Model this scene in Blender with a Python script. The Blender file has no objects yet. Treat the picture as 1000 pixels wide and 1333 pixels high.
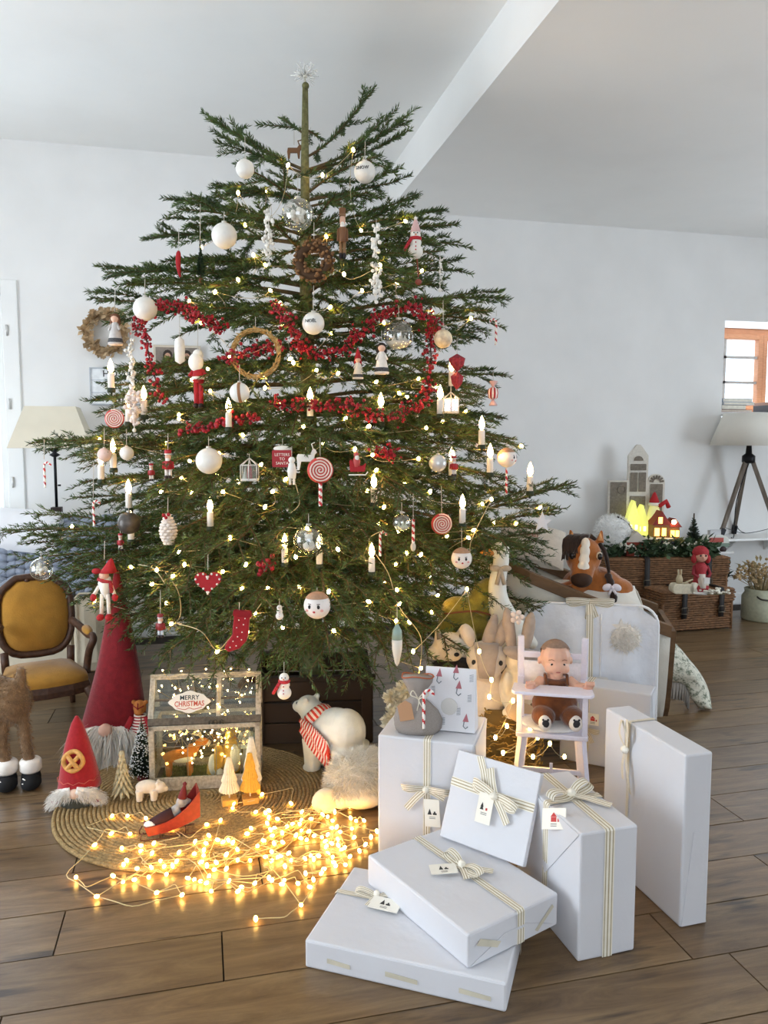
import bpy, math, random
import numpy as np
from mathutils import Vector, Matrix, Euler
random.seed(7); RNG = np.random.default_rng(11)
SC = bpy.context.scene
COL = SC.collection
# ---------------------------------------------------------------- camera
FOC, HC, PIT, YAW = 1000.0, 1.35, math.radians(5), math.radians(13.5)
cam = bpy.data.cameras.new('camera'); cam.sensor_fit = 'VERTICAL'; cam.sensor_height = 36.0
cam.lens = FOC / 1333 * 36; cam.clip_start = .05
camo = bpy.data.objects.new('camera', cam); COL.objects.link(camo)
camo.location = (0, 0, HC); camo.rotation_euler = (math.pi/2 - PIT, 0, -YAW)
SC.camera = camo
# ---------------------------------------------------------------- world, daylight, exposure
w = bpy.data.worlds.new('sky'); SC.world = w; w.use_nodes = True
wn = w.node_tree.nodes; bg = wn['Background']
tc = wn.new('ShaderNodeTexCoord'); sx = wn.new('ShaderNodeSeparateXYZ'); cr = wn.new('ShaderNodeValToRGB')
w.node_tree.links.new(tc.outputs['Generated'], sx.inputs[0]); w.node_tree.links.new(sx.outputs['Z'], cr.inputs[0])
w.node_tree.links.new(cr.outputs[0], bg.inputs['Color'])
cr.color_ramp.elements[0].color = (.55, .62, .7, 1); cr.color_ramp.elements[0].position = .0
cr.color_ramp.elements[1].color = (.72, .85, 1, 1); cr.color_ramp.elements[1].position = .6
bg.inputs['Strength'].default_value = 4.0
def area(name, loc, rot, sx_, sy_, power, col):
    l = bpy.data.lights.new(name, 'AREA'); l.shape = 'RECTANGLE'; l.size = sx_; l.size_y = sy_; l.energy = power; l.color = col
    o = bpy.data.objects.new(name, l); COL.objects.link(o); o.location = loc; o.rotation_euler = rot
    return o
D2R = math.radians
# daylight entering through the room's window openings (behind and beside the camera)
area('daylight_rear_window', (-.6, -2.97, 1.5), (D2R(90), 0, 0), 3.2, 2.4, 38, (.84, .92, 1))
area('daylight_right_window', (6.17, 2.0, 1.25), (D2R(90), 0, D2R(90)), 2.2, 2.0, 74, (.76, .88, 1))
area('daylight_left_window', (-3.17, 2.6, 1.25), (D2R(90), 0, D2R(-90)), 2.0, 1.9, 80, (.84, .92, 1))
area('daylight_garden_window', (-2.0, 5.64, 1.5), (D2R(-90), 0, 0), 1.35, 1.5, 34, (.8, .9, 1))
area('daylight_niche_window', (4.9, 5.94, 2.0), (D2R(-90), 0, 0), .9, .7, 10, (.8, .9, 1))
vs = SC.view_settings; vs.view_transform = 'Standard'; vs.look = 'None'; vs.gamma = 1; vs.use_curve_mapping = False
vs.exposure = .04
SC.cycles.max_bounces = 7; SC.cycles.diffuse_bounces = 4; SC.cycles.glossy_bounces = 3; SC.cycles.transmission_bounces = 5
SC.cycles.transparent_max_bounces = 16; SC.cycles.sample_clamp_indirect = 4; SC.cycles.sample_clamp_direct = 0
SC.cycles.use_denoising = True; SC.cycles.caustics_reflective = False; SC.cycles.caustics_refractive = False
# ---------------------------------------------------------------- projection helpers
FW = Vector((math.sin(YAW)*math.cos(PIT), math.cos(YAW)*math.cos(PIT), -math.sin(PIT)))
RT = Vector((math.cos(YAW), -math.sin(YAW), 0)); UP = RT.cross(FW); CAM = Vector((0, 0, HC))
def ray(px, py): return FW + RT*((px-500)/FOC) + UP*(-(py-666.5)/FOC)
def F(px, py, z=0.0):
    d = ray(px, py); return CAM + d*((z-HC)/d.z)
def W(px, py, y):
    d = ray(px, py); return CAM + d*(y/d.y)
def DP(px, py, t): return CAM + ray(px, py)*t
def proj(p):
    v = Vector(p) - CAM; t = v.dot(FW); return 500 + FOC*v.dot(RT)/t, 666.5 - FOC*v.dot(UP)/t, t
def depth(p): return (Vector(p)-CAM).dot(FW)
# ---------------------------------------------------------------- materials
def lin(c): return tuple(((x/12.92) if x <= .04045 else ((x+.055)/1.055)**2.4) for x in c)
def hexc(h):
    h = h.lstrip('#'); return lin([int(h[i:i+2], 16)/255 for i in (0, 2, 4)])
MC = {}
def M(h, r=.6, n=.12, s=25, b=.0, bs=60, metal=0, em=0, sheen=0, tr=0, spec=.4, stretch=None, sss=0, rnd=0, alpha=1):
    key = (h, r, n, s, b, bs, metal, em, sheen, tr, spec, stretch, sss, rnd, alpha)
    if key in MC: return MC[key]
    m = bpy.data.materials.new('paint_'+h.lstrip('#')); m.use_nodes = True
    nt = m.node_tree; N = nt.nodes; L = nt.links; p = N['Principled BSDF']
    c = hexc(h)
    t = N.new('ShaderNodeTexCoord'); mp = N.new('ShaderNodeMapping'); L.new(t.outputs['Object'], mp.inputs[0])
    if stretch: mp.inputs['Scale'].default_value = stretch
    nz = N.new('ShaderNodeTexNoise'); nz.inputs['Scale'].default_value = s; nz.inputs['Detail'].default_value = 4
    L.new(mp.outputs[0], nz.inputs['Vector'])
    rp = N.new('ShaderNodeValToRGB'); L.new(nz.outputs['Fac'], rp.inputs[0])
    rp.color_ramp.elements[0].position = .3; rp.color_ramp.elements[1].position = .7
    rp.color_ramp.elements[0].color = (*[x*(1-n) for x in c], 1); rp.color_ramp.elements[1].color = (*[min(1, x*(1+n)) for x in c], 1)
    out = rp.outputs[0]
    if rnd:
        oi = N.new('ShaderNodeObjectInfo'); hs = N.new('ShaderNodeHueSaturation'); ma = N.new('ShaderNodeMapRange')
        L.new(oi.outputs['Random'], ma.inputs[0]); ma.inputs[3].default_value = 1-rnd; ma.inputs[4].default_value = 1+rnd
        L.new(ma.outputs[0], hs.inputs['Value']); L.new(out, hs.inputs['Color']); out = hs.outputs[0]
    L.new(out, p.inputs['Base Color'])
    p.inputs['Roughness'].default_value = r; p.inputs['Metallic'].default_value = metal
    p.inputs['Specular IOR Level'].default_value = spec
    if sheen: p.inputs['Sheen Weight'].default_value = sheen; p.inputs['Sheen Roughness'].default_value = .4
    if sss: p.inputs['Subsurface Weight'].default_value = sss; p.inputs['Subsurface Scale'].default_value = .01
    if tr: p.inputs['Transmission Weight'].default_value = tr
    if alpha < 1: p.inputs['Alpha'].default_value = alpha
    if em: p.inputs['Emission Color'].default_value = (*c, 1); p.inputs['Emission Strength'].default_value = em
    if b:
        n2 = N.new('ShaderNodeTexNoise'); n2.inputs['Scale'].default_value = bs; n2.inputs['Detail'].default_value = 5
        L.new(mp.outputs[0], n2.inputs['Vector'])
        bp = N.new('ShaderNodeBump'); bp.inputs['Strength'].default_value = b; bp.inputs['Distance'].default_value = .01
        L.new(n2.outputs['Fac'], bp.inputs['Height']); L.new(bp.outputs[0], p.inputs['Normal'])
    MC[key] = m; return m
def glassmat(name, tint=(1, 1, 1), gloss=.9, rough=.02, facing=.35, ior=1.3):
    if name in MC: return MC[name]
    m = bpy.data.materials.new(name); m.use_nodes = True; nt = m.node_tree; N = nt.nodes; L = nt.links
    for x in list(N): N.remove(x)
    o = N.new('ShaderNodeOutputMaterial'); mx = N.new('ShaderNodeMixShader'); tr = N.new('ShaderNodeBsdfTransparent')
    gl = N.new('ShaderNodeBsdfGlossy'); lw = N.new('ShaderNodeLayerWeight'); pw_ = N.new('ShaderNodeMath'); pw_.operation = 'POWER'; pw_.inputs[1].default_value = 2.6; fr = N.new('ShaderNodeMapRange'); fr.inputs[3].default_value = .07 if ior < 1.4 else .16; fr.inputs[4].default_value = .6 if ior < 1.4 else .9; L.new(lw.outputs['Facing'], pw_.inputs[0]); L.new(pw_.outputs[0], fr.inputs[0])
    tr.inputs[0].default_value = (*tint, 1); gl.inputs['Roughness'].default_value = rough; gl.inputs[0].default_value = (gloss, gloss, gloss, 1)
    L.new(fr.outputs[0], mx.inputs[0]); L.new(tr.outputs[0], mx.inputs[1]); L.new(gl.outputs[0], mx.inputs[2]); L.new(mx.outputs[0], o.inputs[0])
    MC[name] = m; return m
def stripemat(name, h1, h2, scale, axis='X', rough=.6, spiral=False):
    if name in MC: return MC[name]
    m = bpy.data.materials.new(name); m.use_nodes = True; nt = m.node_tree; N = nt.nodes; L = nt.links; p = N['Principled BSDF']
    t = N.new('ShaderNodeTexCoord'); wv = N.new('ShaderNodeTexWave'); wv.bands_direction = axis; wv.inputs['Scale'].default_value = scale
    rp = N.new('ShaderNodeValToRGB'); rp.color_ramp.interpolation = 'CONSTANT'
    rp.color_ramp.elements[0].color = (*hexc(h1), 1); rp.color_ramp.elements[1].color = (*hexc(h2), 1); rp.color_ramp.elements[1].position = .5
    L.new(t.outputs['Object'], wv.inputs['Vector']); L.new(wv.outputs['Fac'], rp.inputs[0]); L.new(rp.outputs[0], p.inputs['Base Color'])
    p.inputs['Roughness'].default_value = rough
    MC[name] = m; return m
def emit(h, s):
    key = ('emit', h, s)
    if key in MC: return MC[key]
    m = bpy.data.materials.new('lit_'+h.lstrip('#')); m.use_nodes = True; N = m.node_tree.nodes; L = m.node_tree.links
    for x in list(N): N.remove(x)
    o = N.new('ShaderNodeOutputMaterial'); e = N.new('ShaderNodeEmission'); e.inputs[0].default_value = (*hexc(h), 1); e.inputs[1].default_value = s
    L.new(e.outputs[0], o.inputs[0]); MC[key] = m; return m
# ---------------------------------------------------------------- mesh builder
class G:
    def __init__(s): s.v = []; s.f = []; s.m = []
    def add(s, vs, fs, mi=0, X=None):
        o = len(s.v)
        if X is not None: vs = [X @ Vector(v) for v in vs]
        s.v.extend([tuple(v) for v in vs]); s.f.extend([tuple(i+o for i in f) for f in fs]); s.m.extend([mi]*len(fs)); return s
    def box(s, x0, x1, y0, y1, z0, z1, mi=0, X=None):
        return s.add([(x0,y0,z0),(x1,y0,z0),(x1,y1,z0),(x0,y1,z0),(x0,y0,z1),(x1,y0,z1),(x1,y1,z1),(x0,y1,z1)],
                     [(0,3,2,1),(4,5,6,7),(0,1,5,4),(1,2,6,5),(2,3,7,6),(3,0,4,7)], mi, X)
    def bar(s, a, b, wx, wy, mi=0):     # rectangular bar from a to b
        a, b = Vector(a), Vector(b); d = b-a; q = d.to_track_quat('Z', 'X').to_matrix().to_4x4()
        return s.box(-wx/2, wx/2, -wy/2, wy/2, 0, d.length, mi, Matrix.Translation(a) @ q)
    def tube(s, pts, r, n=6, mi=0, closed=False, cap=True):
        pts = [Vector(p) for p in pts]; N = len(pts); rr = r if isinstance(r, (list, tuple)) else [r]*N
        vs = []; u = None
        for i, p in enumerate(pts):
            t = (pts[(i+1) % N] - pts[i-1]) if closed else (pts[min(i+1, N-1)] - pts[max(i-1, 0)])
            if t.length < 1e-9: t = Vector((0, 0, 1))
            t.normalize()
            if u is None: u = t.orthogonal().normalized()
            else:
                u = u - t*u.dot(t); u = u.normalized() if u.length > 1e-6 else t.orthogonal().normalized()
            w_ = t.cross(u)
            for k in range(n):
                a = 2*math.pi*k/n; vs.append(p + (u*math.cos(a) + w_*math.sin(a))*rr[i])
        fs = []
        for i in range(N if closed else N-1):
            j = (i+1) % N
            for k in range(n): fs.append((i*n+k, i*n+(k+1) % n, j*n+(k+1) % n, j*n+k))
        if cap and not closed: fs.append(tuple(range(n))[::-1]); fs.append(tuple(range((N-1)*n, N*n)))
        return s.add(vs, fs, mi)
    def lathe(s, prof, n=20, mi=0, X=None, wob=None):
        vs = []; fs = []
        for i, (r, z) in enumerate(prof):
            for k in range(n):
                a = 2*math.pi*k/n; q = r*(1+(wob(a, i) if wob else 0)); vs.append((q*math.cos(a), q*math.sin(a), z))
        for i in range(len(prof)-1):
            for k in range(n): fs.append((i*n+k, i*n+(k+1) % n, (i+1)*n+(k+1) % n, (i+1)*n+k))
        if prof[0][0] > 1e-6: fs.append(tuple(range(n))[::-1])
        if prof[-1][0] > 1e-6: fs.append(tuple(range((len(prof)-1)*n, len(prof)*n)))
        return s.add(vs, fs, mi, X)
    def ell(s, c, r, n=14, m=9, mi=0, R=None):
        if not isinstance(r, (tuple, list)): r = (r, r, r)
        vs = [(0, 0, -r[2])]; fs = []
        for i in range(1, m):
            a = math.pi*i/m - math.pi/2
            for k in range(n):
                b = 2*math.pi*k/n; vs.append((r[0]*math.cos(a)*math.cos(b), r[1]*math.cos(a)*math.sin(b), r[2]*math.sin(a)))
        vs.append((0, 0, r[2])); T_ = len(vs)-1
        for k in range(n): fs.append((0, 1+(k+1) % n, 1+k)); fs.append((T_, 1+(m-2)*n+k, 1+(m-2)*n+(k+1) % n))
        for i in range(m-2):
            for k in range(n): fs.append((1+i*n+k, 1+i*n+(k+1) % n, 1+(i+1)*n+(k+1) % n, 1+(i+1)*n+k))
        X = Matrix.Translation(Vector(c))
        if R: X = X @ Euler([D2R(x) for x in R]).to_matrix().to_4x4()
        return s.add(vs, fs, mi, X)
    def prism(s, out, y0, y1, mi=0, X=None):   # outline in (x,z), extruded along y
        n = len(out); vs = [(x, y0, z) for x, z in out] + [(x, y1, z) for x, z in out]
        fs = [tuple(range(n)), tuple(range(n, 2*n))[::-1]] + [(i, i+n, (i+1) % n + n, (i+1) % n) for i in range(n)]
        return s.add(vs, fs, mi, X)
    def grid(s, rows, mi=0, cu=False, cv=False):
        nr, nc = len(rows), len(rows[0]); vs = [p for r_ in rows for p in r_]; fs = []
        for i in range(nr if cv else nr-1):
            for j in range(nc if cu else nc-1):
                fs.append((i*nc+j, i*nc+(j+1) % nc, ((i+1) % nr)*nc+(j+1) % nc, ((i+1) % nr)*nc+j))
        return s.add(vs, fs, mi)
    def mesh(s, name='mesh', smooth=True):
        me = bpy.data.meshes.new(name); me.from_pydata(s.v, [], s.f)
        if any(s.m): me.polygons.foreach_set('material_index', s.m)
        if smooth: me.polygons.foreach_set('use_smooth', [True]*len(s.f))
        me.update(); return me
def setm(me, mats):
    for m in (mats if isinstance(mats, (list, tuple)) else [mats]): me.materials.append(m)
def ob(name, g, mats, parent=None, smooth=True, bevel=0, sub=0, solid=0, auto=None, kind=None, loc=None, rot=None):
    me = g.mesh(name, smooth) if isinstance(g, G) else g
    if len(me.materials) == 0: setm(me, mats)
    o = bpy.data.objects.new(name, me); COL.objects.link(o)
    if parent: o.parent = parent
    if loc: o.location = loc
    if rot: o.rotation_euler = rot
    if solid: q = o.modifiers.new('solid', 'SOLIDIFY'); q.thickness = solid; q.offset = 0
    if bevel: q = o.modifiers.new('bevel', 'BEVEL'); q.width = bevel; q.segments = 2; q.limit_method = 'ANGLE'
    if sub: q = o.modifiers.new('sub', 'SUBSURF'); q.levels = sub; q.render_levels = sub
    if kind: o['kind'] = kind
    return o
def tag(o, label, cat, group=None):
    o['label'] = label; o['category'] = cat
    if group: o['group'] = group
    return o
def E_(name, label, cat, loc, rz=0, k=1, group=None):
    o = bpy.data.objects.new(name, None); o.empty_display_size = .05; COL.objects.link(o)
    o.location = loc; o.rotation_euler = (0, 0, rz); o.scale = (k, k, k)
    return tag(o, label, cat, group)
def T(name, label, cat, px, py, rot=0, z=0, group=None):   # stands on height z at that pixel; parts in pixels of that depth
    p = F(px, py, z); return E_(name, label, cat, p, -YAW + D2R(rot), depth(p)/FOC, group)
def blob(name, g, vox, mats, parent=None, it=6, fac=.5, dec=0):   # one continuous skin around the given lumps
    me = g.mesh(name); o = bpy.data.objects.new('tmp', me); COL.objects.link(o)
    q = o.modifiers.new('r', 'REMESH'); q.mode = 'VOXEL'; q.voxel_size = vox; q.use_smooth_shade = True
    q = o.modifiers.new('s', 'SMOOTH'); q.iterations = it; q.factor = fac
    dg = bpy.context.evaluated_depsgraph_get(); m2 = bpy.data.meshes.new_from_object(o.evaluated_get(dg))
    bpy.data.objects.remove(o); bpy.data.meshes.remove(me); m2.name = name; m2.materials.clear()
    m2.polygons.foreach_set('use_smooth', [True]*len(m2.polygons))
    return ob(name, m2, mats, parent)
def fur(name, src, n, ln, wd, mats, parent, droop=(0, 0, 0), nb=.6, jit=.35, sel=None):   # short strands grown from a mesh
    me = src.data if hasattr(src, 'data') else src
    me.calc_loop_triangles(); nv = len(me.vertices); co = np.empty(nv*3); me.vertices.foreach_get('co', co); co = co.reshape(-1, 3)
    tr_ = np.empty(len(me.loop_triangles)*3, int); me.loop_triangles.foreach_get('vertices', tr_); tr_ = tr_.reshape(-1, 3)
    a, b, c = co[tr_[:, 0]], co[tr_[:, 1]], co[tr_[:, 2]]
    nn = np.cross(b-a, c-a); ar = np.linalg.norm(nn, axis=1)+1e-12
    if sel is not None: ar = ar*np.array([1.0 if sel(p) else 0.0 for p in (a+b+c)/3])
    nn = nn/(np.linalg.norm(nn, axis=1)[:, None]+1e-12)
    i = RNG.choice(len(ar), n, p=ar/ar.sum()); u, v_ = RNG.random(n), RNG.random(n); fl = u+v_ > 1; u[fl] = 1-u[fl]; v_[fl] = 1-v_[fl]
    p = a[i] + (b[i]-a[i])*u[:, None] + (c[i]-a[i])*v_[:, None]
    d = nn[i]*nb + np.array(droop)[None] + RNG.normal(size=(n, 3))*jit; d /= np.linalg.norm(d, axis=1)[:, None]
    L_ = ln*(.6+.6*RNG.random(n)); sd = np.cross(d, RNG.normal(size=(n, 3))); sd /= np.linalg.norm(sd, axis=1)[:, None]
    mid = p + d*(L_*.5)[:, None]; dr = np.array(droop)[None]*.35
    tip = p + (d+dr)*L_[:, None]
    V = np.stack([p - sd*wd*.6, p + sd*wd*.6, mid + sd*wd*.5, tip, mid - sd*wd*.5], 1).reshape(-1, 3)
    k = np.arange(n)*5
    return ob(name, npmesh(name, V, np.stack([k, k+1, k+2, k+3, k+4], 1)), mats, parent, kind='stuff')
def npmesh(name, V, Fq, mi=None, smooth=False):
    me = bpy.data.meshes.new(name); nv, nf, kk = len(V), len(Fq), Fq.shape[1]
    me.vertices.add(nv); me.vertices.foreach_set('co', np.ascontiguousarray(V, dtype=np.float32).ravel())
    me.loops.add(nf*kk); me.loops.foreach_set('vertex_index', np.ascontiguousarray(Fq, dtype=np.int32).ravel())
    me.polygons.add(nf); me.polygons.foreach_set('loop_start', np.arange(nf, dtype=np.int32)*kk)
    if mi is not None: me.polygons.foreach_set('material_index', np.ascontiguousarray(mi, dtype=np.int32))
    me.update(calc_edges=True)
    if smooth: me.polygons.foreach_set('use_smooth', [True]*nf)
    return me
def text(name, s, size, mats, parent, loc, rot=(90, 0, 0), ext=.0, spc=1, bold=0, sx=1):
    c = bpy.data.curves.new('t', 'FONT'); c.body = s; c.size = size; c.align_x = 'CENTER'; c.align_y = 'CENTER'; c.extrude = ext; c.space_character = spc; c.offset = bold
    c.resolution_u = 3
    o = bpy.data.objects.new('t', c); COL.objects.link(o); dg = bpy.context.evaluated_depsgraph_get()
    me = bpy.data.meshes.new_from_object(o.evaluated_get(dg)); bpy.data.objects.remove(o); bpy.data.curves.remove(c)
    me.name = name; me.materials.clear(); q = ob(name, me, mats, parent); q.location = loc; q.rotation_euler = [D2R(x) for x in rot]; q.scale = (sx, 1, 1)
    return q
def circ(r, n, z=0, a0=0, c=(0, 0)): return [(c[0]+r*math.cos(a0+2*math.pi*i/n), c[1]+r*math.sin(a0+2*math.pi*i/n)) for i in range(n)]
def bez(a, b, c, n=10):
    a, b, c = Vector(a), Vector(b), Vector(c); return [a*(1-t)**2 + b*2*t*(1-t) + c*t*t for t in [i/(n-1) for i in range(n)]]
def spline(P, n=6):    # Catmull-Rom through points
    P = [Vector(p) for p in P]; Q = [P[0]] + P + [P[-1]]; out = []
    for i in range(1, len(Q)-2):
        for j in range(n):
            t = j/n; p0, p1, p2, p3 = Q[i-1:i+3]
            out.append(.5*((2*p1) + (p2-p0)*t + (2*p0-5*p1+4*p2-p3)*t*t + (3*p1-p0-3*p2+p3)*t**3))
    return out + [P[-1]]
# ================================================================ THE ROOM
WY = 5.6; XL, XR, YB = -3.2, 6.2, -3.0; ZH, ZLo, XS = 3.325, 3.05, 1.38
white = M('#ecebe9', .85, .03, 3, .08, 120); white2 = M('#f1f1ef', .5, .02, 4)
def struct(name, g, m, parent=None, **kw):
    o = ob(name, g, m, parent, **kw)
    if not parent: o['kind'] = 'structure'
    return o
def wallmesh(holes, u0, u1, z0, z1, fn, th):
    # panel with rectangular holes; fn(u, w, z) maps to world, w in 0..th
    us = sorted({u0, u1, *[h[0] for h in holes], *[h[1] for h in holes]}); zs = sorted({z0, z1, *[h[2] for h in holes], *[h[3] for h in holes]})
    g = G()
    for i in range(len(us)-1):
        for j in range(len(zs)-1):
            cu, cz = (us[i]+us[i+1])/2, (zs[j]+zs[j+1])/2
            if any(h[0] < cu < h[1] and h[2] < cz < h[3] for h in holes): continue
            P = [fn(a, b, c) for c in (zs[j], zs[j+1]) for b in (0, th) for a in (us[i], us[i+1])]
            g.add(P, [(0, 1, 5, 4), (2, 6, 7, 3), (0, 4, 6, 2), (1, 3, 7, 5), (4, 5, 7, 6), (0, 2, 3, 1)])
    return g
NX0, NX1, NZ0, NZ1 = 4.23, 5.6, 1.36, 2.37
GW = (-2.65, -1.215, .83, 2.36)
struct('wall_back', wallmesh([GW, (NX0, NX1, NZ0, NZ1)], XL, XR, -.1, 3.4, lambda u, w_, z: (u, WY+w_, z), .45), white, smooth=False)
struct('wall_rear', wallmesh([(-2.2, 1.0, .3, 2.7)], XL, XR, -.1, 3.4, lambda u, w_, z: (u, YB-w_, z), .2), white, smooth=False)
struct('wall_right', wallmesh([(.9, 3.1, .25, 2.25)], YB, WY, -.1, 3.4, lambda u, w_, z: (XR+w_, u, z), .2), white, smooth=False)
struct('wall_left', wallmesh([(1.6, 3.6, .3, 2.2)], YB, WY, -.1, 3.4, lambda u, w_, z: (XL-w_, u, z), .2), white, smooth=False)
ceil_m = M('#fafaf8', .9, .03, 2, .05, 90)
struct('ceiling', G().box(XL, XS, YB, WY, ZH, 3.45).box(XS, XR, YB, WY, ZLo, 3.45), ceil_m, smooth=False)
bb = G().box(XL, XR, WY-.015, WY, 0, .09); struct('baseboard_back', bb, white2, smooth=False, bevel=.004)
# plank floor -------------------------------------------------
def plankmat():
    m = bpy.data.materials.new('weathered_oak'); m.use_nodes = True; N = m.node_tree.nodes; L = m.node_tree.links; p = N['Principled BSDF']
    t = N.new('ShaderNodeTexCoord'); oi = N.new('ShaderNodeObjectInfo'); ad = N.new('ShaderNodeVectorMath'); ad.operation = 'ADD'
    mu = N.new('ShaderNodeVectorMath'); mu.operation = 'SCALE'; mu.inputs['Scale'].default_value = 40
    cb = N.new('ShaderNodeCombineXYZ'); [L.new(oi.outputs['Random'], cb.inputs[i]) for i in range(3)]
    L.new(cb.outputs[0], mu.inputs[0]); L.new(t.outputs['Object'], ad.inputs[0]); L.new(mu.outputs[0], ad.inputs[1])
    mp = N.new('ShaderNodeMapping'); mp.inputs['Scale'].default_value = (1.6, 13, 1); L.new(ad.outputs[0], mp.inputs[0])
    n1 = N.new('ShaderNodeTexNoise'); n1.inputs['Scale'].default_value = 1.3; n1.inputs['Detail'].default_value = 12; n1.inputs['Roughness'].default_value = .76; n1.inputs['Distortion'].default_value = .8
    L.new(mp.outputs[0], n1.inputs['Vector'])
    r1 = N.new('ShaderNodeValToRGB'); L.new(n1.outputs['Fac'], r1.inputs[0]); e = r1.color_ramp.elements
    e[0].position = .25; e[0].color = (*hexc('#4a3826'), 1); e[1].position = .72; e[1].color = (*hexc('#927b5a'), 1)
    x = e.new(.5); x.color = (*hexc('#755e44'), 1)
    mp2 = N.new('ShaderNodeMapping'); mp2.inputs['Scale'].default_value = (5, 34, 1); L.new(ad.outputs[0], mp2.inputs[0])
    n2 = N.new('ShaderNodeTexNoise'); n2.inputs['Scale'].default_value = 1.0; n2.inputs['Detail'].default_value = 3; L.new(mp2.outputs[0], n2.inputs['Vector'])
    n3 = N.new('ShaderNodeTexNoise'); n3.inputs['Scale'].default_value = 2.2; n3.inputs['Detail'].default_value = 2; L.new(ad.outputs[0], n3.inputs['Vector'])
    ml = N.new('ShaderNodeMath'); ml.operation = 'MULTIPLY'; L.new(n2.outputs['Fac'], ml.inputs[0]); L.new(n3.outputs['Fac'], ml.inputs[1])
    r2 = N.new('ShaderNodeValToRGB'); L.new(ml.outputs[0], r2.inputs[0]); r2.color_ramp.elements[0].position = .31; r2.color_ramp.elements[1].position = .42
    mx = N.new('ShaderNodeMixRGB'); mx.inputs[2].default_value = (*hexc('#43362a'), 1); L.new(r2.outputs[0], mx.inputs[0]); L.new(r1.outputs[0], mx.inputs[1])
    hs = N.new('ShaderNodeHueSaturation'); ma = N.new('ShaderNodeMapRange'); L.new(oi.outputs['Random'], ma.inputs[0]); ma.inputs[3].default_value = .78; ma.inputs[4].default_value = 1.1
    L.new(ma.outputs[0], hs.inputs['Value']); L.new(mx.outputs[0], hs.inputs['Color']); L.new(hs.outputs[0], p.inputs['Base Color'])
    p.inputs['Roughness'].default_value = .31; p.inputs['Specular IOR Level'].default_value = .45
    bp = N.new('ShaderNodeBump'); bp.inputs['Strength'].default_value = .25; bp.inputs['Distance'].default_value = .004
    L.new(n1.outputs['Fac'], bp.inputs['Height']); L.new(bp.outputs[0], p.inputs['Normal'])
    return m
PLK = plankmat()
floor = struct('floor', G().box(XL, XR, YB, WY, -.1, -.012), M('#2c231b', .9), smooth=False)
joints = {1: [F(70, 1240).x], 0: [F(290, 1245).x], -1: [F(912, 1248).x - .02], 3: [F(101, 1115).x]}
row0 = 1.8745; pw = .2043
for n in range(-24, 17):
    y0 = row0 + n*pw; y1 = min(y0+pw, WY)
    if y0 < YB: y0 = YB
    if y1 - y0 < .02: continue
    xs = [XL]
    jx = joints.get(n, [XL + random.uniform(.4, 1.7)])[0]
    x = jx
    while x > XL + .3: x -= 1.72
    x += 1.72
    while x < XR - .3: xs.append(x); x += 1.72
    xs.append(XR)
    for a, b in zip(xs, xs[1:]):
        g_ = .0021
        ob('plank', G().box(a+g_, b-g_, y0+g_, y1-g_, -.012, random.uniform(-.0006, 0)), PLK, floor, smooth=False)
# left garden window -----------------------------------------
pane_m = glassmat('window_glass', (.97, .99, 1))
wood_o = M('#d99a72', .5, .1, 20, stretch=(1, 1, 6))
w1 = bpy.data.objects.new('window_1', None); COL.objects.link(w1); w1['kind'] = 'structure'; w1.location = (0, 0, 0)
def rectframe(g, x0, x1, z0, z1, y0, y1, t):
    g.box(x0, x0+t, y0, y1, z0, z1).box(x1-t, x1, y0, y1, z0, z1).box(x0+t, x1-t, y0, y1, z0, z0+t).box(x0+t, x1-t, y0, y1, z1-t, z1)
g = G(); rectframe(g, GW[0]-.07, GW[1]+.07, GW[2]-.07, GW[3]+.07, WY-.02, WY+.06, .10); ob('window_frame', g, white2, w1, smooth=False, bevel=.006)
for a, b in ((GW[0]+.03, -2.0), (-2.0, GW[1]-.03)):
    g = G(); rectframe(g, a, b, GW[2]+.03, GW[3]-.03, WY+.0, WY+.05, .04); s_ = ob('sash', g, white2, w1, smooth=False, bevel=.006)
    ob('pane', G().box(a+.04, b-.04, WY+.02, WY+.026, GW[2]+.1, GW[3]-.1), pane_m, s_, smooth=False)
for z in (2.1, 1.62, 1.1):
    ob('hinge', G().tube([(GW[1]+.0, WY-.028, z-.035), (GW[1]+.0, WY-.028, z+.035)], .009, 8), M('#d5d3d0', .3, metal=.6), w1)
# right niche window ------------------------------------------
w2 = bpy.data.objects.new('window_2', None); COL.objects.link(w2); w2['kind'] = 'structure'
g = G(); rectframe(g, NX0, NX1, 1.62, NZ1, WY+.36, WY+.42, .06); ob('window_frame', g, wood_o, w2, smooth=False, bevel=.004)
cx = 4.87
g = G(); rectframe(g, NX0+.05, cx+.02, 1.67, NZ1-.05, WY+.34, WY+.4, .045); s_ = ob('sash', g, wood_o, w2, smooth=False, bevel=.004)
g = G(); g.box(4.5, 4.525, WY+.355, WY+.385, 1.7, NZ1-.08)
for z in (1.9, 2.12): g.box(NX0+.09, cx-.02, WY+.355, WY+.385, z-.011, z+.011)
ob('glazing_bar', g, M('#b9b3ad', .5), s_, smooth=False)
ob('pane', G().box(NX0+.09, cx-.02, WY+.367, WY+.373, 1.7, NZ1-.09), pane_m, s_, smooth=False)
g = G(); rectframe(g, cx+.02, NX1-.05, 1.67, NZ1-.05, WY+.34, WY+.4, .045); s_ = ob('sash', g, wood_o, w2, smooth=False, bevel=.004)
ob('pane', G().box(cx+.06, NX1-.09, WY+.367, WY+.373, 1.7, NZ1-.09), pane_m, s_, smooth=False)
ob('niche_shelf', G().box(NX0, NX1, WY+.02, WY+.36, 1.60, 1.625), M('#e6e4e2', .6), w2, smooth=False)
ob('niche_floor', G().box(NX0, NX1, WY+.0, WY+.44, 1.345, 1.362), M('#e6e4e2', .6), w2, smooth=False)
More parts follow.
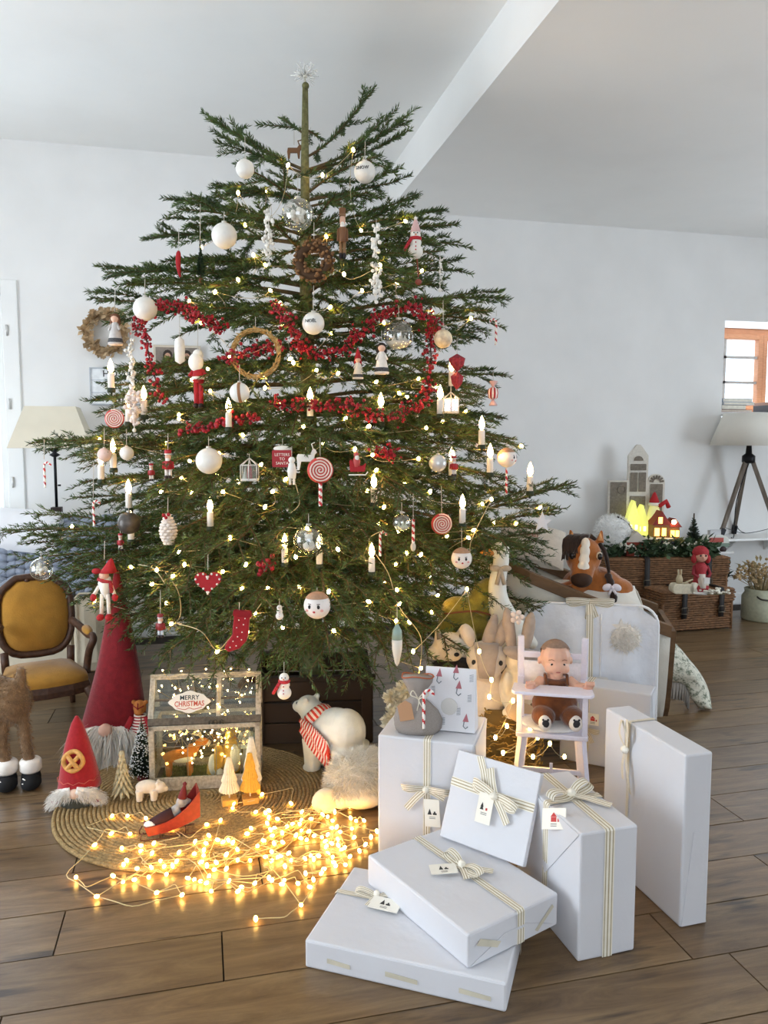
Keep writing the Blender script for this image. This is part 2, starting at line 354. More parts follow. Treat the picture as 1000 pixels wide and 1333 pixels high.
# frames of the windows behind and beside the camera
def plainwin(name, fn, u0, u1, z0, z1):
    o = bpy.data.objects.new(name, None); COL.objects.link(o); o['kind'] = 'structure'
    g = G(); 
    for a, b, c, d in ((u0, u0+.06, z0, z1), (u1-.06, u1, z0, z1), (u0, u1, z0, z0+.06), (u0, u1, z1-.06, z1), ((u0+u1)/2-.03, (u0+u1)/2+.03, z0, z1)):
        P = [fn(x, y, z) for z in (c, d) for y in (.08, .14) for x in (a, b)]
        g.add(P, [(0, 1, 5, 4), (2, 6, 7, 3), (0, 4, 6, 2), (1, 3, 7, 5), (4, 5, 7, 6), (0, 2, 3, 1)])
    ob('window_frame', g, white2, o, smooth=False)
plainwin('window_3', lambda u, w_, z: (u, YB-w_, z), -2.2, 1.0, .3, 2.7)
plainwin('window_4', lambda u, w_, z: (XR+w_, u, z), (.9), 3.1, .25, 2.25)
plainwin('window_5', lambda u, w_, z: (XL-w_, u, z), 1.6, 3.6, .3, 2.2)
# ================================================================ THE FIR TREE
TB = F(405, 950); TD = depth(TB)
def ztr(py):   # height on the trunk axis seen at that image row
    d = ray(402, py); h = math.hypot(TB.x, TB.y); return HC + d.z*h/math.hypot(d.x, d.y)
tree = E_('christmas_tree', 'tall green fir tree with layered branches, covered in ornaments and lights', 'tree', TB)
bark = M('#6b6a45', .9, .35, 60, .6, 120); bark2 = M('#5a4a30', .9, .3, 60, .3)
def needlemat():
    m = bpy.data.materials.new('fir_needles'); m.use_nodes = True; N = m.node_tree.nodes; L = m.node_tree.links; p = N['Principled BSDF']
    t = N.new('ShaderNodeTexCoord'); n1 = N.new('ShaderNodeTexNoise'); n1.inputs['Scale'].default_value = 9; n1.inputs['Detail'].default_value = 6
    L.new(t.outputs['Object'], n1.inputs['Vector']); r = N.new('ShaderNodeValToRGB'); L.new(n1.outputs['Fac'], r.inputs[0]); e = r.color_ramp.elements
    e[0].position = .3; e[0].color = (*hexc('#2c3f20'), 1); e[1].position = .75; e[1].color = (*hexc('#6b7f42'), 1); x = e.new(.52); x.color = (*hexc('#465c2e'), 1)
    L.new(r.outputs[0], p.inputs['Base Color']); p.inputs['Roughness'].default_value = .5; p.inputs['Specular IOR Level'].default_value = .35
    return m
NEED = needlemat()
gt = G(); zz = [0, .3, .8, 1.5, 2.2, 2.6, ztr(112)]
gt.tube([(math.sin(z*2.1)*.008, math.cos(z*1.7)*.006, z) for z in zz], [.062, .058, .05, .038, .027, .019, .013], 10)
gt.ell((0, 0, ztr(112)), .016); ob('trunk', gt, bark, tree)
TW = []   # twig sample points (world) for hanging things
def branch(z0, tip, arch, seed, dens=1.0, up=0.0, vert=.16, hang=.12):
    """one branch, tip relative to the trunk axis; side sprays lie near the branch's own plane"""
    rg = np.random.default_rng(seed); fat = np.interp(z0, [1.2, 2.2], [1.0, 1.12]); dens = dens*np.interp(z0, [1.2, 2.3], [1.0, .58]); sub0 = np.interp(z0, [1.2, 2.3], [.13, .2])
    a = np.array([0, 0, z0]); c = np.array(tip, float); mid = (a+c)/2 + np.array([0, 0, arch])
    L = np.linalg.norm(c-a); N = 12; ts = np.linspace(0, 1, N)[:, None]
    main = a*(1-ts)**2 + mid*2*ts*(1-ts) + c*ts**2
    segs = []                        # list of (polyline, radius0, radius1)
    segs.append((main, max(.006, .013*L), .0028))
    dirn = (c-a)/L; side = np.cross(dirn, [0, 0, 1.0]); side /= np.linalg.norm(side)+1e-9
    t = .16 + .08*rg.random()/max(L, .3); sgn = 1
    step = .062/L/dens
    def at(t):
        q = a*(1-t)**2 + mid*2*t*(1-t) + c*t*t; tg = 2*(1-t)*(mid-a)+2*t*(c-mid); return q, tg/np.linalg.norm(tg)
    while t < .97:
        q, tg = at(t); sgn = -sgn
        tl = min(.5, (L*(1-t))*.62 + .07)*(.75+.4*rg.random()) * (min(1, .45+t*1.6))
        sd = np.cross(tg, [0, 0, 1.0]); sd /= np.linalg.norm(sd)+1e-9
        d = tg*.72 + sd*sgn*(.7+.2*rg.random()) + np.array([0, 0, (vert+up)*rg.normal() + up*.5 - .3*hang]); d /= np.linalg.norm(d)
        k = np.linspace(0, 1, 5)[:, None]
        pl = q + d*tl*k + tg*(tl*.12)*k**2 + np.array([0, 0, (-hang+.5*up)*tl])*k**2
        segs.append((pl, .0035, .0018))
        if tl > sub0:
            u = .28; s2 = 1
            while u < .92:
                s2 = -s2; qq = q + d*tl*u + tg*(tl*.12)*u*u + np.array([0, 0, (-hang+.5*up)*tl])*u*u
                l2 = min(.2, tl*(1-u)*.62+.035)*(.7+.5*rg.random()); sd2 = np.cross(d, [0, 0, 1.0]); sd2 /= np.linalg.norm(sd2)+1e-9
                d2 = d*.7 + sd2*s2*.72 + np.array([0, 0, vert*1.4*rg.normal() - .3*hang]); d2 /= np.linalg.norm(d2)
                k3 = np.linspace(0, 1, 3)[:, None]; segs.append((qq + d2*l2*k3 + np.array([0, 0, -.08*l2])*k3**2, .0022, .0014))
                u += .055/tl/dens*(.8+.4*rg.random())
        t += step*(.8+.4*rg.random())
    V = []; Fs = []; MI = []; off = 0
    PP = []; TT = []
    for pi, (pl, r0, r1) in enumerate(segs):
        n = len(pl); tg = np.gradient(pl, axis=0); tg /= np.linalg.norm(tg, axis=1)[:, None]+1e-9
        ref = np.array([.13, .2, 1.0]); u = np.cross(tg, ref); u /= np.linalg.norm(u, axis=1)[:, None]+1e-9; w_ = np.cross(tg, u)
        rr = np.linspace(r0, r1, n)[:, None]; ns = 5 if pi == 0 else 3
        ring = np.stack([pl + (u*math.cos(2*math.pi*j/ns) + w_*math.sin(2*math.pi*j/ns))*rr for j in range(ns)], 1).reshape(-1, 3)
        V.append(ring)
        for i in range(n-1):
            for j in range(ns): Fs.append((off+i*ns+j, off+i*ns+(j+1) % ns, off+(i+1)*ns+(j+1) % ns, off+(i+1)*ns+j))
        off += len(ring)
        ln = np.linalg.norm(np.diff(pl, axis=0), axis=1).sum(); st = (.0034 if pi else .0042)*np.interp(z0, [1.0, 2.0], [1.0, .5])
        m_ = max(3, int(ln/st)); s_ = np.linspace(.16 if pi == 0 else 0, 1, m_); x = s_*(n-1); i0 = np.minimum(x.astype(int), n-2); fr = (x-i0)[:, None]
        PP.append(pl[i0]*(1-fr)+pl[i0+1]*fr); TT.append(tg[i0]*(1-fr)+tg[i0+1]*fr)
    nw = len(Fs); MI = [0]*nw
    P = np.concatenate(PP); Tg = np.concatenate(TT); n = len(P)
    ref = np.array([0, 0, 1.0]); u = np.cross(Tg, ref); u /= np.linalg.norm(u, axis=1)[:, None]+1e-9; w_ = np.cross(u, Tg)
    ang = rg.random(n)*2*math.pi; rad = u*np.cos(ang)[:, None]*1.15 + w_*np.sin(ang)[:, None]*.75 + w_*.25
    d = Tg*.85 + rad*.75 + rg.normal(size=(n, 3))*.12; d /= np.linalg.norm(d, axis=1)[:, None]
    ln = (.021+.010*rg.random(n))[:, None]*fat; sd = np.cross(d, rg.normal(size=(n, 3))); sd /= np.linalg.norm(sd, axis=1)[:, None]
    wd = .0023*fat
    V.append(np.stack([P, P+d*ln*.45+sd*wd, P+d*ln, P+d*ln*.45-sd*wd], 1).reshape(-1, 3))
    k = off + np.arange(n)*4
    Fq = np.concatenate([np.array(Fs, int), np.stack([k, k+1, k+2, k+3], 1)]); MI = np.concatenate([np.zeros(nw, int), np.ones(n, int)])
    me = npmesh('branch', np.concatenate(V), Fq, MI); setm(me, [bark2, NEED])
    ob('branch', me, None, tree)
    TW.append(P[::3] + np.array(TB)[None])
    return L
sd_ = 100
def tipat(px, py, dd=0.0):      # tip seen at that pixel, dd metres behind (+) or in front (-) of the trunk
    p = DP(px, py, TD+dd) - TB; return (p.x, p.y, p.z)
# branches read off the outline: (tip px, tip py, trunk row, depth offset, arch, tilt of sprays)
OUTL = [(278, 158, 222, .05, -.03, .1), (286, 176, 226, -.1, -.03, .05), (524, 156, 222, .0, -.05, .35), (526, 174, 224, .1, -.04, .1), (472, 134, 205, -.05, -.06, .3), (366, 153, 176, -.12, .0, 0), (420, 184, 170, -.15, .02, 0),
 (330, 230, 250, -.2, .0, 0), (518, 236, 262, -.05, .0, 0), (300, 240, 262, .2, 0, 0), (480, 250, 270, -.3, 0, 0),
 (221, 258, 300, .05, .02, 0), (233, 284, 305, -.1, .02, 0), (208, 306, 318, .1, .03, 0), (545, 256, 300, .05, .0, .05), (584, 294, 318, -.05, .02, 0), (574, 272, 312, .15, .0, 0), (598, 315, 335, .0, .02, 0), (505, 285, 315, -.3, .02, 0),
 (136, 350, 372, .05, .05, 0), (236, 340, 352, -.2, .03, 0), (165, 372, 385, -.15, .06, 0), (578, 372, 375, -.15, .04, 0), (600, 352, 366, .2, .03, 0), (540, 370, 372, -.45, .05, 0), (290, 368, 372, -.5, .05, 0),
 (127, 392, 420, -.05, .06, 0), (658, 387, 415, .0, .06, 0), (644, 418, 425, -.15, .07, 0), (622, 440, 440, .15, .06, 0),
 (660, 488, 500, .05, .04, 0), (120, 522, 500, -.15, .04, 0), (150, 495, 480, .1, .05, 0), (632, 515, 520, -.2, .07, 0),
 (676, 582, 540, -.05, .09, 0), (655, 545, 520, .2, .06, 0), (670, 572, 560, -.25, .09, 0), (53, 574, 590, .05, .02, 0), (96, 592, 585, -.15, .05, 0), (130, 560, 560, .15, .05, 0),
 (106, 628, 620, -.1, .06, 0), (104, 648, 650, .1, .05, 0), (668, 640, 620, .1, .06, 0), (640, 620, 600, -.35, .09, 0),
 (750, 627, 735, .0, .0, .05), (726, 662, 742, -.12, .03, 0), (716, 692, 750, .1, .05, 0), (690, 704, 740, .2, .05, 0), (628, 690, 700, -.1, .08, 0),
 (2, 690, 700, .05, .04, 0), (48, 706, 720, -.1, .05, 0), (92, 742, 730, .1, .06, 0), (96, 768, 735, -.15, .08, 0), (60, 724, 725, -.3, .06, 0), (150, 800, 740, -.45, .1, 0), (186, 818, 745, -.55, .1, 0),
 (640, 790, 790, .4, .05, 0), (590, 800, 770, .0, .08, 0), (575, 760, 740, -.5, .1, 0)]
for i, (px, py, sy, dd, ar, up) in enumerate(OUTL): branch(ztr(sy), tipat(px, py, dd), ar, 500+i, 1.0, up)
FRONT = [(430, 852, 720, -.9), (345, 842, 720, -.85), (505, 850, 720, -.7), (275, 825, 715, -.7), (392, 880, 740, -.7), (470, 890, 760, -.5), (310, 868, 745, -.5), (240, 850, 740, -.4), (545, 830, 735, -.45), (330, 790, 690, -.95), (425, 785, 690, -1.0), (520, 785, 690, -.85), (235, 775, 690, -.8), (200, 800, 710, -.45),
 (300, 715, 640, -.9), (400, 705, 640, -.95), (480, 700, 640, -.9), (560, 715, 650, -.7), (215, 700, 640, -.7), (340, 650, 580, -.85), (430, 640, 570, -.88), (520, 640, 580, -.75), (260, 635, 580, -.75), (380, 565, 510, -.8), (465, 560, 510, -.76), (300, 565, 510, -.72), (550, 560, 520, -.55), (230, 570, 520, -.5),
 (345, 490, 440, -.68), (455, 490, 440, -.66), (270, 485, 445, -.5), (540, 485, 445, -.5), (380, 435, 395, -.6), (450, 410, 385, -.56), (330, 415, 385, -.55), (400, 372, 345, -.48), (350, 345, 325, -.45), (455, 345, 325, -.45), (420, 300, 290, -.36), (365, 292, 285, -.35)]
for i, (px, py, sy, dd) in enumerate(FRONT): branch(ztr(sy), tipat(px, py, dd), .08 if py > 600 else .04, 800+i, 1.0, 0, .24, .3 if py > 600 else .18)
# whorls that fill the body of the tree
RZ = [(.35, .7), (.5, .95), (.68, 1.08), (.9, 1.12), (1.13, 1.05), (1.36, 1.0), (1.62, .86), (1.72, .68), (1.88, .64), (2.0, .76), (2.18, .68), (2.4, .58), (2.6, .42), (2.9, .25)]
def rz(z): return float(np.interp(z, [q[0] for q in RZ], [q[1] for q in RZ]))
cnt = 0
for zi, z in enumerate([.52, .66, .82, .98, 1.15, 1.32, 1.5, 1.68, 1.86, 2.03, 2.2, 2.38, 2.52]):
    nb = 8 if z < 1.6 else (7 if z < 2.0 else 4)
    for j in range(nb):
        az = 2*math.pi*(j + .37*zi)/nb + random.uniform(-.18, .18)
        fr = -math.cos(az - (math.pi/2 - YAW))       # +1 towards the camera
        lat = abs(math.sin(az - (math.pi/2 - YAW)))
        if fr < -.55 and j % 2: continue
        r = rz(z)*random.uniform(.82, 1.03)*(1 - .16*max(0, fr))*(1-.1*max(0, -fr))
        tz = z + random.uniform(-.05, .05)
        rise = np.interp(z, [.4, .9, 1.5, 2.5], [-.2, -.14, -.06, .1])
        branch(max(.42, tz - rise), (r*math.cos(az), r*math.sin(az), tz), .05 + .05*(z < 1.2), 1000+cnt, .95, 0, .24 if z < 1.4 else .18, .28 if z < 1.2 else .15); cnt += 1
TW = np.concatenate(TW)
_v = TW - np.array(CAM)[None]; _t = _v @ np.array(FW); TPX = 500+FOC*(_v @ np.array(RT))/_t; TPY = 666.5-FOC*(_v @ np.array(UP))/_t; TDP = _t
# dark wooden crate the tree stands in
cr_ = T('tree_crate', 'dark wooden slatted crate holding the foot of the fir tree', 'crate', 408, 968, rot=4)
dk = M('#3a2a1c', .8, .3, 8, .4, 30, stretch=(.15, 1, 1), rnd=.25)
W2, Dp, Hh = 78, 140, 84
for j in range(3):
    z0 = j*28+1
    ob('slat', G().box(-W2, W2, 0, 5, z0, z0+26), dk, cr_, smooth=False, bevel=.8); ob('slat', G().box(-W2, W2, Dp-5, Dp, z0, z0+26), dk, cr_, smooth=False, bevel=.8)
    ob('slat', G().box(-W2, -W2+5, 5, Dp-5, z0, z0+26), dk, cr_, smooth=False, bevel=.8); ob('slat', G().box(W2-5, W2, 5, Dp-5, z0, z0+26), dk, cr_, smooth=False, bevel=.8)
for sx_ in (-1, 1):
    for yy in (-2, Dp-8): ob('post', G().box(sx_*(W2-8)-7, sx_*(W2-8)+7, yy, yy+10, 0, Hh+2), dk, cr_, smooth=False, bevel=.8)
ob('rim', G().box(-W2-3, W2+3, -4, 6, Hh, Hh+6), dk, cr_, smooth=False, bevel=.8)
# star-burst topper
tp = E_('tree_topper', 'silver wire starburst topper on the tip of the fir tree', 'topper', DP(397, 99, TD), -YAW, TD/FOC*1.12)
g = G()
for i in range(46):
    v = Vector((random.gauss(0, 1), random.gauss(0, 1), random.gauss(.25, 1))).normalized(); g.tube([v*1.5, v*random.uniform(10, 17)], [.8, .4], 4)
ob('ray', g, M('#f2f0ea', .3, metal=.2), tp)
g = G()
for i in range(46):
    v = Vector((random.gauss(0, 1), random.gauss(0, 1), random.gauss(.25, 1))).normalized()*random.uniform(9, 16); g.ell(v, .8, 6, 4)
ob('tip_bead', g, M('#f4f2ec', .2, metal=.2), tp, kind='stuff')
ob('core', G().ell((0, 0, 0), 3).tube([(0, 0, -14), (0, 0, 0)], 1.2), M('#d8d5c8', .3, metal=.5), tp)
# ================================================================ GIFTS
paper = M('#d8d8dc', .55, .02, 4, .55, 8, spec=.35); cream = M('#efe9da', .6, .04, 30); gold = M('#a99a78', .6, .1, 60)
kraft = M('#b98f6c', .8, .12, 40); tapem = M('#cfc8b4', .45, .1, 20); ink = M('#3a3734', .7); inkr = M('#c23a36', .6)
def ribbon(g, pts, sv, wd, lift=0.0):
    """striped ribbon along pts; sv = side vector (one or per point)"""
    n = len(pts); cuts = [0, .12, .22, .44, .56, .78, .88, 1]
    for c, (a, b) in enumerate(zip(cuts, cuts[1:])):
        rows = []
        for i, p in enumerate(pts):
            s = Vector(sv[i] if isinstance(sv, list) else sv).normalized()*wd; p = Vector(p)
            rows.append((p + s*(a-.5), p + s*(b-.5)))
        g.grid(rows, c % 2)
RIB = [cream, gold]
def bow(g, X, L, wd, tails=((-.5, -1.0), (.6, -.95)), h=.35):
    gg = G()
    for s in (-1, 1):
        pts = spline([(0, 0, .004), (s*.35*L, .08*L, h*L*.8), (s*.8*L, .1*L, h*L), (s*L, .02*L, h*L*.55), (s*.75*L, -.1*L, .12*L), (s*.3*L, -.06*L, .04*L), (0, 0, .004)], 4)
        ribbon(gg, pts, (.15*s, 1, .25), wd)
    for tx, ty in tails:
        pts = spline([(0, 0, .006), (tx*.5*L, ty*.45*L, .06*L), (tx*L, ty*L, .03*L)], 5); d = Vector((tx, ty, 0)).normalized()
        ribbon(gg, pts, (-d.y, d.x, .1), wd)
    gg.ell((0, 0, .01), (wd*.55, wd*.5, .012), 8, 6)
    g.add(gg.v, gg.f, 0, X); g.m[-len(gg.f):] = gg.m
def fr(o, x, y, z=None):     # matrix: origin o, axes x,y (normal = x cross y)
    x = Vector(x).normalized(); z = x.cross(Vector(y)).normalized(); y = z.cross(x)
    return Matrix(((x.x, y.x, z.x, o[0]), (x.y, y.y, z.y, o[1]), (x.z, y.z, z.z, o[2]), (0, 0, 0, 1)))
def gtag(root, X, w_, h_, motif=0, nm='gift_tag'):
    g = G().add([(-w_/2, -h_/2, 0), (w_/2, -h_/2, 0), (w_/2, h_/2, 0), (-w_/2, h_/2, 0), (-w_/2, -h_/2, .0018), (w_/2, -h_/2, .0018), (w_/2, h_/2, .0018), (-w_/2, h_/2, .0018)],
                [(0, 3, 2, 1), (4, 5, 6, 7), (0, 1, 5, 4), (1, 2, 6, 5), (2, 3, 7, 6), (3, 0, 4, 7)], 0, X)
    o = ob(nm, g, M('#f4efe2', .7, .02), root, smooth=False)
    p = G(); z = .0022; a = min(w_, h_)
    if motif == 0: tri = [[(-.3*a, -.1*a), (-.05*a, -.1*a), (-.17*a, .2*a)], [(-.28*a, .05*a), (-.07*a, .05*a), (-.17*a, .32*a)]]; sq = [(.08*a, -.1*a, .12*a, .14*a)]
    elif motif == 1: tri = [[(-.22*a, .08*a), (.22*a, .08*a), (0, .3*a)]]; sq = [(-.18*a, -.15*a, .36*a, .22*a), (.25*a, -.15*a, .1*a, .16*a)]
    else: tri = [[(-.3*a, -.1*a), (-.02*a, -.1*a), (-.14*a, .3*a)]]; sq = [(.05*a, -.1*a, .25*a, .12*a), (.12*a, .02*a, .1*a, .1*a)]
    for t in tri: p.add([(x, y, z) for x, y in t], [(0, 1, 2)], motif == 1, X)
    for x, y, q, r_ in sq: p.add([(x, y, z), (x+q, y, z), (x+q, y+r_, z), (x, y+r_, z)], [(0, 1, 2, 3)], motif != 2, X)
    for j in range(2): p.add([(-.2*a, -.24*a-j*.09*a, z), (.2*a, -.24*a-j*.09*a, z), (.2*a, -.27*a-j*.09*a, z), (-.2*a, -.27*a-j*.09*a, z)], [(0, 1, 2, 3)], 0, X)
    ob('print', p, [ink, inkr], o, smooth=False)
    return o
def gift(label, N, R, d, h, flap=None, name='gift_box'):
    """box on the floor (or on z of N): front-bottom-left N, front-bottom-right R, depth d, height h"""
    e = (R-N); e.z = 0; wd = e.length; rz_ = math.atan2(e.y, e.x)
    r = E_(name, label, 'gift', N, rz_)
    g = G(); nx, nz = 5, 4
    j = lambda: random.uniform(-.0015, .0015)
    g.box(0, wd, 0, d, 0, h)
    b = ob('wrapping', g, paper, r, smooth=False, bevel=.006)
    if flap:      # folded end flaps: thin raised triangles with creased edges
        q = G()
        if 'f' in flap: q.add([(.004, -.0015, .004), (wd-.004, -.0015, .004), (wd*.62, -.0018, h*.55), (wd*.38, -.0018, h*.55)], [(0, 1, 2, 3)])
        if 'r' in flap: q.add([(wd+.0015, .004, h-.004), (wd+.0015, d-.004, h-.004), (wd+.0018, d/2, h*.42)], [(0, 2, 1)])
        if 'l' in flap: q.add([(-.0015, .004, h-.004), (-.0015, d-.004, h-.004), (-.0018, d/2, h*.42)], [(0, 1, 2)])
        ob('fold', q, paper, r, smooth=False, solid=.0015)
    return r, wd, d, h
def tape(r, pts):
    g = G(); g.add(pts, [(0, 1, 2, 3)]); return ob('tape', g, tapem, r, smooth=False, solid=.0008)
def wrap_x(r, y, wd, h, w_=.022, lift=.0018):   # ribbon around at constant x=y param: runs front-top-back
    pass
# --- tall gift below the bag
N = F(492, 1119); R = F(616, 1138); A_h = .42
rA, aw, ad, ah = gift('tall white wrapped gift with hanging bow that carries the paper bag and pouch', N, R, .26, A_h, 'r')
g = G(); xx = aw*.52; L_ = .0025
ribbon(g, [(xx, -L_, .001), (xx, -L_, ah*.5), (xx, -L_, ah-.004), (xx, L_*.5, ah+L_), (xx, ad-.002, ah+L_), (xx, ad+L_, ah-.003), (xx, ad+L_, .001)], (1, 0, 0), .024)
bow(g, fr((xx, -.006, ah*.63), (1, 0, 0), (0, 0, 1)), .078, .022, ((-.85, -.95), (.75, -.35)))
ob('ribbon', g, RIB, rA, smooth=False)
gtag(rA, fr((xx+.02, -.012, ah*.45), (1, 0, .06), (-.06, 0, 1)), .05, .09, 2)
# --- flat gift on the floor
N = F(397, 1259); R = F(659, 1319); B_h = .075; bl = F(458, 1127, B_h); dC = (Vector((bl.x, bl.y, 0))-N).length
rC, cw, cd, ch = gift('wide flat white gift lying on the floor, bottom of the pile', N, R, dC, B_h)
g = G(); yy = cd*.62
ribbon(g, [(.0-L_, yy, .001), (-L_, yy, ch), (L_, yy, ch+L_), (cw*.5, yy, ch+L_), (cw-.002, yy, ch+L_), (cw+L_, yy, ch), (cw+L_, yy, 0.001)], (0, 1, 0), .02)
bow(g, fr((cw*.23, yy, ch+.004), (1, 0, 0), (0, 1, 0)), .065, .018, ((-.2, -.7), (.9, -.35)), .22)
ob('ribbon', g, RIB, rC, smooth=False)
gtag(rC, fr((cw*.3, yy-.035, ch+.012), (1, -.05, 0), (.05, 1, .08)), .085, .05, 2)
for a, b in ((.12, .24), (.42, .58), (.78, .93)): tape(rC, [(cw*a, -.002, ch*.35), (cw*b, -.002, ch*.3), (cw*b, -.002, ch*.45), (cw*a, -.002, ch*.52)])
# --- gift lying on it
N = F(609, 1262, B_h+.001); R = F(726, 1203, B_h+.001); Lf = F(501, 1139, B_h+.001); D_h = .088
dD = (Lf-N).length
rD, dw, dd_, dh = gift('white box gift with striped bow lying across the flat gift', N, R, dD*.97, D_h, 'f')
g = G(); xx = dw*.56
ribbon(g, [(xx, -L_, .001), (xx, -L_, dh-.003), (xx, L_, dh+L_), (xx, dd_*.5, dh+L_), (xx, dd_-.002, dh+L_), (xx, dd_+L_, dh-.003), (xx, dd_+L_, .001)], (1, 0, 0), .026)
bow(g, fr((xx, dd_*.52, dh+.006), (0, -1, 0), (1, 0, 0)), .075, .022, ((.9, .75), (.75, -.35)), .28)
ob('ribbon', g, RIB, rD, smooth=False)
gtag(rD, fr((xx-.055, dd_*.55, dh+.012), (.9, -.45, 0), (.45, .9, .05)), .075, .045, 2)
tape(rD, [(dw*.08, -.003, dh*.6), (dw*.3, -.003, dh*.25), (dw*.34, -.003, dh*.38), (dw*.12, -.003, dh*.75)])
tape(rD, [(dw*.72, -.003, dh*.2), (dw*.92, -.003, dh*.75), (dw*.94, -.003, dh*.65), (dw*.75, -.003, dh*.12)])
# --- upright gift with two ribbons
N = F(752, 1253); R = F(826, 1237); E_h = .35; bk = F(732, 998, E_h); rt = F(829, 1062, E_h)
rE, ew, ed, eh = gift('upright white gift with double striped ribbon and bow on its top', N, R, (bk-rt).length*1.04, E_h, 'l')
g = G(); xx = ew*.5
ribbon(g, [(xx, -L_, .001), (xx, -L_, eh*.5), (xx, -L_, eh-.003), (xx, L_, eh+L_), (xx, ed*.5, eh+L_), (xx, ed-.002, eh+L_), (xx, ed+L_, eh-.003), (xx, ed+L_, .001)], (1, 0, 0), .03)
yy = ed*.5
ribbon(g, [(-L_, yy, .001), (-L_, yy, eh-.003), (L_, yy, eh+L_+.0006), (ew*.5, yy, eh+L_+.0006), (ew-.002, yy, eh+L_+.0006), (ew+L_, yy, eh-.003), (ew+L_, yy, .001)], (0, 1, 0), .03)
bow(g, fr((ew*.48, yy+.01, eh+.006), (.9, .3, 0), (-.3, .9, 0)), .085, .026, ((.5, -1.25), (.62, .2)), .3)
ob('ribbon', g, RIB, rE, smooth=False)
gtag(rE, fr((-.006, ed*.35, eh-.018), (.25, -.6, .25), (.3, .25, .8)), .085, .055, 1)
# --- tall narrow gift
N = F(885, 1208); R = F(920, 1201); F_h = .5; bl = F(789, 921, F_h)
rF, fw_, fd, fh = gift('tall narrow white gift standing on edge with knotted ribbon on its broad side', N, R, (Vector((bl.x, bl.y, 0))-N).length, F_h, 'f')
g = G(); yy = fd*.66
ribbon(g, [(-L_, yy, .001), (-L_, yy, fh*.55), (-L_, yy, fh-.003), (L_, yy, fh+L_), (fw_-.002, yy, fh+L_), (fw_+L_, yy, fh-.003), (fw_+L_, yy, .001)], (0, 1, 0), .014)
X = fr((-.008, yy, fh*.83), (0, -1, 0), (0, 0, 1)); gg = G()
for a, b in ((-.012, .09), (.014, .1)): ribbon(gg, spline([(0, 0, .004), (a*1.6, b*.5, .015), (a, b, .012), (a*.2, b*.6, .006), (0, 0, .004)], 4), (1, .2, .2), .016)
for a, b in ((.03, -.13), (-.012, -.10)): ribbon(gg, spline([(0, 0, .006), (a*.6, b*.5, .01), (a, b, .004)], 4), (1, 0, .1), .014)
gg.ell((0, 0, .008), (.014, .013, .012), 8, 6); o0 = len(g.f); g.add(gg.v, gg.f, 0, X); g.m[o0:] = gg.m
ob('ribbon', g, RIB, rF, smooth=False)
# --- thin square gift leaning in the middle
zB = B_h + D_h + .011
BL = F(572, 1088, zB); BR = F(681, 1129, zB)
ex = (BR-BL); exl = ex.length; ex.normalize()
dTL = depth(BL)+.06; TL = DP(597, 976, dTL); ey = (TL-BL); ey -= ex*ey.dot(ex); eyl = ey.length; ey.normalize(); ez = ex.cross(ey)
rB = bpy.data.objects.new('gift_box', None); COL.objects.link(rB); rB.matrix_world = Matrix(((ex.x, ey.x, ez.x, BL.x), (ex.y, ey.y, ez.y, BL.y), (ex.z, ey.z, ez.z, BL.z), (0, 0, 0, 1)))
tag(rB, 'thin square white gift with diagonal bow leaning above the stacked gifts', 'gift')
ob('wrapping', G().box(0, exl, 0, eyl, -.022, 0), paper, rB, smooth=False, bevel=.003)
g = G(); 
ribbon(g, [(exl*.0, eyl*.64, .002), (exl*.5, eyl*.62, .002), (exl*1.0, eyl*.62, .002)], (0, 1, 0), .026); ribbon(g, [(exl*.45, eyl*.62, .003), (exl*.36, eyl*.85, .003), (exl*.28, eyl*1.0, .002)], (1, .3, 0), .024)
bow(g, fr((exl*.56, eyl*.62, .006), (1, -.25, 0), (.25, 1, 0)), .08, .024, ((-.62, .78), (.85, -.62)), .2)
ob('ribbon', g, RIB, rB, smooth=False)
gtag(rB, fr((exl*.48, eyl*.46, .012), (1, .02, 0), (-.02, 1, 0)), .05, .085, 0)
# --- gift behind the high chair
N = F(728, 988); R = F(845, 1010); G_h = .34
rG, gw, gd, gh = gift('white gift box behind the toy high chair with a striped ribbon corner', N, R, .13, G_h, 'r')
g = G(); xx = gw*.3
ribbon(g, [(xx, -L_, .001), (xx, -L_, gh-.003), (xx, L_, gh+L_), (xx, gd-.002, gh+L_), (xx, gd+L_, gh-.003), (xx, gd+L_, .001)], (1, 0, 0), .028)
bow(g, fr((xx, -.006, gh*.45), (1, 0, 0), (0, 0, 1)), .06, .02, ((-.5, -.8), (.5, -.9)))
ob('ribbon', g, RIB, rG, smooth=False)
gtag(rG, fr((xx+.03, -.012, gh*.6), (1, 0, 0), (0, 0, 1)), .05, .05, 1)
# ---------------- paper bag with printed elves, on the tall gift
pb = T('paper_gift_bag', 'white printed paper gift bag with round seal on the tall gift', 'bag', 586, 952, rot=-14, z=A_h+.0035)
pm = M('#e9e7ea', .75, .03, 8, .3, 30)
X = Matrix.Rotation(D2R(4), 4, 'Y')
g = G().add([(-34, 0, 0), (32, 0, 0), (34, 22, 0), (-32, 22, 0), (-34, 8, 82), (32, 8, 82), (32, 11, 82), (-34, 11, 82)], [(0, 3, 2, 1), (4, 5, 6, 7), (0, 1, 5, 4), (1, 2, 6, 5), (2, 3, 7, 6), (3, 0, 4, 7)])
ob('bag', g, pm, pb, smooth=False, bevel=.5)
def on(x, z): return (x, z*8/82 - .35, z)
q = G()
q.add([on(-2+11*math.cos(a*math.pi/8), 32+11*math.sin(a*math.pi/8)) for a in range(16)], [tuple(range(16))]); ob('seal', q, M('#cfccc8', .5), pb, smooth=False, solid=.6)
q = G()
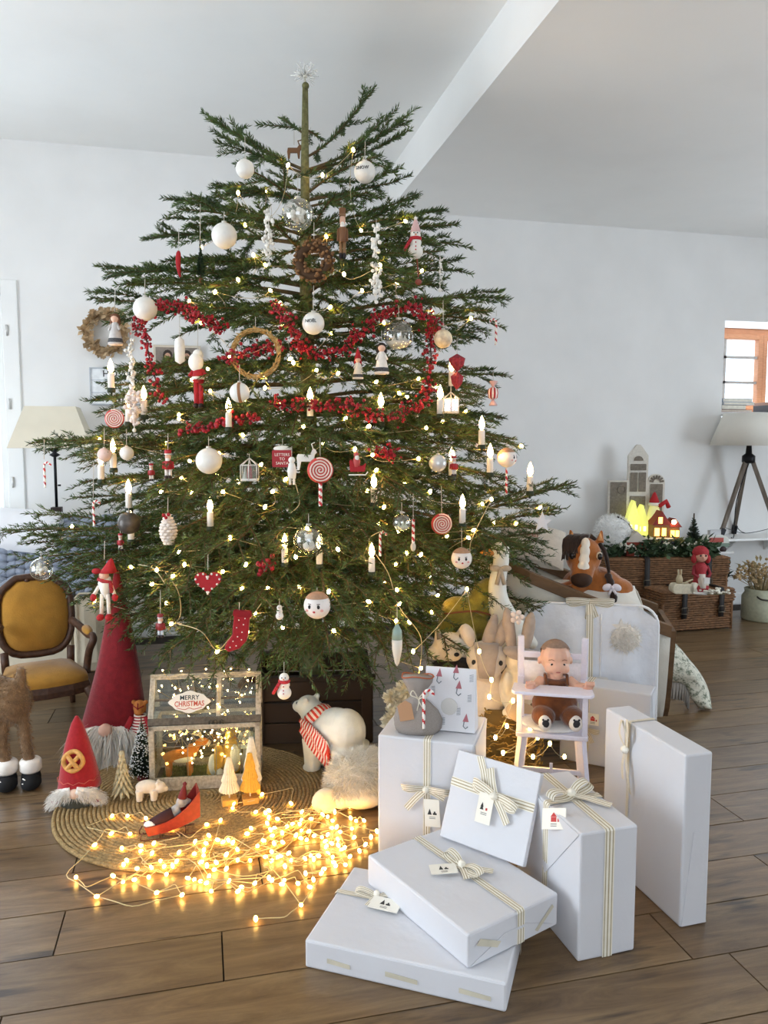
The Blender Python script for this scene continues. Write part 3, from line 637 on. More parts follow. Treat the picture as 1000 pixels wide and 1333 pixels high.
for x, z in ((-16, 70), (10, 56), (20, 14), (-22, 12), (6, 76)):
    q.add([on(x-4, z), on(x+4, z), on(x+1, z+11)], [(0, 1, 2)], 0); q.tube([on(x-2, z), on(x-3, z-6), on(x, z-9), on(x+3, z-6)], .7, 5, 1)
for x, z in ((24, 66), (-26, 48), (22, 40), (-12, 8), (8, 22)):
    for i in range(5): q.tube([on(x, z+i*2), on(x+5, z+i*2+1)], .35, 4, 1)
ob('print', q, [M('#b06a72', .7), M('#7d8288', .7)], pb, smooth=False)
# ---------------- burlap pouch with candy cane
pc = T('gift_pouch', 'grey mesh gift pouch tied with string, kraft tag and candy cane', 'bag', 543, 952, rot=-8, z=A_h+.0035)
g = G(); prof = [(26, 0), (29, 6), (30, 18), (26, 30), (16, 40), (8, 46), (11, 54), (18, 66), (19, 74)]
g.lathe(prof, 22, 0, Matrix.Diagonal((1.05, .55, 1, 1)), lambda a, i: .06*math.sin(5*a+i)+.03*math.sin(9*a))
ob('pouch', g, M('#a39a93', .9, .25, 2, .5, 3), pc)
ob('hem', G().tube([(19.5*1.05*math.cos(a)*(1+.06*math.sin(5*a+8)), 19.5*.55*math.sin(a)*(1+.06*math.sin(5*a+8)), 74+1.5*math.sin(3*a)) for a in [i*.26 for i in range(24)]], .9, 5, closed=True), M('#b5623c', .8), pc)
g = G()
for s in (-1, 1): g.tube(spline([(2, -7, 46), (4+s*8, -12, 58), (4+s*11, -12, 52), (3, -8, 45), (6+s*5, -13, 32)], 4), .8, 5)
ob('string', g, M('#e7dfcc', .9), pc)
ob('kraft_tag', G().prism([(-20, 18), (-2, 22), (-6, 42), (-14, 46), (-24, 38)], -16.5, -15.5), kraft, pc, smooth=False)
def cane(g, x, y, z, h, r, hook, tw=3.2, n=26, flip=1):
    pts = [(x, y, z + h*i/10) for i in range(10)] + [(x + flip*(hook - hook*math.cos(a)), y, z+h + hook*math.sin(a)) for a in [math.pi*i/9 for i in range(10)]]
    k = len(pts); P = spline(pts, 2); n8 = 8
    base = len(g.f); g.tube(P, r, n8, 0)
    for f_ in range(len(P)-1):
        for c in range(n8): g.m[base + f_*n8 + c] = 1 if ((c + f_*1.3) % 8) < 3.2 else 0
CW = [M('#f3efe8', .35, .02), M('#c4282c', .35, .05)]
g = G(); cane(g, 10, -15, 10, 44, 2.1, 6); ob('candy_cane', g, CW, pc)
# ================================================================ RUG and things on it
rc = F(258, 1040); RR = .515
rug = E_('jute_rug', 'round braided natural jute rug under the lantern', 'rug', rc)
g = G(); nr = 34
for i in range(nr):
    r = RR*(i+.6)/nr; n = max(12, int(64*r/RR)+12); w_ = RR/nr*.56
    g.tube([(r*math.cos(2*math.pi*k/n), r*math.sin(2*math.pi*k/n), .006+.001*math.sin(k*2.2+i)) for k in range(n)], w_, 6, closed=True)
ob('braid', g, M('#a3885c', .95, .35, 90, .8, 200), rug)
ob('backing', G().lathe([(RR-.004, .0005), (RR-.004, .005)], 48), M('#7f6a48', .95), rug)
RUGZ = .014
# ---- lantern greenhouse
lt = T('display_lantern', 'whitewashed wooden greenhouse lantern with glass panes and lit animal scene', 'lantern', 268, 1027, rot=7, z=RUGZ)
ww = M('#b3aa98', .8, .3, .25, .4, 1.2); dkw = M('#5b5348', .8, .3, .25); gl = glassmat('lantern_glass', (.9, .93, .9))
Wd, Dd, Hb = 71, 66, 86
def stick(nm, x0, x1, y0, y1, z0, z1, m=ww, X=None, par=None): return ob(nm, G().box(x0, x1, y0, y1, z0, z1, 0, X), m, par or lt, smooth=False, bevel=.6)
stick('base_board', -Wd, Wd, 0, 4, 0, 17); stick('base_board', -Wd, Wd, Dd-4, Dd, 0, 17); stick('base_board', -Wd, -Wd+4, 4, Dd-4, 0, 17); stick('base_board', Wd-4, Wd, 4, Dd-4, 0, 17)
stick('base_floor', -Wd+4, Wd-4, 4, Dd-4, 2, 6, dkw)
for x in (-Wd, Wd-7):
    for y in (0, Dd-6): stick('post', x, x+7, y, y+6, 17, Hb)
for y in (0, Dd-5): stick('top_rail', -Wd, Wd, y, y+5, Hb-6, Hb)
for x in (-Wd, Wd-6): stick('side_rail', x, x+6, 5, Dd-5, Hb-6, Hb)
for nm, b in (('front', (-Wd+7, Wd-7, 2, 2.6, 17, Hb-6)), ('back', (-Wd+7, Wd-7, Dd-3, Dd-2.4, 17, Hb-6))): ob('pane', G().box(*b), gl, lt, smooth=False)
for x in (-Wd+3, Wd-3): ob('pane', G().box(x-.3, x+.3, 6, Dd-6, 17, Hb-6), gl, lt, smooth=False)
g = G()
for x in (-22, 14, 45): g.tube([(x, 1, 17), (x, 1, 58)], .5, 5)
for x0, x1 in ((-64, -22), (-22, 14), (14, 45), (45, 64)):
    g.tube([(x0 + (x1-x0)*i/8, 1, 58 + 20*math.sin(math.pi*i/8)) for i in range(9)], .45, 5)
    g.tube([(x0 + (x1-x0)*i/8, 1, 80 - 16*math.sin(math.pi*i/8)) for i in range(9)], .4, 5)
g.tube([(-64, 1, 58), (64, 1, 58)], .4, 5); ob('wire_tracery', g, M('#8f8774', .5, metal=.5), lt)
# roof lid: front and back slopes
th_ = math.atan2(30, 58); Ls = math.hypot(30, 58)
Xr = Matrix.Translation((0, 1, Hb+1)) @ Matrix.Rotation(-math.atan2(Dd/2-1, 58), 4, 'X'); Ls = math.hypot(Dd/2-1, 58)
Xb = Matrix.Translation((0, Dd-1, Hb+1)) @ Matrix.Rotation(math.atan2(Dd/2-1, 58), 4, 'X')
for X, sgn in ((Xr, 1), (Xb, -1)):
    y0, y1 = (0, 4) if sgn > 0 else (-4, 0)
    for b in ((-Wd-1, -Wd+6, 0, Ls), (Wd-6, Wd+1, 0, Ls), (-Wd+6, Wd-6, Ls-7, Ls), (14, 20, 8, Ls-7)): stick('roof_frame', b[0], b[1], y0, y1, b[2], b[3], ww, X)
    stick('roof_frame', -Wd-1, Wd+1, y0-.5, y1+.5, 0, 9, dkw, X)
    stick('roof_bar', -Wd+6, Wd-6, y0+1, y1-1, 31, 34, dkw, X)
    ob('pane', G().box(-Wd+6, Wd-6, y0+1.6, y0+2.2, 9, Ls-7, 0, X), gl, lt, smooth=False)
for s in (-1, 1):
    ob('gable', G().add([(s*(Wd-2), 3, Hb), (s*(Wd-2), Dd-3, Hb), (s*(Wd-2), Dd/2, Hb+56)], [(0, 1, 2)]), gl, lt, smooth=False)
for x in (8, 14, 22): ob('latch', G().tube([(x-2, -1.5, Hb+1), (x-2, -2, Hb+5), (x, -2, Hb+7), (x+2, -2, Hb+5), (x+2, -1.5, Hb+1)], .8, 5), M('#44423d', .4, metal=.8), lt)
g = G(); zt = Hb+60
g.tube(spline([(-30, Dd/2, zt), (-36, Dd/2, zt+4), (-30, Dd/2, zt+7), (-24, Dd/2, zt+4), (-20, Dd/2, zt+2), (-18, Dd/2, zt+8), (0, Dd/2, zt+10), (18, Dd/2, zt+9), (20, Dd/2, zt+3), (25, Dd/2, zt+4), (31, Dd/2, zt+7), (36, Dd/2, zt+4), (30, Dd/2, zt)], 4), .8, 6); ob('wire_handle', g, M('#77705f', .45, metal=.7), lt)
sg = E_('sign_plaque', 'small oval white sign lettered Merry Christmas on the lantern roof', 'sign', lt.matrix_basis @ Vector((-19, 6, Hb+29)), lt.rotation_euler.z, lt.scale.x)
sg.rotation_euler = (-D2R(22), 0, lt.rotation_euler.z)
out = []
for i in range(32):
    a = 2*math.pi*i/32; rr_ = 1 + .06*math.cos(4*a) + .05*math.cos(8*a); out.append((24.5*rr_*math.cos(a), 13*rr_*math.sin(a)))
ob('plaque', G().prism(out, -1.2, 1.2), M('#e9e3d6', .6, .04), sg, smooth=False, bevel=.3)
text('lettering', 'MERRY', 8, M('#2f3b40', .7), sg, (0, -1.4, 5.2), ext=.05, bold=.12)
text('lettering', 'CHRISTMAS', 9.2, M('#c4543f', .7), sg, (0, -1.4, -2.6), ext=.05, bold=.15, sx=.78)
g = G(); g.tube(spline([(-16, -1.4, -7), (-6, -1.4, -9.5), (0, -1.4, -7.5), (6, -1.4, -9.5), (16, -1.4, -7)], 4), .5, 4); ob('flourish', g, M('#c4543f', .7), sg)
ob('hanging_string', G().tube([(-12, 0, 11), (-14, 2, 22), (-16, 4, 30)], .5, 5).tube([(6, 0, 11), (4, 2, 22), (2, 4, 30)], .5, 5), M('#8a7c5e', .8), sg)
# ---- little animals in the lantern
def inl(x, y, z): return lt.matrix_basis @ Vector((x, y, z))
def fig(name, label, cat, x, y, rot=0, z=6): return E_(name, label, cat, inl(x, y, z), lt.rotation_euler.z + D2R(rot), lt.scale.x)
ms = ob('moss_bed', G().add(*(lambda n: ([( -60+120*i/n, 8+50*j/8, 6.5 + 3*random.random()) for j in range(9) for i in range(n+1)], [(j*(n+1)+i, j*(n+1)+i+1, (j+1)*(n+1)+i+1, (j+1)*(n+1)+i) for j in range(8) for i in range(n)]))(24)), M('#4f5a30', 1, .4, .2, .8, 1), lt)
fur('moss', ms, 1800, 4, .7, M('#5d6a36', .9, .4, .3), lt, nb=1)
fx = fig('elk_figurine', 'small orange felt elk figurine with pale antlers inside the lantern', 'figurine', -36, 26, 8, 8)
g = G().ell((0, 0, 28), (22, 8, 9)).ell((16, 0, 34), (8, 6, 9)).tube([(18, 0, 34), (26, 0, 44)], [6, 5], 8).ell((30, 0, 44), (9, 5.5, 5.5))
for x, y in ((-15, -4), (-13, 4), (12, -4), (14, 4)): g.tube([(x, y, 24), (x, y, 0)], [4.5, 3], 8)
ob_ = blob('body', g, 1.2, M('#c8792f', .9, .25, .08, sheen=.3), fx)
g = G()
for s in (-1, 1):
    g.tube([(30, s*3, 48), (26, s*8, 56), (16, s*10, 60)], [1.6, 1.4, 1], 6)
    for q in ((24, 9, 57), (19, 10, 60)): g.tube([(q[0], s*q[1], q[2]), (q[0]+5, s*(q[1]+1), q[2]+8)], [1.3, .8], 5)
ob('antlers', g, M('#d9c9a5', .8), fx); ob('muzzle', G().ell((36, 0, 42), (5, 4, 4)).ell((6, -6, 24), (14, 3, 4)), M('#e8dcc0', .9), fx)
for x, y, s, rt_, lb in ((6, 24, .85, -30, 'bending'), (31, 26, 1.15, 10, 'upright')):
    p_ = fig('penguin_figurine', 'small %s yellow and white penguin figurine inside the lantern' % lb, 'figurine', x, y, rt_, 8)
    p_.scale = (lt.scale.x*s,)*3
    g = G().lathe([(2, 0), (10, 4), (12, 16), (9, 32), (6, 40), (0, 42)], 14, 0, Matrix.Shear('XY', 4, (.0 if s > 1 else .35, 0))).ell((0 if s > 1 else 14, -1, 46 if s > 1 else 43), (7, 7, 8))
    blob('body', g, 1, M('#d8a842', .9, .2, .1, sheen=.3), p_)
    ob('belly', G().ell((3 if s > 1 else 6, -6, 20), (7, 7, 17)), M('#eee8d8', .9), p_)
    ob('wing', G().ell((9 if s > 1 else 13, 0, 22), (3, 6, 13)), M('#c9ced2', .9), p_); ob('beak', G().tube([(3 if s > 1 else 18, -6, 46 if s > 1 else 42), (7 if s > 1 else 24, -10, 44 if s > 1 else 37)], [2, .4], 6), M('#d98a2b', .6), p_)
mu = fig('mushroom_figurine', 'pale blue capped mushroom figurine inside the lantern', 'figurine', 52, 34, 0, 8)
ob('stem', G().lathe([(9, 0), (10, 12), (6, 26), (5, 38)], 14), M('#dfe0da', .8), mu); ob('cap', G().lathe([(5, 36), (15, 35), (16, 39), (11, 50), (0, 56)], 18), M('#c6d3d2', .7, .1, .3), mu)
eg = fig('snowball_figurine', 'tiny white round ball beside the penguins inside the lantern', 'ball', 17, 14, 0, 8); ob('ball', G().ell((0, 0, 6), (5.5, 5.5, 6.5)), M('#eeeae0', .7), eg)
# ---- small wooden trees in front
for px, py, hh, c, lb in ((299, 1046, 62, '#e8dcc0', 'cream paper tree on block, the smaller one beside the gold tree'), (326, 1044, 66, '#d6a845', 'gold paper tree on a wooden block before the lantern'), (328, 1032, 75, '#efe6d0', 'tall cream paper tree behind the gold tree at the lantern corner')):
    t_ = T('paper_tree', lb, 'tree decoration', px, py, rot=18, z=RUGZ)
    ob('base_block', G().box(-10, 10, -8, 8, 0, 8), M('#c99a4e', .7, .15, .3, stretch=(1, 1, 4)), t_, smooth=False, bevel=.6)
    ob('stem', G().tube([(0, 0, 8), (0, 0, 20)], 1, 6), M('#e7dcc4', .8), t_)
    g = G(); tiers = 3
    for j in range(tiers):
        z0 = 18 + (hh-18)*j/tiers*.86; z1 = z0 + (hh-18)/tiers*1.25; r0 = 12.5 - j*3
        g.lathe([(r0, z0), (r0*1.02, z0+1.5), (r0*.42, z1)], 40, 0, None, lambda a, i: .07*(1 if int(a/(2*math.pi)*40+.5) % 2 else -1))
    g.lathe([(3, hh-8), (0, hh)], 10); ob('tiers', g, M(c, .85, .08, .3), t_, smooth=False)
# ---- cream resin tree
t_ = T('resin_tree', 'small glittery cream fir tree figurine beside the red-hatted gnome', 'tree decoration', 160, 1038, z=RUGZ)
g = G().tube([(0, 0, 0), (0, 0, 60)], [3, 1], 6)
for j in range(8):
    z = 6 + j*7; r = 15*(1-j/8.5)
    n = 9 if j < 5 else 6
    for k in range(n):
        a = 2*math.pi*(k+.5*(j % 2))/n; g.tube([(r*.2*math.cos(a), r*.2*math.sin(a), z+6), (r*.7*math.cos(a), r*.7*math.sin(a), z+2), (r*math.cos(a), r*math.sin(a), z-3)], [2.4, 2.2, .6], 5)
ob('foliage', g, M('#cfc29c', .5, .2, .3, .3, 2), t_)
# ---- frosted bottle-brush tree
def brushtree(t_, H, R, n, mg, ms, base=None):
    P = RNG.random(n)**.8; a = RNG.random(n)*2*math.pi; z = 6 + (H-6)*(1-np.sqrt(1-P*.985)); r = R*(1-(z-6)/(H-6))*(.75+.35*RNG.random(n)) + .6
    p0 = np.stack([np.zeros(n), np.zeros(n), z-1], 1); p1 = np.stack([r*np.cos(a), r*np.sin(a), z+1.5*RNG.normal(size=n)+r*.12], 1)
    sd = np.cross(p1-p0, RNG.normal(size=(n, 3))); sd /= np.linalg.norm(sd, axis=1)[:, None]; wd = .42
    V = np.stack([p0-sd*wd, p0+sd*wd, p1+sd*wd*.6, p1-sd*wd*.6], 1).reshape(-1, 3); k = np.arange(n)*4
    o = ob('bristles', npmesh('bristles', V, np.stack([k, k+1, k+2, k+3], 1)), mg, t_, kind='stuff')
    if ms:
        m_ = n//4; i = RNG.choice(n, m_, False); c = p1[i]; rr_ = .9; off = np.array([[1, 0, 0], [-1, 0, 0], [0, 1, 0], [0, -1, 0], [0, 0, 1], [0, 0, -1]])*rr_
        V = (c[:, None]+off[None]).reshape(-1, 3); fs = np.array([[0, 2, 4], [2, 1, 4], [1, 3, 4], [3, 0, 4], [2, 0, 5], [1, 2, 5], [3, 1, 5], [0, 3, 5]]); Fq = (np.arange(m_)[:, None, None]*6+fs[None]).reshape(-1, 3)
        ob('snow', npmesh('snow', V, Fq), ms, t_, kind='stuff')
    ob('stem', G().tube([(0, 0, 0), (0, 0, H+1)], .8, 6), M('#4d3b2a', .8), t_)
    if base: ob('stand', G().lathe([(7, 0), (7, 3), (5, 6), (0, 6)], 14), base, t_)
t_ = T('bottle_brush_tree', 'snow-flecked dark green bottle brush tree beside the lantern', 'tree decoration', 186, 1014, z=RUGZ)
brushtree(t_, 82, 18, 2600, M('#26331f', .9, .3), M('#eef0ee', .8), M('#6b2323', .6))
# ---- white wooden bear block
t_ = T('wooden_bear', 'small white carved wooden bear on the jute rug by the sleigh', 'figurine', 196, 1040, rot=8, z=RUGZ)
g = G().ell((-4, 0, 17), (15, 8, 9)).ell((13, 0, 15), (7, 7, 7.5)).ell((19, 0, 12.5), (4, 4, 3.6)).ell((10, -4, 22), 2.4).ell((10, 4, 22), 2.4)
for x, y in ((-13, -4), (-13, 4), (5, -4), (5, 4)): g.tube([(x, y, 14), (x, y, 0)], [5.2, 4.4], 8)
blob('body', g, 1, M('#e4d6c2', .7, .05, .2), t_, 4)
# ---- sleigh with figure
sl = T('toy_sleigh', 'small red metal sleigh tipped on the rug among the fairy lights', 'sleigh', 226, 1084, rot=22, z=RUGZ)
red = M('#8c2b23', .5, .15, .2); red2 = M('#6e1f20', .6, .15, .2)
g = G(); rows = []
for i in range(9):
    t = i/8; x = -32+64*t; w_ = 9+5*t; h0 = 6+16*(t**2); h1 = h0 + 12 + 22*t**3
    rows.append([(x-4*(1-t), -w_, h1), (x, -w_*.9, h0), (x, w_*.9, h0), (x-4*(1-t), w_, h1)])
g.grid(rows); g.add(rows[-1], [(0, 1, 2, 3)]); g.add(rows[0], [(3, 2, 1, 0)]); ob('shell', g, red, sl, smooth=False, solid=1.4)
g = G()
for s in (-1, 1):
    g.tube(spline([(-38, s*9, 12), (-42, s*9, 5), (-36, s*9, 1), (0, s*11, 1), (28, s*12, 1)], 5), .9, 6)
    for x, z in ((-18, 8), (14, 12)): g.tube([(x, s*10, 1), (x, s*9, z)], .8, 6)
ob('runner', g, M('#5d4038', .4, metal=.7), sl)
ob('lining', G().box(-26, 26, -8, 8, 12, 15, 0, Matrix.Rotation(D2R(-14), 4, 'Y')), red2, sl, smooth=False)
sf = E_('plush_mouse', 'tiny grey and white doll with maroon scarf lying in the sleigh', 'doll', sl.matrix_basis @ Vector((0, 0, 18)), sl.rotation_euler.z, sl.scale.x)
blob('body', G().tube([(-24, 0, 0), (-6, 0, 6), (8, 0, 14)], [6, 8, 7], 10).ell((12, 0, 22), (8, 7, 7.5)).ell((20, -1, 22), (3.5, 3, 3)), 1.1, M('#a9a29c', .95, .25, .2, sheen=.4), sf)
ob('trousers', G().tube([(-30, 0, -2), (-12, -2, 5), (0, -2, 9)], [6.5, 8.6, 9], 10), M('#3d1d1f', .9), sf)
ob('hat', G().lathe([(6, 0), (5, 6), (2, 16), (3, 19), (0, 22)], 12, 0, Matrix.Translation((12, 0, 27)) @ Matrix.Rotation(.2, 4, 'Y')), M('#6f2326', .8), sf)
ob('cotton', G().ell((-28, -2, 0), (9, 7, 5)), M('#f2ede6', .95), sf)
# ---- polar bear
pb_ = T('polar_bear', 'white standing polar bear figure with head raised, wearing a striped scarf', 'bear figure', 424, 1004, rot=-38)
pw_ = M('#e9e6d8', .9, .04, .1, .25, .8, sheen=.3)
g = G().ell((22, 0, 58), (36, 25, 31)).ell((6, 0, 55), (26, 23, 27)).ell((36, 0, 62), (26, 25, 29)).tube([(-6, 0, 58), (-18, 0, 70), (-26, 0, 78)], [22, 19, 16], 12)
g.ell((-30, 0, 80), (17, 16, 15)).tube([(-32, 0, 79), (-48, 0, 77)], [12, 8.5], 12).ell((-48, 0, 77), (8.5, 8.5, 8)).ell((-24, -11, 93), (4.5, 3, 4.5)).ell((-24, 11, 93), (4.5, 3, 4.5))
for x, y in ((-8, -13), (-4, 13), (40, -15), (42, 15)): g.tube([(x, y, 46), (x-2, y, 20), (x-3, y, 5)], [16, 12, 10.5], 12).ell((x-7, y, 5.5), (11.5, 9.5, 5.5))
blob('body', g, 1.6, pw_, pb_, 10)
bk_ = M('#171513', .35)
ob('nose', G().ell((-56, 0, 79), (3.2, 4, 3)), bk_, pb_)
for s in (-1, 1): ob('eye', G().ell((-41.5, s*8.6, 84.5), 2), bk_, pb_)
SCF = stripemat('scarf_stripe', '#cf3a2e', '#f0d9c8', .55, 'X')
def scarfstrip(rows, par, nm='scarf', cols=2, m0=None, m1=None):
    g = G(); g.grid(rows); nr = len(rows)-1; nc = len(rows[0])-1
    for i in range(nr):
        for j in range(nc): g.m[i*nc+j] = (i % 2)
    return ob(nm, g, [m0 or M('#d4402f', .95, .1, .5), m1 or M('#f0dccb', .95, .1, .5)], par, smooth=True, solid=1.2)
rows = []
for i in range(49):
    a = 2*math.pi*i/48; c = Vector((-15, 0, 66)); u = Vector((.55, 0, .83)); v = Vector((0, 1, 0)); nrm = Vector((-.83, 0, .55))
    rows.append([tuple(c + (u*math.cos(a)*rr_ + v*math.sin(a)*rr_) + nrm*q) for rr_, q in ((21, 7), (23.5, 3), (24, -3), (22.5, -8))])
scarfstrip(rows, pb_)
rows = []
for i in range(27):
    t = i/26; rows.append([tuple(Vector((-20+52*t, -25-5*math.sin(t*2)-3*math.sin(j*1.6+t*4), 64-18*t-9*t*t + (j-3)*(3.2+3.4*t))) ) for j in range(7)])
scarfstrip(rows, pb_, 'scarf_tail')
g = G()
for j in range(22):
    z = 38 + (j-11)*1.5; g.tube([(31, -31, z), (35+random.random()*2, -31-random.random()*2, z-5-random.random()*4)], .7, 4)
ob('fringe', g, M('#d4402f', .95), pb_)
# ---- plush lying on its side, long white fur
pl = T('plush_sheep', 'fluffy cream plush animal lying face down beside the polar bear', 'plush toy', 462, 1046, rot=20)
g = G().ell((10, 0, 34), (46, 34, 34)).ell((34, -4, 30), (32, 30, 30)).ell((-18, -6, 20), (22, 22, 20))
bd = blob('body', g, 2.4, M('#e6dcc6', .95, .06, .1, sheen=.3), pl, 8)
fur('fleece', bd, 9000, 11, .55, M('#f0e9da', .9, .06, .1), pl, droop=(.1, 0, -.35), nb=.7, sel=lambda p: p[2] > 22)
ob('ear', G().ell((-44, -16, 18), (18, 7, 17), R=(0, 15, 0)), M('#dfd2b8', .9, .06, .2), pl)
ob('belly', G().ell((8, -12, 19), (36, 28, 18)), M('#e6dac2', .9, .06, .2), pl); ob('foot', G().ell((38, -30, 10), (14, 10, 10)), M('#e0d3ba', .9, .06, .2), pl)
# ---- small gnome with pretzel
gn = T('felt_gnome', 'small gnome in red felt hat with pretzel and white braids', 'gnome', 104, 1046, rot=6)
redf = M('#a11f26', .95, .12, .25, .3, 2, sheen=.4)
g = G().lathe([(27, 24), (26, 30), (22, 52), (15, 82), (7, 108), (2, 117), (0, 118)], 24, 0, None, lambda a, i: .03*math.sin(3*a+i)); ob('hat', g, redf, gn)
ob('hat_trim', G().tube([(25.7*math.cos(a), 25.7*math.sin(a), 36+3*(k % 2)) for k, a in enumerate([i*math.pi/12 for i in range(24)])], .5, 4, closed=True), M('#c96a5a', .9), gn)
ob('body', G().lathe([(18, 0), (24, 4), (25, 18), (23, 26)], 22), M('#4a4a42', .95, .15, .3), gn)
ob('nose', G().ell((1, -26, 25), (7, 6, 6.5)), M('#e8c4ad', .8), gn)
wh = M('#efe9e0', .95, .05, .2)
for s in (-1, 1):
    b = ob('braid', G().tube(spline([(s*3, -25, 28), (s*16, -22, 24), (s*25, -12, 15), (s*27, -12, 6), (s*31, -14, -1 if s < 0 else 1)], 4), [6]*9+[7]*4+[5, 4, 3, 2][:4], 8), wh, gn)
    fur('braid_hair', b, 700, 9, .6, wh, gn, droop=(s*.5, 0, -.8), nb=.5)
    ob('braid_tie', G().lathe([(6.5, -2), (6.8, 0), (6.5, 2)], 10, 0, Matrix.Translation((s*26, -12, 11))), M('#8e1f25', .8), gn)
pz = M('#cf9a55', .6, .15, .3); g = G()
g.tube([(12*math.cos(a), -1.5*math.sin(a*3)-21.5-math.sin(a)*-3, 66+11*math.sin(a)) for a in [i*.27 for i in range(24)]], 3, 8, closed=True)
g.tube(spline([(-9, -19, 74), (-2, -24, 68), (3, -25, 62), (7, -24, 57)], 4), 2.8, 8).tube(spline([(9, -19, 74), (2, -23, 67), (-3, -25.5, 62), (-7, -24, 57)], 4), 2.8, 8); ob('pretzel', g, pz, gn)
# ---- tall gnome
gn = T('tall_gnome', 'tall gnome with long dark red hat and bushy white beard by the armchair', 'gnome', 150, 977, rot=4)
g = G(); rows = []
for i in range(16):
    t = i/15; z = 34+250*t*.83; r = 40*(1-t)**.85*(1-.12*t)+1.2; cx = 4*math.sin(t*3) + 8*t; rows.append([(cx+r*math.cos(a), r*.8*math.sin(a), z+3*math.sin(4*a+t*9)*(1-t)) for a in [2*math.pi*k/24 for k in range(24)]])
g.grid(rows, cu=True); g.add([rows[-1][k] for k in range(24)], [tuple(range(24))]); ob('hat', g, M('#7d1a22', .95, .15, .15, .3, 1.2, sheen=.3), gn)
ob('body', G().lathe([(26, 0), (36, 6), (38, 24), (32, 44)], 22), M('#2d2522', .95), gn)
ob('nose', G().ell((0, -40, 42), (8.5, 8, 8.5)), M('#e9bba6', .8), gn)
bs_ = ob('beard_base', G().ell((0, -26, 24), (38, 14, 22)), wh, gn); fur('beard', bs_, 5200, 34, .8, M('#ece6dc', .9, .05, .2), gn, droop=(0, -.25, -1.0), nb=.55, jit=.22, sel=lambda p: p[1] < -22 and p[2] > 8)
# ---- striped reindeer doll beside lantern
rd = T('reindeer_doll', 'small brown reindeer doll in red and white striped shirt behind the brush tree', 'doll', 184, 985, rot=0)
blob('head', G().ell((0, 0, 66), (8.5, 8, 10)).ell((0, -6, 62), (6, 5, 5)).ell((-8, 0, 73), 3).ell((8, 0, 73), 3), 1, M('#b56f35', .9, .1, .2), rd)
rows = [[(r*math.cos(a), r*.8*math.sin(a), z) for a in [2*math.pi*k/16 for k in range(17)]] for r, z in [(14-i*.42, 28+i*1.8) for i in range(17)]]
scarfstrip(rows, rd, 'shirt', m0=M('#a5242c', .9), m1=M('#efe2d6', .9))
for s in (-1, 1): ob('arm', G().tube([(s*9, -3, 54), (s*15, -7, 42), (s*15, -9, 34)], [4, 4, 4.5], 8), M('#9c1f28', .9), rd); ob('hand', G().ell((s*15, -10, 31), 3.6), M('#b98a5a', .9), rd); ob('leg', G().tube([(s*5, 0, 30), (s*5, -3, 4)], [5, 4.5], 8), M('#8a5a32', .9), rd)
ob('harness', G().tube([(-7, -6, 70), (0, -9.5, 67), (7, -6, 70)], .8, 5).tube([(0, -8, 74), (0, -10, 66)], .8, 5), M('#8e2a24', .8), rd)
# ---- plush reindeer at the edge of the picture
rp = T('plush_reindeer', 'standing brown furry plush reindeer in black boots with white cuffs', 'plush toy', 14, 1022, rot=0)
bf = M('#7d6246', .95, .3, .15, .3, .6, sheen=.4)
g = G().ell((-20, 0, 112), (50, 26, 34)).ell((6, 0, 112), (24, 24, 30)).tube([(18, 0, 134), (20, 0, 156)], [7, 6], 8).tube([(-62, 0, 120), (-76, 0, 175)], [20, 15], 10).ell((-82, 0, 190), (24, 17, 18)).ell((-100, 0, 184), (13, 11, 10))
for x, y in ((-2, -8), (26, -2), (-44, -10), (-38, 8)): g.tube(spline([(x*.8, y, 96), (x-3, y, 60), (x+2, y, 26)], 3), 7.5, 10)
b = blob('body', g, 2.6, bf, rp, 5); fur('fur', b, 7000, 4.5, .5, M('#8f7253', .95, .3, .2), rp, droop=(0, 0, -.5), nb=.8)
for x, y in ((0, -8), (28, -2), (-42, -10), (-36, 8)):
    bt = ob('boot', G().lathe([(8, 0), (12, 3), (12, 14), (10, 22)], 16).ell((4, -9, 9), (12, 15, 9.5)), M('#141416', .9, .1, .2), rp); 
    for o in (bt,): o.location = (x, y, 0)
    c_ = ob('cuff', G().lathe([(11, 20), (13.5, 23), (13.5, 34), (11, 37)], 16), wh, rp, loc=(x, y, 0))
    ob('lace', G().tube([(-3, -17, 17), (4, -19, 14), (-2, -21, 12), (6, -22, 10)], .8, 4), wh, rp, loc=(x, y, 0))
ob('antler', G().tube(spline([(-84, 0, 205), (-80, 6, 226), (-70, 10, 240)], 4), 3, 6).tube([(-80, 6, 226), (-92, 10, 240)], 2.5, 6), M('#6d4a2c', .9), rp)
# ================================================================ TOYS BEHIND THE GIFTS
lil = M('#e9e3ee', .45, .03, .3)
hc = T('toy_high_chair', 'lilac-white wooden toy high chair with tray, behind the leaning gift', 'high chair', 716, 1050, rot=-12)
SZ = 104
for x, y, x2, y2 in ((-36, -30, -46, -38), (36, -30, 46, -38), (-34, 28, -44, 40), (34, 28, 44, 40)): ob('leg', G().bar((x2, y2, 0), (x, y, SZ), 9, 9), lil, hc, smooth=False, bevel=.8)
ob('seat', G().box(-44, 44, -36, 34, SZ, SZ+6), lil, hc, smooth=False, bevel=1.2)
g = G().ell((0, -2, SZ+9), (40, 33, 6), 24, 8); ob('cushion', g, M('#eeeae6', .9, .06, .15), hc)
for x in (-40, 40):
    ob('front_post', G().box(x-3.5, x+3.5, -34, -27, SZ+6, SZ+58), lil, hc, smooth=False, bevel=.8); ob('back_post', G().bar((x, 28, SZ), (x*1.04, 36, SZ+112), 8, 8), lil, hc, smooth=False, bevel=.8)
    ob('arm_rest', G().box(x-4, x+4, -34, 32, SZ+54, SZ+59), lil, hc, smooth=False, bevel=.8)
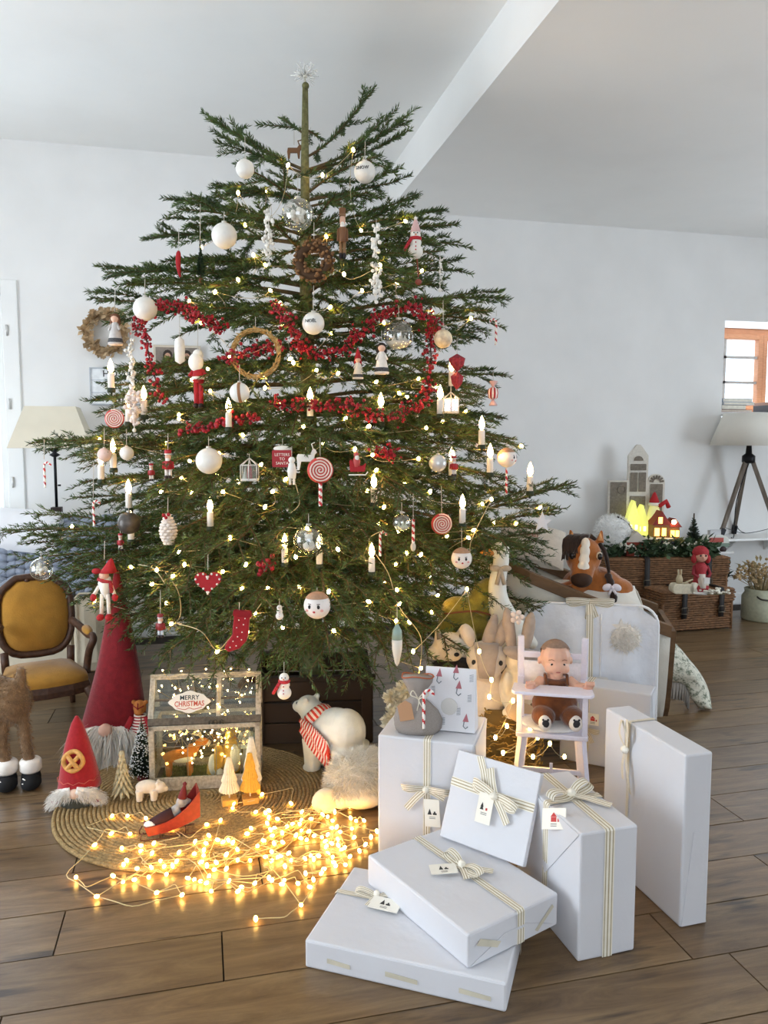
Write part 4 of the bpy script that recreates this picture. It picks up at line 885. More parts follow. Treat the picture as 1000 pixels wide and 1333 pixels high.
g = G().prism([(-50, -40), (-46, -48), (46, -48), (50, -40), (48, -10), (36, -14), (-36, -14), (-48, -10)], 0, 4); X = Matrix.Translation((0, 0, SZ+58)) @ Matrix(((1, 0, 0, 0), (0, 0, 1, 0), (0, -1, 0, 0), (0, 0, 0, 1)))
g.v = [(v[0], v[2], SZ+58+v[1]) for v in g.v]; g.f = [tuple(reversed(f)) for f in g.f]; ob('tray', g, lil, hc, smooth=False, bevel=.8)
for z in (26, 84): ob('back_rail', G().box(-38, 38, 31, 35, SZ+z, SZ+z+8), lil, hc, smooth=False, bevel=.8)
ob('back_rest', G().box(-37, 37, 30, 33, SZ+36, SZ+80), M('#efe9ec', .8, .06, .2), hc, smooth=False)
ob('foot_rail', G().box(-42, 42, -36, -32, 44, 50), lil, hc, smooth=False, bevel=.6); ob('foot_rail', G().box(-42, 42, -36, -32, 60, 66), lil, hc, smooth=False, bevel=.6); ob('foot_rail', G().box(-2, 2, -38, -35, 36, 74), lil, hc, smooth=False, bevel=.6)
# doll
dl = E_('baby_doll', 'baby doll in brown velvet romper sitting in the toy high chair', 'doll', hc.matrix_basis @ Vector((4, 0, SZ+12)), hc.rotation_euler.z + D2R(10), hc.scale.x)
skin = M('#dba98f', .45, .05, .1, sss=.15)
g = G().ell((0, 4, 82), (19.5, 20, 21)).ell((0, -2, 73), (16.5, 16, 12)).ell((0, -14, 74), (3, 3, 2.6)).ell((-9, -9, 70), (7, 6, 6)).ell((9, -9, 70), (7, 6, 6)).ell((0, -9, 63), (6, 5, 4.5)).ell((-20, 6, 77), (2.6, 4, 5)).ell((20, 6, 77), (2.6, 4, 5))
g.ell((0, -14.5, 68), (4.2, 2.2, 1.6)).tube([(0, 4, 50), (0, 4, 64)], [11, 10], 12).ell((0, 4, 40), (20, 13, 20))
for s in (-1, 1):
    g.tube([(s*17, 2, 52), (s*26, -8, 46), (s*34, -20, 50)], [7.5, 7, 5.5], 10).ell((s*36, -24, 52), (6.5, 5.5, 6))
    for j in range(4): g.tube([(s*(33+j*2.4), -27, 52+j*.4), (s*(32+j*3.2), -31, 57), (s*(32+j*3.2), -30, 61)], [1.9, 1.7, 1.2], 6)
    g.tube([(s*31, -24, 51), (s*27, -28, 55)], [2.1, 1.4], 6)
blob('body', g, 1.0, skin, dl, 3)
hr = G().ell((0, 5.5, 84), (20.2, 20.4, 20.6), 24, 14); keep = [f for f in hr.f if all(hr.v[i][2] > 92 - .55*hr.v[i][1]*(1 if hr.v[i][1] > 0 else .35) for i in f)]; hr.f = keep; hr.m = [0]*len(keep)
ob('hair', hr, M('#8d7260', .8, .15, .3), dl)
for s in (-1, 1):
    e = ob('eye', G().ell((s*7.4, -13.2, 77), (2.8, 1.5, 1.5)), M('#d8c8bc', .3), dl); ob('iris', G().ell((s*7.4, -14.2, 77), (1.9, .9, 1.45)), M('#2c2320', .2), e)
    ob('eyebrow', G().tube([(s*4.5, -14.6, 82), (s*8, -14.2, 83.4), (s*11.5, -12, 82)], .5, 5), M('#9a735c', .8), dl)
ob('mouth', G().ell((0, -16.4, 67.6), (3, .8, 1)), M('#b96a60', .5), dl)
vel = M('#6b3c1d', .85, .25, .12, .2, .4, sheen=.6)
g = G().ell((0, 2, 22), (30, 20, 24)).ell((0, 3, 42), (21, 15, 16)).ell((0, 0, 52), (18, 13, 4))
for s in (-1, 1): g.ell((s*18, -18, 12), (15, 20, 13))
blob('romper', g, 1.3, vel, dl, 8)
for s in (-1, 1):
    ob('strap', G().tube([(s*13, -11, 50), (s*14, -3, 60), (s*12, 10, 58)], 2.2, 6), vel, dl)
    f_ = ob('foot', G().ell((s*19, -36, 9), (8.5, 6, 10), R=(-12, 0, s*-18)), M('#efe6dc', .7), dl)
    ob('foot_print', G().ell((s*19, -41.3, 10), (4.5, 1.6, 5)).ell((s*22, -41, 15), 1.4).ell((s*16, -41, 15), 1.4), M('#2c2a2c', .7), f_)
# ---- organza bag
bg_ = T('organza_bag', 'large white translucent garment bag with rounded corners, tied with ribbon', 'bag', 765, 966, rot=-8)
def rrect(x0, x1, z0, z1, r, n=6):
    P = []
    for cx_, cz_, a0 in ((x1-r, z1-r, 0), (x0+r, z1-r, 90), (x0+r, z0+r, 180), (x1-r, z0+r, 270)):
        for i in range(n+1): a = D2R(a0+90*i/n); P.append((cx_+r*math.cos(a), cz_+r*math.sin(a)))
    return P
org = M('#e8eaf0', .6, .05, .05, .35, .12, sheen=.2)
rows = []
for i in range(12):
    z = 3+178*i/11; row = []
    for k in range(24):
        x = -83+166*k/23; ins = 0
        if z > 155: ins = 26 - math.sqrt(max(0, 26**2-(z-155)**2))
        xx = max(-83+ins, min(83-ins, x)); b = 12*(1-(x/83)**2)*math.sin(math.pi*min(1, max(.02, z/181)))**.6 + 3*math.sin(x*.11+z*.03)
        row.append((xx, -b-1, z))
    rows.append(row)
g = G(); g.grid(rows); g.grid([[(p[0], -p[1]+1, p[2]) for p in reversed(r_)] for r_ in rows]); ob('fabric', g, org, bg_)
out = rrect(-84, 84, 1, 182, 26); ob('piping', G().tube([(x, 0, z) for x, z in out], 1.8, 6, closed=True), M('#f4f4f6', .6), bg_)
ob('seam', G().tube([(12, -13-2*math.sin(z*.1), z) for z in range(4, 180, 8)], 1.1, 5), M('#f2f2f5', .6), bg_)
ob('felt_star', G().prism([((12 if i % 2 == 0 else 5)*math.cos(math.pi/2+i*math.pi/5)+36, (12 if i % 2 == 0 else 5)*math.sin(math.pi/2+i*math.pi/5)+156) for i in range(10)], -14, -12.5), wh, bg_, smooth=False)
fs_ = ob('tulle_base', G().ell((42, -13, 142), (18, 4, 16)), wh, bg_); fur('tulle', fs_, 1200, 8, .5, wh, bg_, nb=.8)
g = G(); k = .004
def pxribbon(par, pts, sv, wd): 
    gg = G(); ribbon(gg, pts, sv, wd); return ob('ribbon', gg, RIB, par, smooth=False)
pxribbon(bg_, [(-2, -14, 8), (-2, -16, 100), (-2, -10, 170), (-2, -1, 186), (-2, 4, 180)], (1, 0, 0), 9)
gg = G(); bow(gg, fr((-2, -3, 186), (1, 0, 0), (0, 0, 1)), 30, 8, ((-.1, -1.2), (.35, -.9)), .3); ob('bow', gg, RIB, bg_, smooth=False)
ob('label', G().prism(rrect(4, 22, 62, 92, 3, 2), -16, -15), M('#eceae6', .7), bg_, smooth=False)
ob('label_print', G().tube([(13+6*math.cos(a), -16.4, 77+8*math.sin(a)) for a in [i*.53 for i in range(12)]], .7, 5, closed=True).tube([(10, -16.4, 74), (13, -16.4, 80), (16, -16.4, 74)], .6, 5), M('#55534f', .7), bg_)
# ---- boat shaped trough
bt = T('toy_cradle', 'large white boat-shaped cradle with broad brown rim, heaped with cushions', 'cradle', 740, 930)
hullm = M('#e5e0d3', .75, .05, .05, .2, .2); rimm = M('#6d5238', .7, .25, .08, .3, .3, stretch=(.3, 1, 1))
def hull(t):
    c = Vector((-122+232*t, 24-52*t, 0)); zr = 222-104*t+14*t*t; zk = 92*(1-t)**2.2+8; hw = 70*min(1, (t*3.2+.02))**.6*(1-.12*t)
    return c, zr, zk, hw
ax = Vector((232, -52, 0)).normalized(); nm_ = Vector((-ax.y, ax.x, 0))
rows = []
for i in range(17):
    t = i/16; c, zr, zk, hw = hull(t); bowshift = ax*(42*(1-t)**3)
    row = []
    for k in range(13):
        u = k/12*2-1; s = abs(u); z = zk + (zr-zk)*s**1.7; wv = math.copysign(hw*(s**.75), u); row.append(tuple(c + nm_*wv + bowshift*(1-s**1.5) + Vector((0, 0, z))))
    rows.append(row)
g = G(); g.grid(rows); ob('hull', g, hullm, bt, solid=3)
for e_, nmx in ((0, 'rim'), (12, 'rim')):
    g = G(); pr = [Vector(r_[e_]) for r_ in rows]
    for i in range(len(pr)-1):
        pass
    g.grid([[tuple(p + nm_*q + Vector((0, 0, z))) for q, z in ((-6, -7), (6, -7), (6, 7), (-6, 7))] for p in pr], cu=True); g.add([g.v[i] for i in range(4)], [(3, 2, 1, 0)]); g.add([g.v[i] for i in range(len(pr)*4-4, len(pr)*4)], [(0, 1, 2, 3)])
    ob(nmx, g, rimm, bt, smooth=False, bevel=1)
g = G(); P = [Vector(p) for p in rows[-1]]; g.add([tuple(p) for p in P] + [tuple(p + ax*6) for p in P], [tuple(range(13)), tuple(range(13, 26))[::-1]] + [(i, i+1, i+14, i+13) for i in range(12)] + [(12, 0, 13, 25)]); ob('transom', g, rimm, bt, smooth=False)
ob('stand', G().box(-20, 96, -40, 40, 0, 14, 0, Matrix.Rotation(math.atan2(-52, 232), 4, 'Z')), rimm, bt, smooth=False, bevel=2)
ob('mattress', G().ell((20, 0, 108), (92, 46, 26), 20, 10, R=(0, 18, -12)), M('#ece8df', .9, .05, .1), bt)
def pillow(name, label, P, w_, h_, d_, rot, k, col, cat='cushion'):
    o = E_(name, label, cat, P, 0, k); o.rotation_euler = [D2R(rot[0]), D2R(rot[1]), -YAW + D2R(rot[2])]
    rows = []
    for i in range(13):
        v = i/6-1; rows.append([(w_*u*(1-.07*(1-v*v)), 0, h_*v*(1-.07*(1-u*u))) for u in [j/6-1 for j in range(13)]])
    g = G()
    for s in (-1, 1): g.grid([[(p[0], s*d_*((1-(p[0]/w_)**4)*(1-(p[2]/h_)**4))**.5 if abs(p[0]) < w_*.999 and abs(p[2]) < h_*.999 else 0, p[2]) for p in (r_ if s < 0 else r_[::-1])] for r_ in rows])
    ob('cover', g, col, o); return o
lin_ = M('#d8cdbd', .95, .08, .1, .3, .5)
kk = 3.95e-3
pw1 = pillow('linen_pillow', 'beige linen pillow with stitched writing in the back of the cradle', DP(692, 708, 3.98), 44, 34, 12, (-50, 12, -6), kk, lin_)
text('stitching', 'noel', 14, M('#a8705c', .8), pw1, (-6, -12.5, 6), ext=.2)
pw2 = pillow('white_pillow', 'white flat cushion with piping under the plush horse', DP(775, 775, 3.66), 58, 26, 9, (-62, 4, 0), 3.66e-3, M('#e9e5dc', .9, .04, .1))
ob('piping', G().tube([(58*math.copysign(abs(math.cos(a))**.35, math.cos(a)), 0, 26*math.copysign(abs(math.sin(a))**.35, math.sin(a))) for a in [2*math.pi*i/40 for i in range(40)]], 1.4, 6, closed=True), M('#d6cfc0', .9), pw2)
# horse plush
hp = E_('plush_horse', 'chestnut brown plush horse with white blaze and dark mane on the cushion', 'plush toy', DP(765, 772, 3.68), -YAW + D2R(-10), 3.7e-3)
ch_ = M('#a3602a', .9, .2, .08, .2, .5, sheen=.5); dkb = M('#2f2018', .85, .15, .2, sheen=.4)
g = G().ell((8, 22, 8), (40, 34, 24)).ell((36, 18, 4), (24, 24, 15)).tube([(-2, 10, 18), (-6, 2, 42)], [20, 17], 12).ell((-6, 0, 48), (23, 21, 25)).tube([(-7, -6, 42), (-9, -20, 26)], [17, 13.5], 12).ell((-10, -22, 24), (14, 11, 12))
for x in (-21, 14): g.tube([(x, 2, 66), (x+(2 if x > 0 else -2), 2, 82)], [6, 1.6], 8)
for x, y in ((-36, -14), (-26, -24)): g.tube([(x+26, 6, 8), (x+6, y+6, 4), (x, y, 4)], [11, 10, 10], 10)
blob('body', g, 1.6, ch_, hp, 6)
ob('muzzle', G().ell((-10, -25, 22), (13.5, 11, 10.5)), M('#3c2618', .8, .15, .2), hp)
g = G().ell((-5, -13, 65), (6, 5, 9)).ell((-6, -18, 56), (6.5, 5, 10)).ell((-7, -20.5, 46), (7, 5, 9)).ell((-8, -24, 37), (8, 5.5, 8)); blob('blaze', g, .9, M('#efe6d8', .9), hp, 9)
for x in (-21, 14):
    ob('inner_ear', G().tube([(x, -3, 69), (x, -1, 79)], [3.4, .8], 8), M('#d9a06a', .9), hp)
for s, x in ((-1, -23), (1, 13)):
    e = ob('eye', G().ell((x+(2 if s < 0 else -1), -15, 51), (4, 3.4, 5.4), R=(0, 0, s*25)), M('#c9b8a2', .2), hp); ob('pupil', G().ell((x+(1.4 if s < 0 else -.4), -18.5, 50.5), (3, 2.2, 4.4)), M('#1c120d', .15), e)
g = G()
for i in range(26):
    x = -8+random.uniform(-10, 8); g.tube(spline([(x, 4, 74), (x-8-random.random()*8, -10, 70), (x-12-random.random()*6, -18, 54-random.random()*10)], 3), [3.2, 3, 3, 2.6, 2, 1.4, .6], 6)
for i in range(10): y = 4+random.random()*10; g.tube(spline([(2, y, 74), (20, y, 56), (25+random.random()*3, y-6, 26)], 3), [3.2, 3, 3, 3, 2.4, 1.6, .6], 6)
ob('mane', g, dkb, hp)
ob('braid', G().tube(spline([(24, -4, 26), (28, -12, 14), (30, -18, 2), (32, -20, -8)], 4), [4, 5, 4, 5, 4, 5, 4, 5, 4, 5, 4, 3, 1], 8), dkb, hp)
g = G()
for s in (-1, 1): g.ell((28+s*6, -20, 12), (6, 2.4, 4.5), R=(0, s*25, 0))
g.ell((28, -22, 12), 2.4).tube([(28, -21, 11), (24, -22, 3)], 1.8, 5).tube([(28, -21, 11), (33, -22, 4)], 1.8, 5); ob('hair_bow', g, M('#e6dfe6', .5), hp)
for x, y in ((-36, -15), (-26, -25)): ob('hoof', G().ell((x-2, y-4, 4), (10.5, 8, 10.5)), M('#4a2c1c', .85, .2, .2), hp)
# quilt hanging off the cradle
ql = T('floral_quilt', 'pale green floral quilt with ruffled edge hanging from the cradle to the floor', 'quilt', 882, 918)
ue = spline([(-34, 12, 96), (0, 14, 76), (22, 12, 52), (36, 6, 28), (38, 0, 12), (34, -4, 4)], 4); le = spline([(-28, -8, 36), (-10, -10, 33), (5, -12, 31), (12, -16, 14), (20, -18, 4), (26, -14, 3)], 4)
rows = []
for i in range(len(ue)):
    row = []
    for j in range(11):
        u = j/10; p = ue[i].lerp(le[i], u); b = 13*math.sin(math.pi*u)**.8; row.append((p.x + b*.25, p.y - b - 2*math.sin(u*9+i*.5), max(2.2, p.z + 1.5*math.sin(u*11+i*.7))))
    rows.append(row)
def quiltmat():
    m = M('#cfcdb9', .95, .05, .08, .4, .25).copy(); m.name = 'floral_print'; N = m.node_tree.nodes; L = m.node_tree.links
    t = N.new('ShaderNodeTexCoord'); v = N.new('ShaderNodeTexNoise'); v.inputs['Scale'].default_value = .16; v.inputs['Detail'].default_value = 6; v.inputs['Roughness'].default_value = .75; L.new(t.outputs['Object'], v.inputs['Vector'])
    r = N.new('ShaderNodeValToRGB'); L.new(v.outputs['Fac'], r.inputs[0]); e = r.color_ramp.elements; e[0].position = .4; e[0].color = (*hexc('#6f7764'), 1); e[1].position = .52; e[1].color = (*hexc('#d6d3c2'), 1); x = e.new(.62); x.color = (*hexc('#d8d5c5'), 1); x = e.new(.72); x.color = (*hexc('#b39a90'), 1)
    L.new(r.outputs[0], N['Principled BSDF'].inputs['Base Color']); return m
g = G(); g.grid(rows); ob('quilt', g, quiltmat(), ql, solid=3)
g = G(); rr2 = []
for i in range(44):
    t = i/43*11; a, b = le[int(t)], le[int(t)+1]; p = a.lerp(b, t-int(t)); w_ = math.sin(i*1.7)
    rr2.append([tuple(p + Vector((0, 3, 2))), tuple(p + Vector((1.2*w_, 2+2.5*w_, -8))), tuple(p + Vector((2*w_-1, 1+4*w_, -22)))])
for r_ in rr2:
    for j in range(3): r_[j] = (r_[j][0], r_[j][1], max(1.2, r_[j][2]))
g.grid(rr2); ob('ruffle', g, M('#bdb6ad', .95, .1, .2), ql, solid=.8)
# ---- brown padded chest with plush animals
cs = T('padded_chest', 'low brown upholstered chest carrying the goose and plush animals', 'chest', 632, 990)
ob('body', G().box(-52, 52, 0, 70, 0, 128), M('#5a4429', .9, .15, .1, .2, .5), cs, smooth=False, bevel=5)
ob('lid', G().box(-54, 54, -2, 72, 128, 138), M('#64502f', .9, .15, .1), cs, smooth=False, bevel=4)
def onc(x, y, z=138): return cs.matrix_basis @ Vector((x, y, z))
CK = cs.scale.x
go = E_('goose_figure', 'white goose figure with orange beak and bow around its neck', 'goose', onc(26, 22), -YAW, CK)
g = G().ell((6, 0, 26), (24, 20, 26)).ell((10, 0, 18), (27, 20, 18)).tube(spline([(2, 0, 40), (-8, 0, 66), (-10, 0, 92), (-6, 0, 116), (-6, 0, 130)], 4), [19, 18.5, 17, 16, 14.5, 13.5, 12.5, 12, 11.5, 11, 10.5, 10.5, 10.5, 10.5, 10.5, 10.5, 10.5], 14).ell((-7, 0, 134), (13, 10.5, 12)).tube([(24, 0, 20), (42, 0, 8)], [16, 5], 10)
blob('body', g, 1.5, M('#e8e5da', .7, .03, .1), go, 8)
ob('beak', G().lathe([(7, 0), (6.5, 6), (4, 14), (0, 18)], 12, 0, Matrix.Translation((-16, 0, 132)) @ Matrix.Rotation(-math.pi/2, 4, 'Y') @ Matrix.Diagonal((.7, 1, 1, 1))), M('#d18a3f', .6), go)
for s in (-1, 1): ob('eye', G().ell((-12, s*9.3, 137), 1.8), bk_, go)
tau = M('#b7a791', .8, .1, .2); g = G().lathe([(12.5, -3), (13, 0), (12.5, 3)], 16, 0, Matrix.Translation((-7.5, 0, 112)))
for s in (-1, 1): g.ell((-8+s*7, -12, 113), (7, 2.4, 4)); g.tube([(-8, -12, 112), (-8+s*5, -14, 92)], [2.6, 2.8], 6)
ob('bow', g, tau, go)
gr = E_('green_plush_dinosaur', 'moss green corduroy plush animal tied with brown cord, left of the goose', 'plush toy', onc(-14, 34), -YAW, CK)
grm = M('#8b8034', .95, .2, .1, .5, .6, sheen=.4)
g = G().ell((-18, 0, 30), (30, 24, 30)).ell((-20, 0, 52), (24, 22, 20)).ell((14, 4, 66), (20, 20, 26)).tube([(4, 0, 50), (22, 6, 84)], [18, 13], 12).ell((20, 6, 78), (14, 14, 18)).tube([(-40, 0, 12), (-28, -12, 60)], [11, 12], 10).ell((8, -8, 34), (14, 12, 12)).ell((26, 0, 20), (20, 22, 20))
blob('body', g, 2, grm, gr, 4)
ob('cord', G().tube(spline([(-40, -18, 52), (-20, -24, 56), (2, -20, 56), (22, -16, 50)], 4), 1.4, 6), M('#7d4a2a', .8), gr)
wf = E_('plush_wolf', 'grey and white plush wolf with closed eyes and dark body', 'plush toy', onc(-50, -20, 112), -YAW + D2R(12), CK)
blob('head', G().ell((0, 0, 44), (22, 18, 19)).ell((2, -12, 38), (11, 10, 9)).ell((-18, 0, 38), (10, 9, 10)).ell((18, 0, 38), (10, 9, 10)).tube([(-13, 0, 56), (-17, 0, 70)], [7, 1.5], 8).tube([(13, 0, 56), (18, 0, 72)], [7, 1.5], 8), 1.3, M('#d9cdb8', .9, .08, .15, sheen=.3), wf)
ob('inner_ear', G().tube([(-14, -6, 57), (-17, -4, 67)], [4, 1], 8), M('#7d7468', .9), wf); ob('inner_ear', G().tube([(14, -6, 57), (18, -4, 69)], [4, 1], 8), M('#7d7468', .9), wf)
for s in (-1, 1): ob('eye', G().tube([(s*13, -15.5, 47), (s*9, -18.5, 44.5), (s*5, -18, 46)], .9, 5), bk_, wf)
ob('nose', G().ell((3, -22, 40), (3.5, 2.6, 2.6)), bk_, wf)
b = blob('body', G().ell((6, 4, 14), (26, 20, 24)).ell((26, -4, 8), (16, 12, 12)), 2, M('#2f2820', .95, .2, .1), wf); fur('fur', b, 1500, 7, .5, M('#2b251f', .95), wf, nb=.8)
# ---- gold twig basket with the two soft toys
gb = T('twig_basket', 'low round golden twig basket glittering with lights under the soft toys', 'basket', 661, 1012)
g = G()
for i in range(520):
    a = random.random()*2*math.pi; z = random.uniform(2, 94); r = 36+8*math.sin(z*.03)+random.uniform(-3, 3); da = random.uniform(.15, .4)*random.choice((-1, 1))
    g.tube([(r*math.cos(a+da*t), r*.82*math.sin(a+da*t), z+random.uniform(-5, 5)*t) for t in (0, .5, 1)], .9, 4)
ob('twigs', g, M('#9c7a35', .6, .35, .2), gb, kind='stuff'); ob('liner', G().lathe([(30, 1), (34, 40), (36, 90), (33, 96), (0, 92)], 20, 0, Matrix.Diagonal((1, .82, 1, 1))), M('#6a5226', .9), gb)
gbm = lambda x, y, z=95: gb.matrix_basis @ Vector((x, y, z)); GK = gb.scale.x
dn = E_('plush_donkey', 'plush donkey with long upright ears and grey patch between the eyes', 'plush toy', gbm(-29, 0, 62), -YAW + D2R(-6), GK)
lg = M('#d8c9b6', .9, .06, .15, sheen=.4); dg_ = M('#a39385', .9, .08, .15, sheen=.4)
blob('body', G().ell((0, 0, 96), (27, 22, 24)).ell((-3, -14, 86), (20, 14, 16)).ell((2, 6, 44), (24, 20, 46)), 1.7, lg, dn, 6)
rows = [[(x*w_-1, y-abs(x)*-1.5, z) for x in (-1, -.5, 0, .5, 1)] for w_, y, z in ((16, -8, 118), (15, -20.5, 110), (12, -26, 100), (11, -29.5, 90), (9, -28, 78))]; g = G(); g.grid(rows); ob('face_patch', g, dg_, dn, solid=2)
for s in (-1, 1): ob('eye', G().ell((s*17, -19.5, 96), (2.6, 2.2, 3.4)), bk_, dn)
for x0, x1, z1, c in ((-20, -30, 140, lg), (-2, 10, 154, dg_), (12, 24, 150, dg_)): ob('ear', G().tube(spline([(x0, 2, 112), ((x0+x1)/2, -2, 128), (x1, 0, z1)], 4), [4, 6, 7.5, 8.5, 9, 8.5, 7, 5, 2.5], 10), c, dn)
bn = E_('plush_bunny', 'cream plush bunny with drooping ear cap, lit by small lights', 'plush toy', gbm(8, -10, 88), -YAW, GK)
blob('body', G().ell((0, 0, 34), (23, 18, 34)).ell((2, -2, 70), (17, 15, 16)).ell((-2, -16, 8), (19, 12, 9)).ell((-14, -12, 44), (6, 6, 16)).ell((16, -12, 40), (6, 6, 16)), 1.5, M('#e5d3b2', .9, .06, .15, sheen=.4), bn, 6)
ob('cap', G().ell((4, -4, 80), (24, 18, 9), R=(0, 14, 0)).ell((20, -10, 74), (12, 9, 5), R=(0, 30, 0)), dg_, bn)
for x0, x1, z1 in ((-6, -14, 138), (10, 18, 132)): ob('ear', G().tube(spline([(x0, 0, 84), ((x0+x1)/2, 2, 108), (x1, 0, z1)], 4), [4, 6, 7, 8, 8, 8, 7, 5, 2], 10), M('#b09c8a', .9, .08, .15), bn)
ob('foot_sole', G().ell((4, -24, 10), (22, 4, 13), R=(-25, 15, 0)), M('#c9ab86', .9), bn)
g = G()
for i in range(5): g.ell((-2+6*math.cos(i*1.26), -8, 128+6*math.sin(i*1.26)), (3.6, 2, 3.6))
g.ell((-2, -10, 128), 2.4); ob('flower', g, M('#e8d3c4', .8), bn)
# ---- white paper flower cluster
pf = T('paper_flowers', 'cluster of cream paper pompom flowers behind the tall gift', 'decoration', 526, 1016)
pet = M('#e6ddc4', .85, .06, .2); 
for cx_, cy_, cz_, r in ((-8, 0, 80, 24), (6, 2, 120, 19), (14, -6, 96, 17), (-14, 4, 108, 15), (-2, 6, 56, 22)):
    g = G()
    for i in range(130):
        v = Vector((random.gauss(0, 1), random.gauss(-.3, 1), random.gauss(.1, 1))).normalized(); sd = v.orthogonal().normalized(); sd = Matrix.Rotation(random.random()*6.28, 3, v) @ sd; up_ = v.cross(sd)
        b = v*r*.45; w_ = r*.14; l_ = r*random.uniform(.85, 1.05)
        g.add([b-sd*w_*.6, b+sd*w_*.6, v*l_*.85+sd*w_, v*l_+up_*r*.12, v*l_*.85-sd*w_], [(0, 1, 2, 3, 4)])
    g.ell((0, 0, 0), r*.5, 10, 7); g.v = [(x+cx_, y+cy_, z+cz_) for x, y, z in g.v]; ob('flower', g, pet, pf, smooth=False)
ob('vase', G().lathe([(20, 0), (26, 10), (24, 40), (14, 60), (17, 66)], 20), M('#d8d0bf', .6), pf)
# ================================================================ RIGHT BACK: TRUNKS AND DECORATION
wick = M('#7a5638', .7, .35, 40, .3, 200, rnd=.05); strapm = M('#211b18', .6, .1, 30)
def wicker(name, label, N, R, d, h, lid, straps):
    e = R-N; wd = e.length; r = E_(name, label, 'basket', N, math.atan2(e.y, e.x))
    def band(x0, x1, y0, y1, z0, z1, nmx, rows, m=wick):
        g = G(); P0 = []
        per = [(x0, y0), (x1, y0), (x1, y1), (x0, y1)]; st = .034
        path = []
        for i in range(4):
            a, b = Vector(per[i]), Vector(per[(i+1) % 4]); n = max(2, int((b-a).length/st)*2)
            nrm = Vector(((b-a).y, -(b-a).x)).normalized()
            for k in range(n): path.append((a.lerp(b, k/n), nrm, k))
        for j in range(rows):
            z = z0 + (z1-z0)*(j+.5)/rows; ph = j % 2
            g.tube([(p.x + nr_.x*.004*(1 if (k+ph) % 2 else -1), p.y + nr_.y*.004*(1 if (k+ph) % 2 else -1), z + random.uniform(-.0015, .0015)) for p, nr_, k in path], (z1-z0)/rows*.52, 5, closed=True)
        return ob(nmx, g, m, r)
    band(0, wd, 0, d, .01, h-lid, 'woven_body', int((h-lid)/.017)); band(-.012, wd+.012, -.012, d+.012, h-lid, h, 'woven_lid', max(3, int(lid/.016)))
    ob('lining', G().box(.008, wd-.008, .008, d-.008, .005, h-.012), M('#4a3423', .9, .2, 20), r, smooth=False)
    g = G(); n = int(d/.014)
    for k in range(n+1):
        y = -.006 + (d+.012)*k/n; g.tube([(-.01 + (wd+.02)*i/12, y, h-.004+.003*((i+k) % 2)) for i in range(13)], .0075, 5)
    ob('woven_top', g, wick, r)
    for c in ((0, 0), (wd, 0), (wd, d), (0, d)): ob('corner_stake', G().tube([(c[0], c[1], 0), (c[0], c[1], h)], .012, 6), wick, r)
    for s in straps:
        x = wd*s; g = G(); rows = [[(x-.02, y, z), (x+.02, y, z)] for y, z in ((d*.9, h+.012), (d*.3, h+.013), (-.012, h+.011), (-.028, h-.01), (-.026, h-lid-.05), (-.022, h-lid-.11))]; g.grid(rows); ob('strap', g, strapm, r, solid=.006)
        ob('buckle', G().tube([(x-.026, -.03, h-lid-.03), (x+.026, -.03, h-lid-.03), (x+.026, -.03, h-lid-.075), (x-.026, -.03, h-lid-.075)], .004, 5, closed=True), M('#6d6455', .4, metal=.8), r)
    ob('rope_handle', G().tube(spline([(-.005, d*.25, h-lid-.04), (-.05, d*.35, h-lid-.1), (-.05, d*.65, h-lid-.1), (-.005, d*.75, h-lid-.04)], 5), .011, 6), wick, r)
    return r, wd
TN, TR_ = F(786, 814), F(943, 809); TH = .50
wk1, _ = wicker('wicker_chest', 'long brown wicker trunk by the wall topped with greenery and lit houses', TN, TR_, .24, TH, .13, (.33, .84))
SN, SR = F(862, 824), F(951, 818); SH = .30
wk2, _ = wicker('wicker_hamper', 'smaller brown wicker hamper with two dark straps before the long trunk', SN, SR, .2, SH, .09, (.28, .82))
# console carrying the lamp
con = E_('wall_shelf', 'narrow white wall shelf carrying the tripod lamp', 'shelf', F(1010, 806), 0, 1)
p0 = W(944, 700, WY-.4); con.location = (p0.x, WY-.34, 0); CZ = .60
ob('top', G().box(.02, .9, 0, .339, CZ-.018, CZ), white2, con, smooth=False, bevel=.004)
for x in (.3, .7): ob('bracket', G().prism([(0, CZ-.018), (0, CZ-.15), (-.2, CZ-.018)], x-.01, x+.01, 0, Matrix(((0, 1, 0, 0), (1, 0, 0, .339), (0, 0, 1, 0), (0, 0, 0, 1)))), white2, con, smooth=False)
# tripod lamp
lp_ = con.location + Vector((.33, .12, CZ)); tl = E_('tripod_lamp', 'wooden tripod lamp with pale drum shade by the niche', 'lamp', lp_, -YAW, 1)
gw_ = M('#6f6459', .7, .3, 20, stretch=(1, 1, .2)); blkm = M('#17161a', .4, metal=.5)
for a in (200, -20, 90):
    c_, s_ = math.cos(D2R(a)), math.sin(D2R(a)); l_ = ob('leg', G().bar((.24*c_, .2*s_, .05), (.03*c_, .03*s_, .62), .032, .022), gw_, tl, smooth=False, bevel=.003)
    ob('foot', G().bar((.258*c_, .215*s_, 0), (.225*c_, .19*s_, .075), .04, .03), blkm, l_, smooth=False)
ob('hub', G().lathe([(.03, .6), (.05, .61), (.05, .66), (.025, .68), (.02, .74), (.012, .78)], 16), blkm, tl)
ob('shade', G().lathe([(.30, .745), (.20, 1.0)], 40), M('#e6e2d8', .9, .03, 8), tl, solid=.004)
ob('chain', G().tube(spline([(-.22, -.07, .09), (0, 0, .03), (.22, -.07, .09)], 6), .003, 4).tube(spline([(0, .2, .09), (0, .1, .04), (0, 0, .03)], 4), .003, 4), blkm, tl)
ob('cord', G().tube(spline([(-.02, -.05, .6), (-.12, -.08, .3), (-.13, -.08, .02), (-.16, -.1, .006)], 5), .004, 5), blkm, tl)
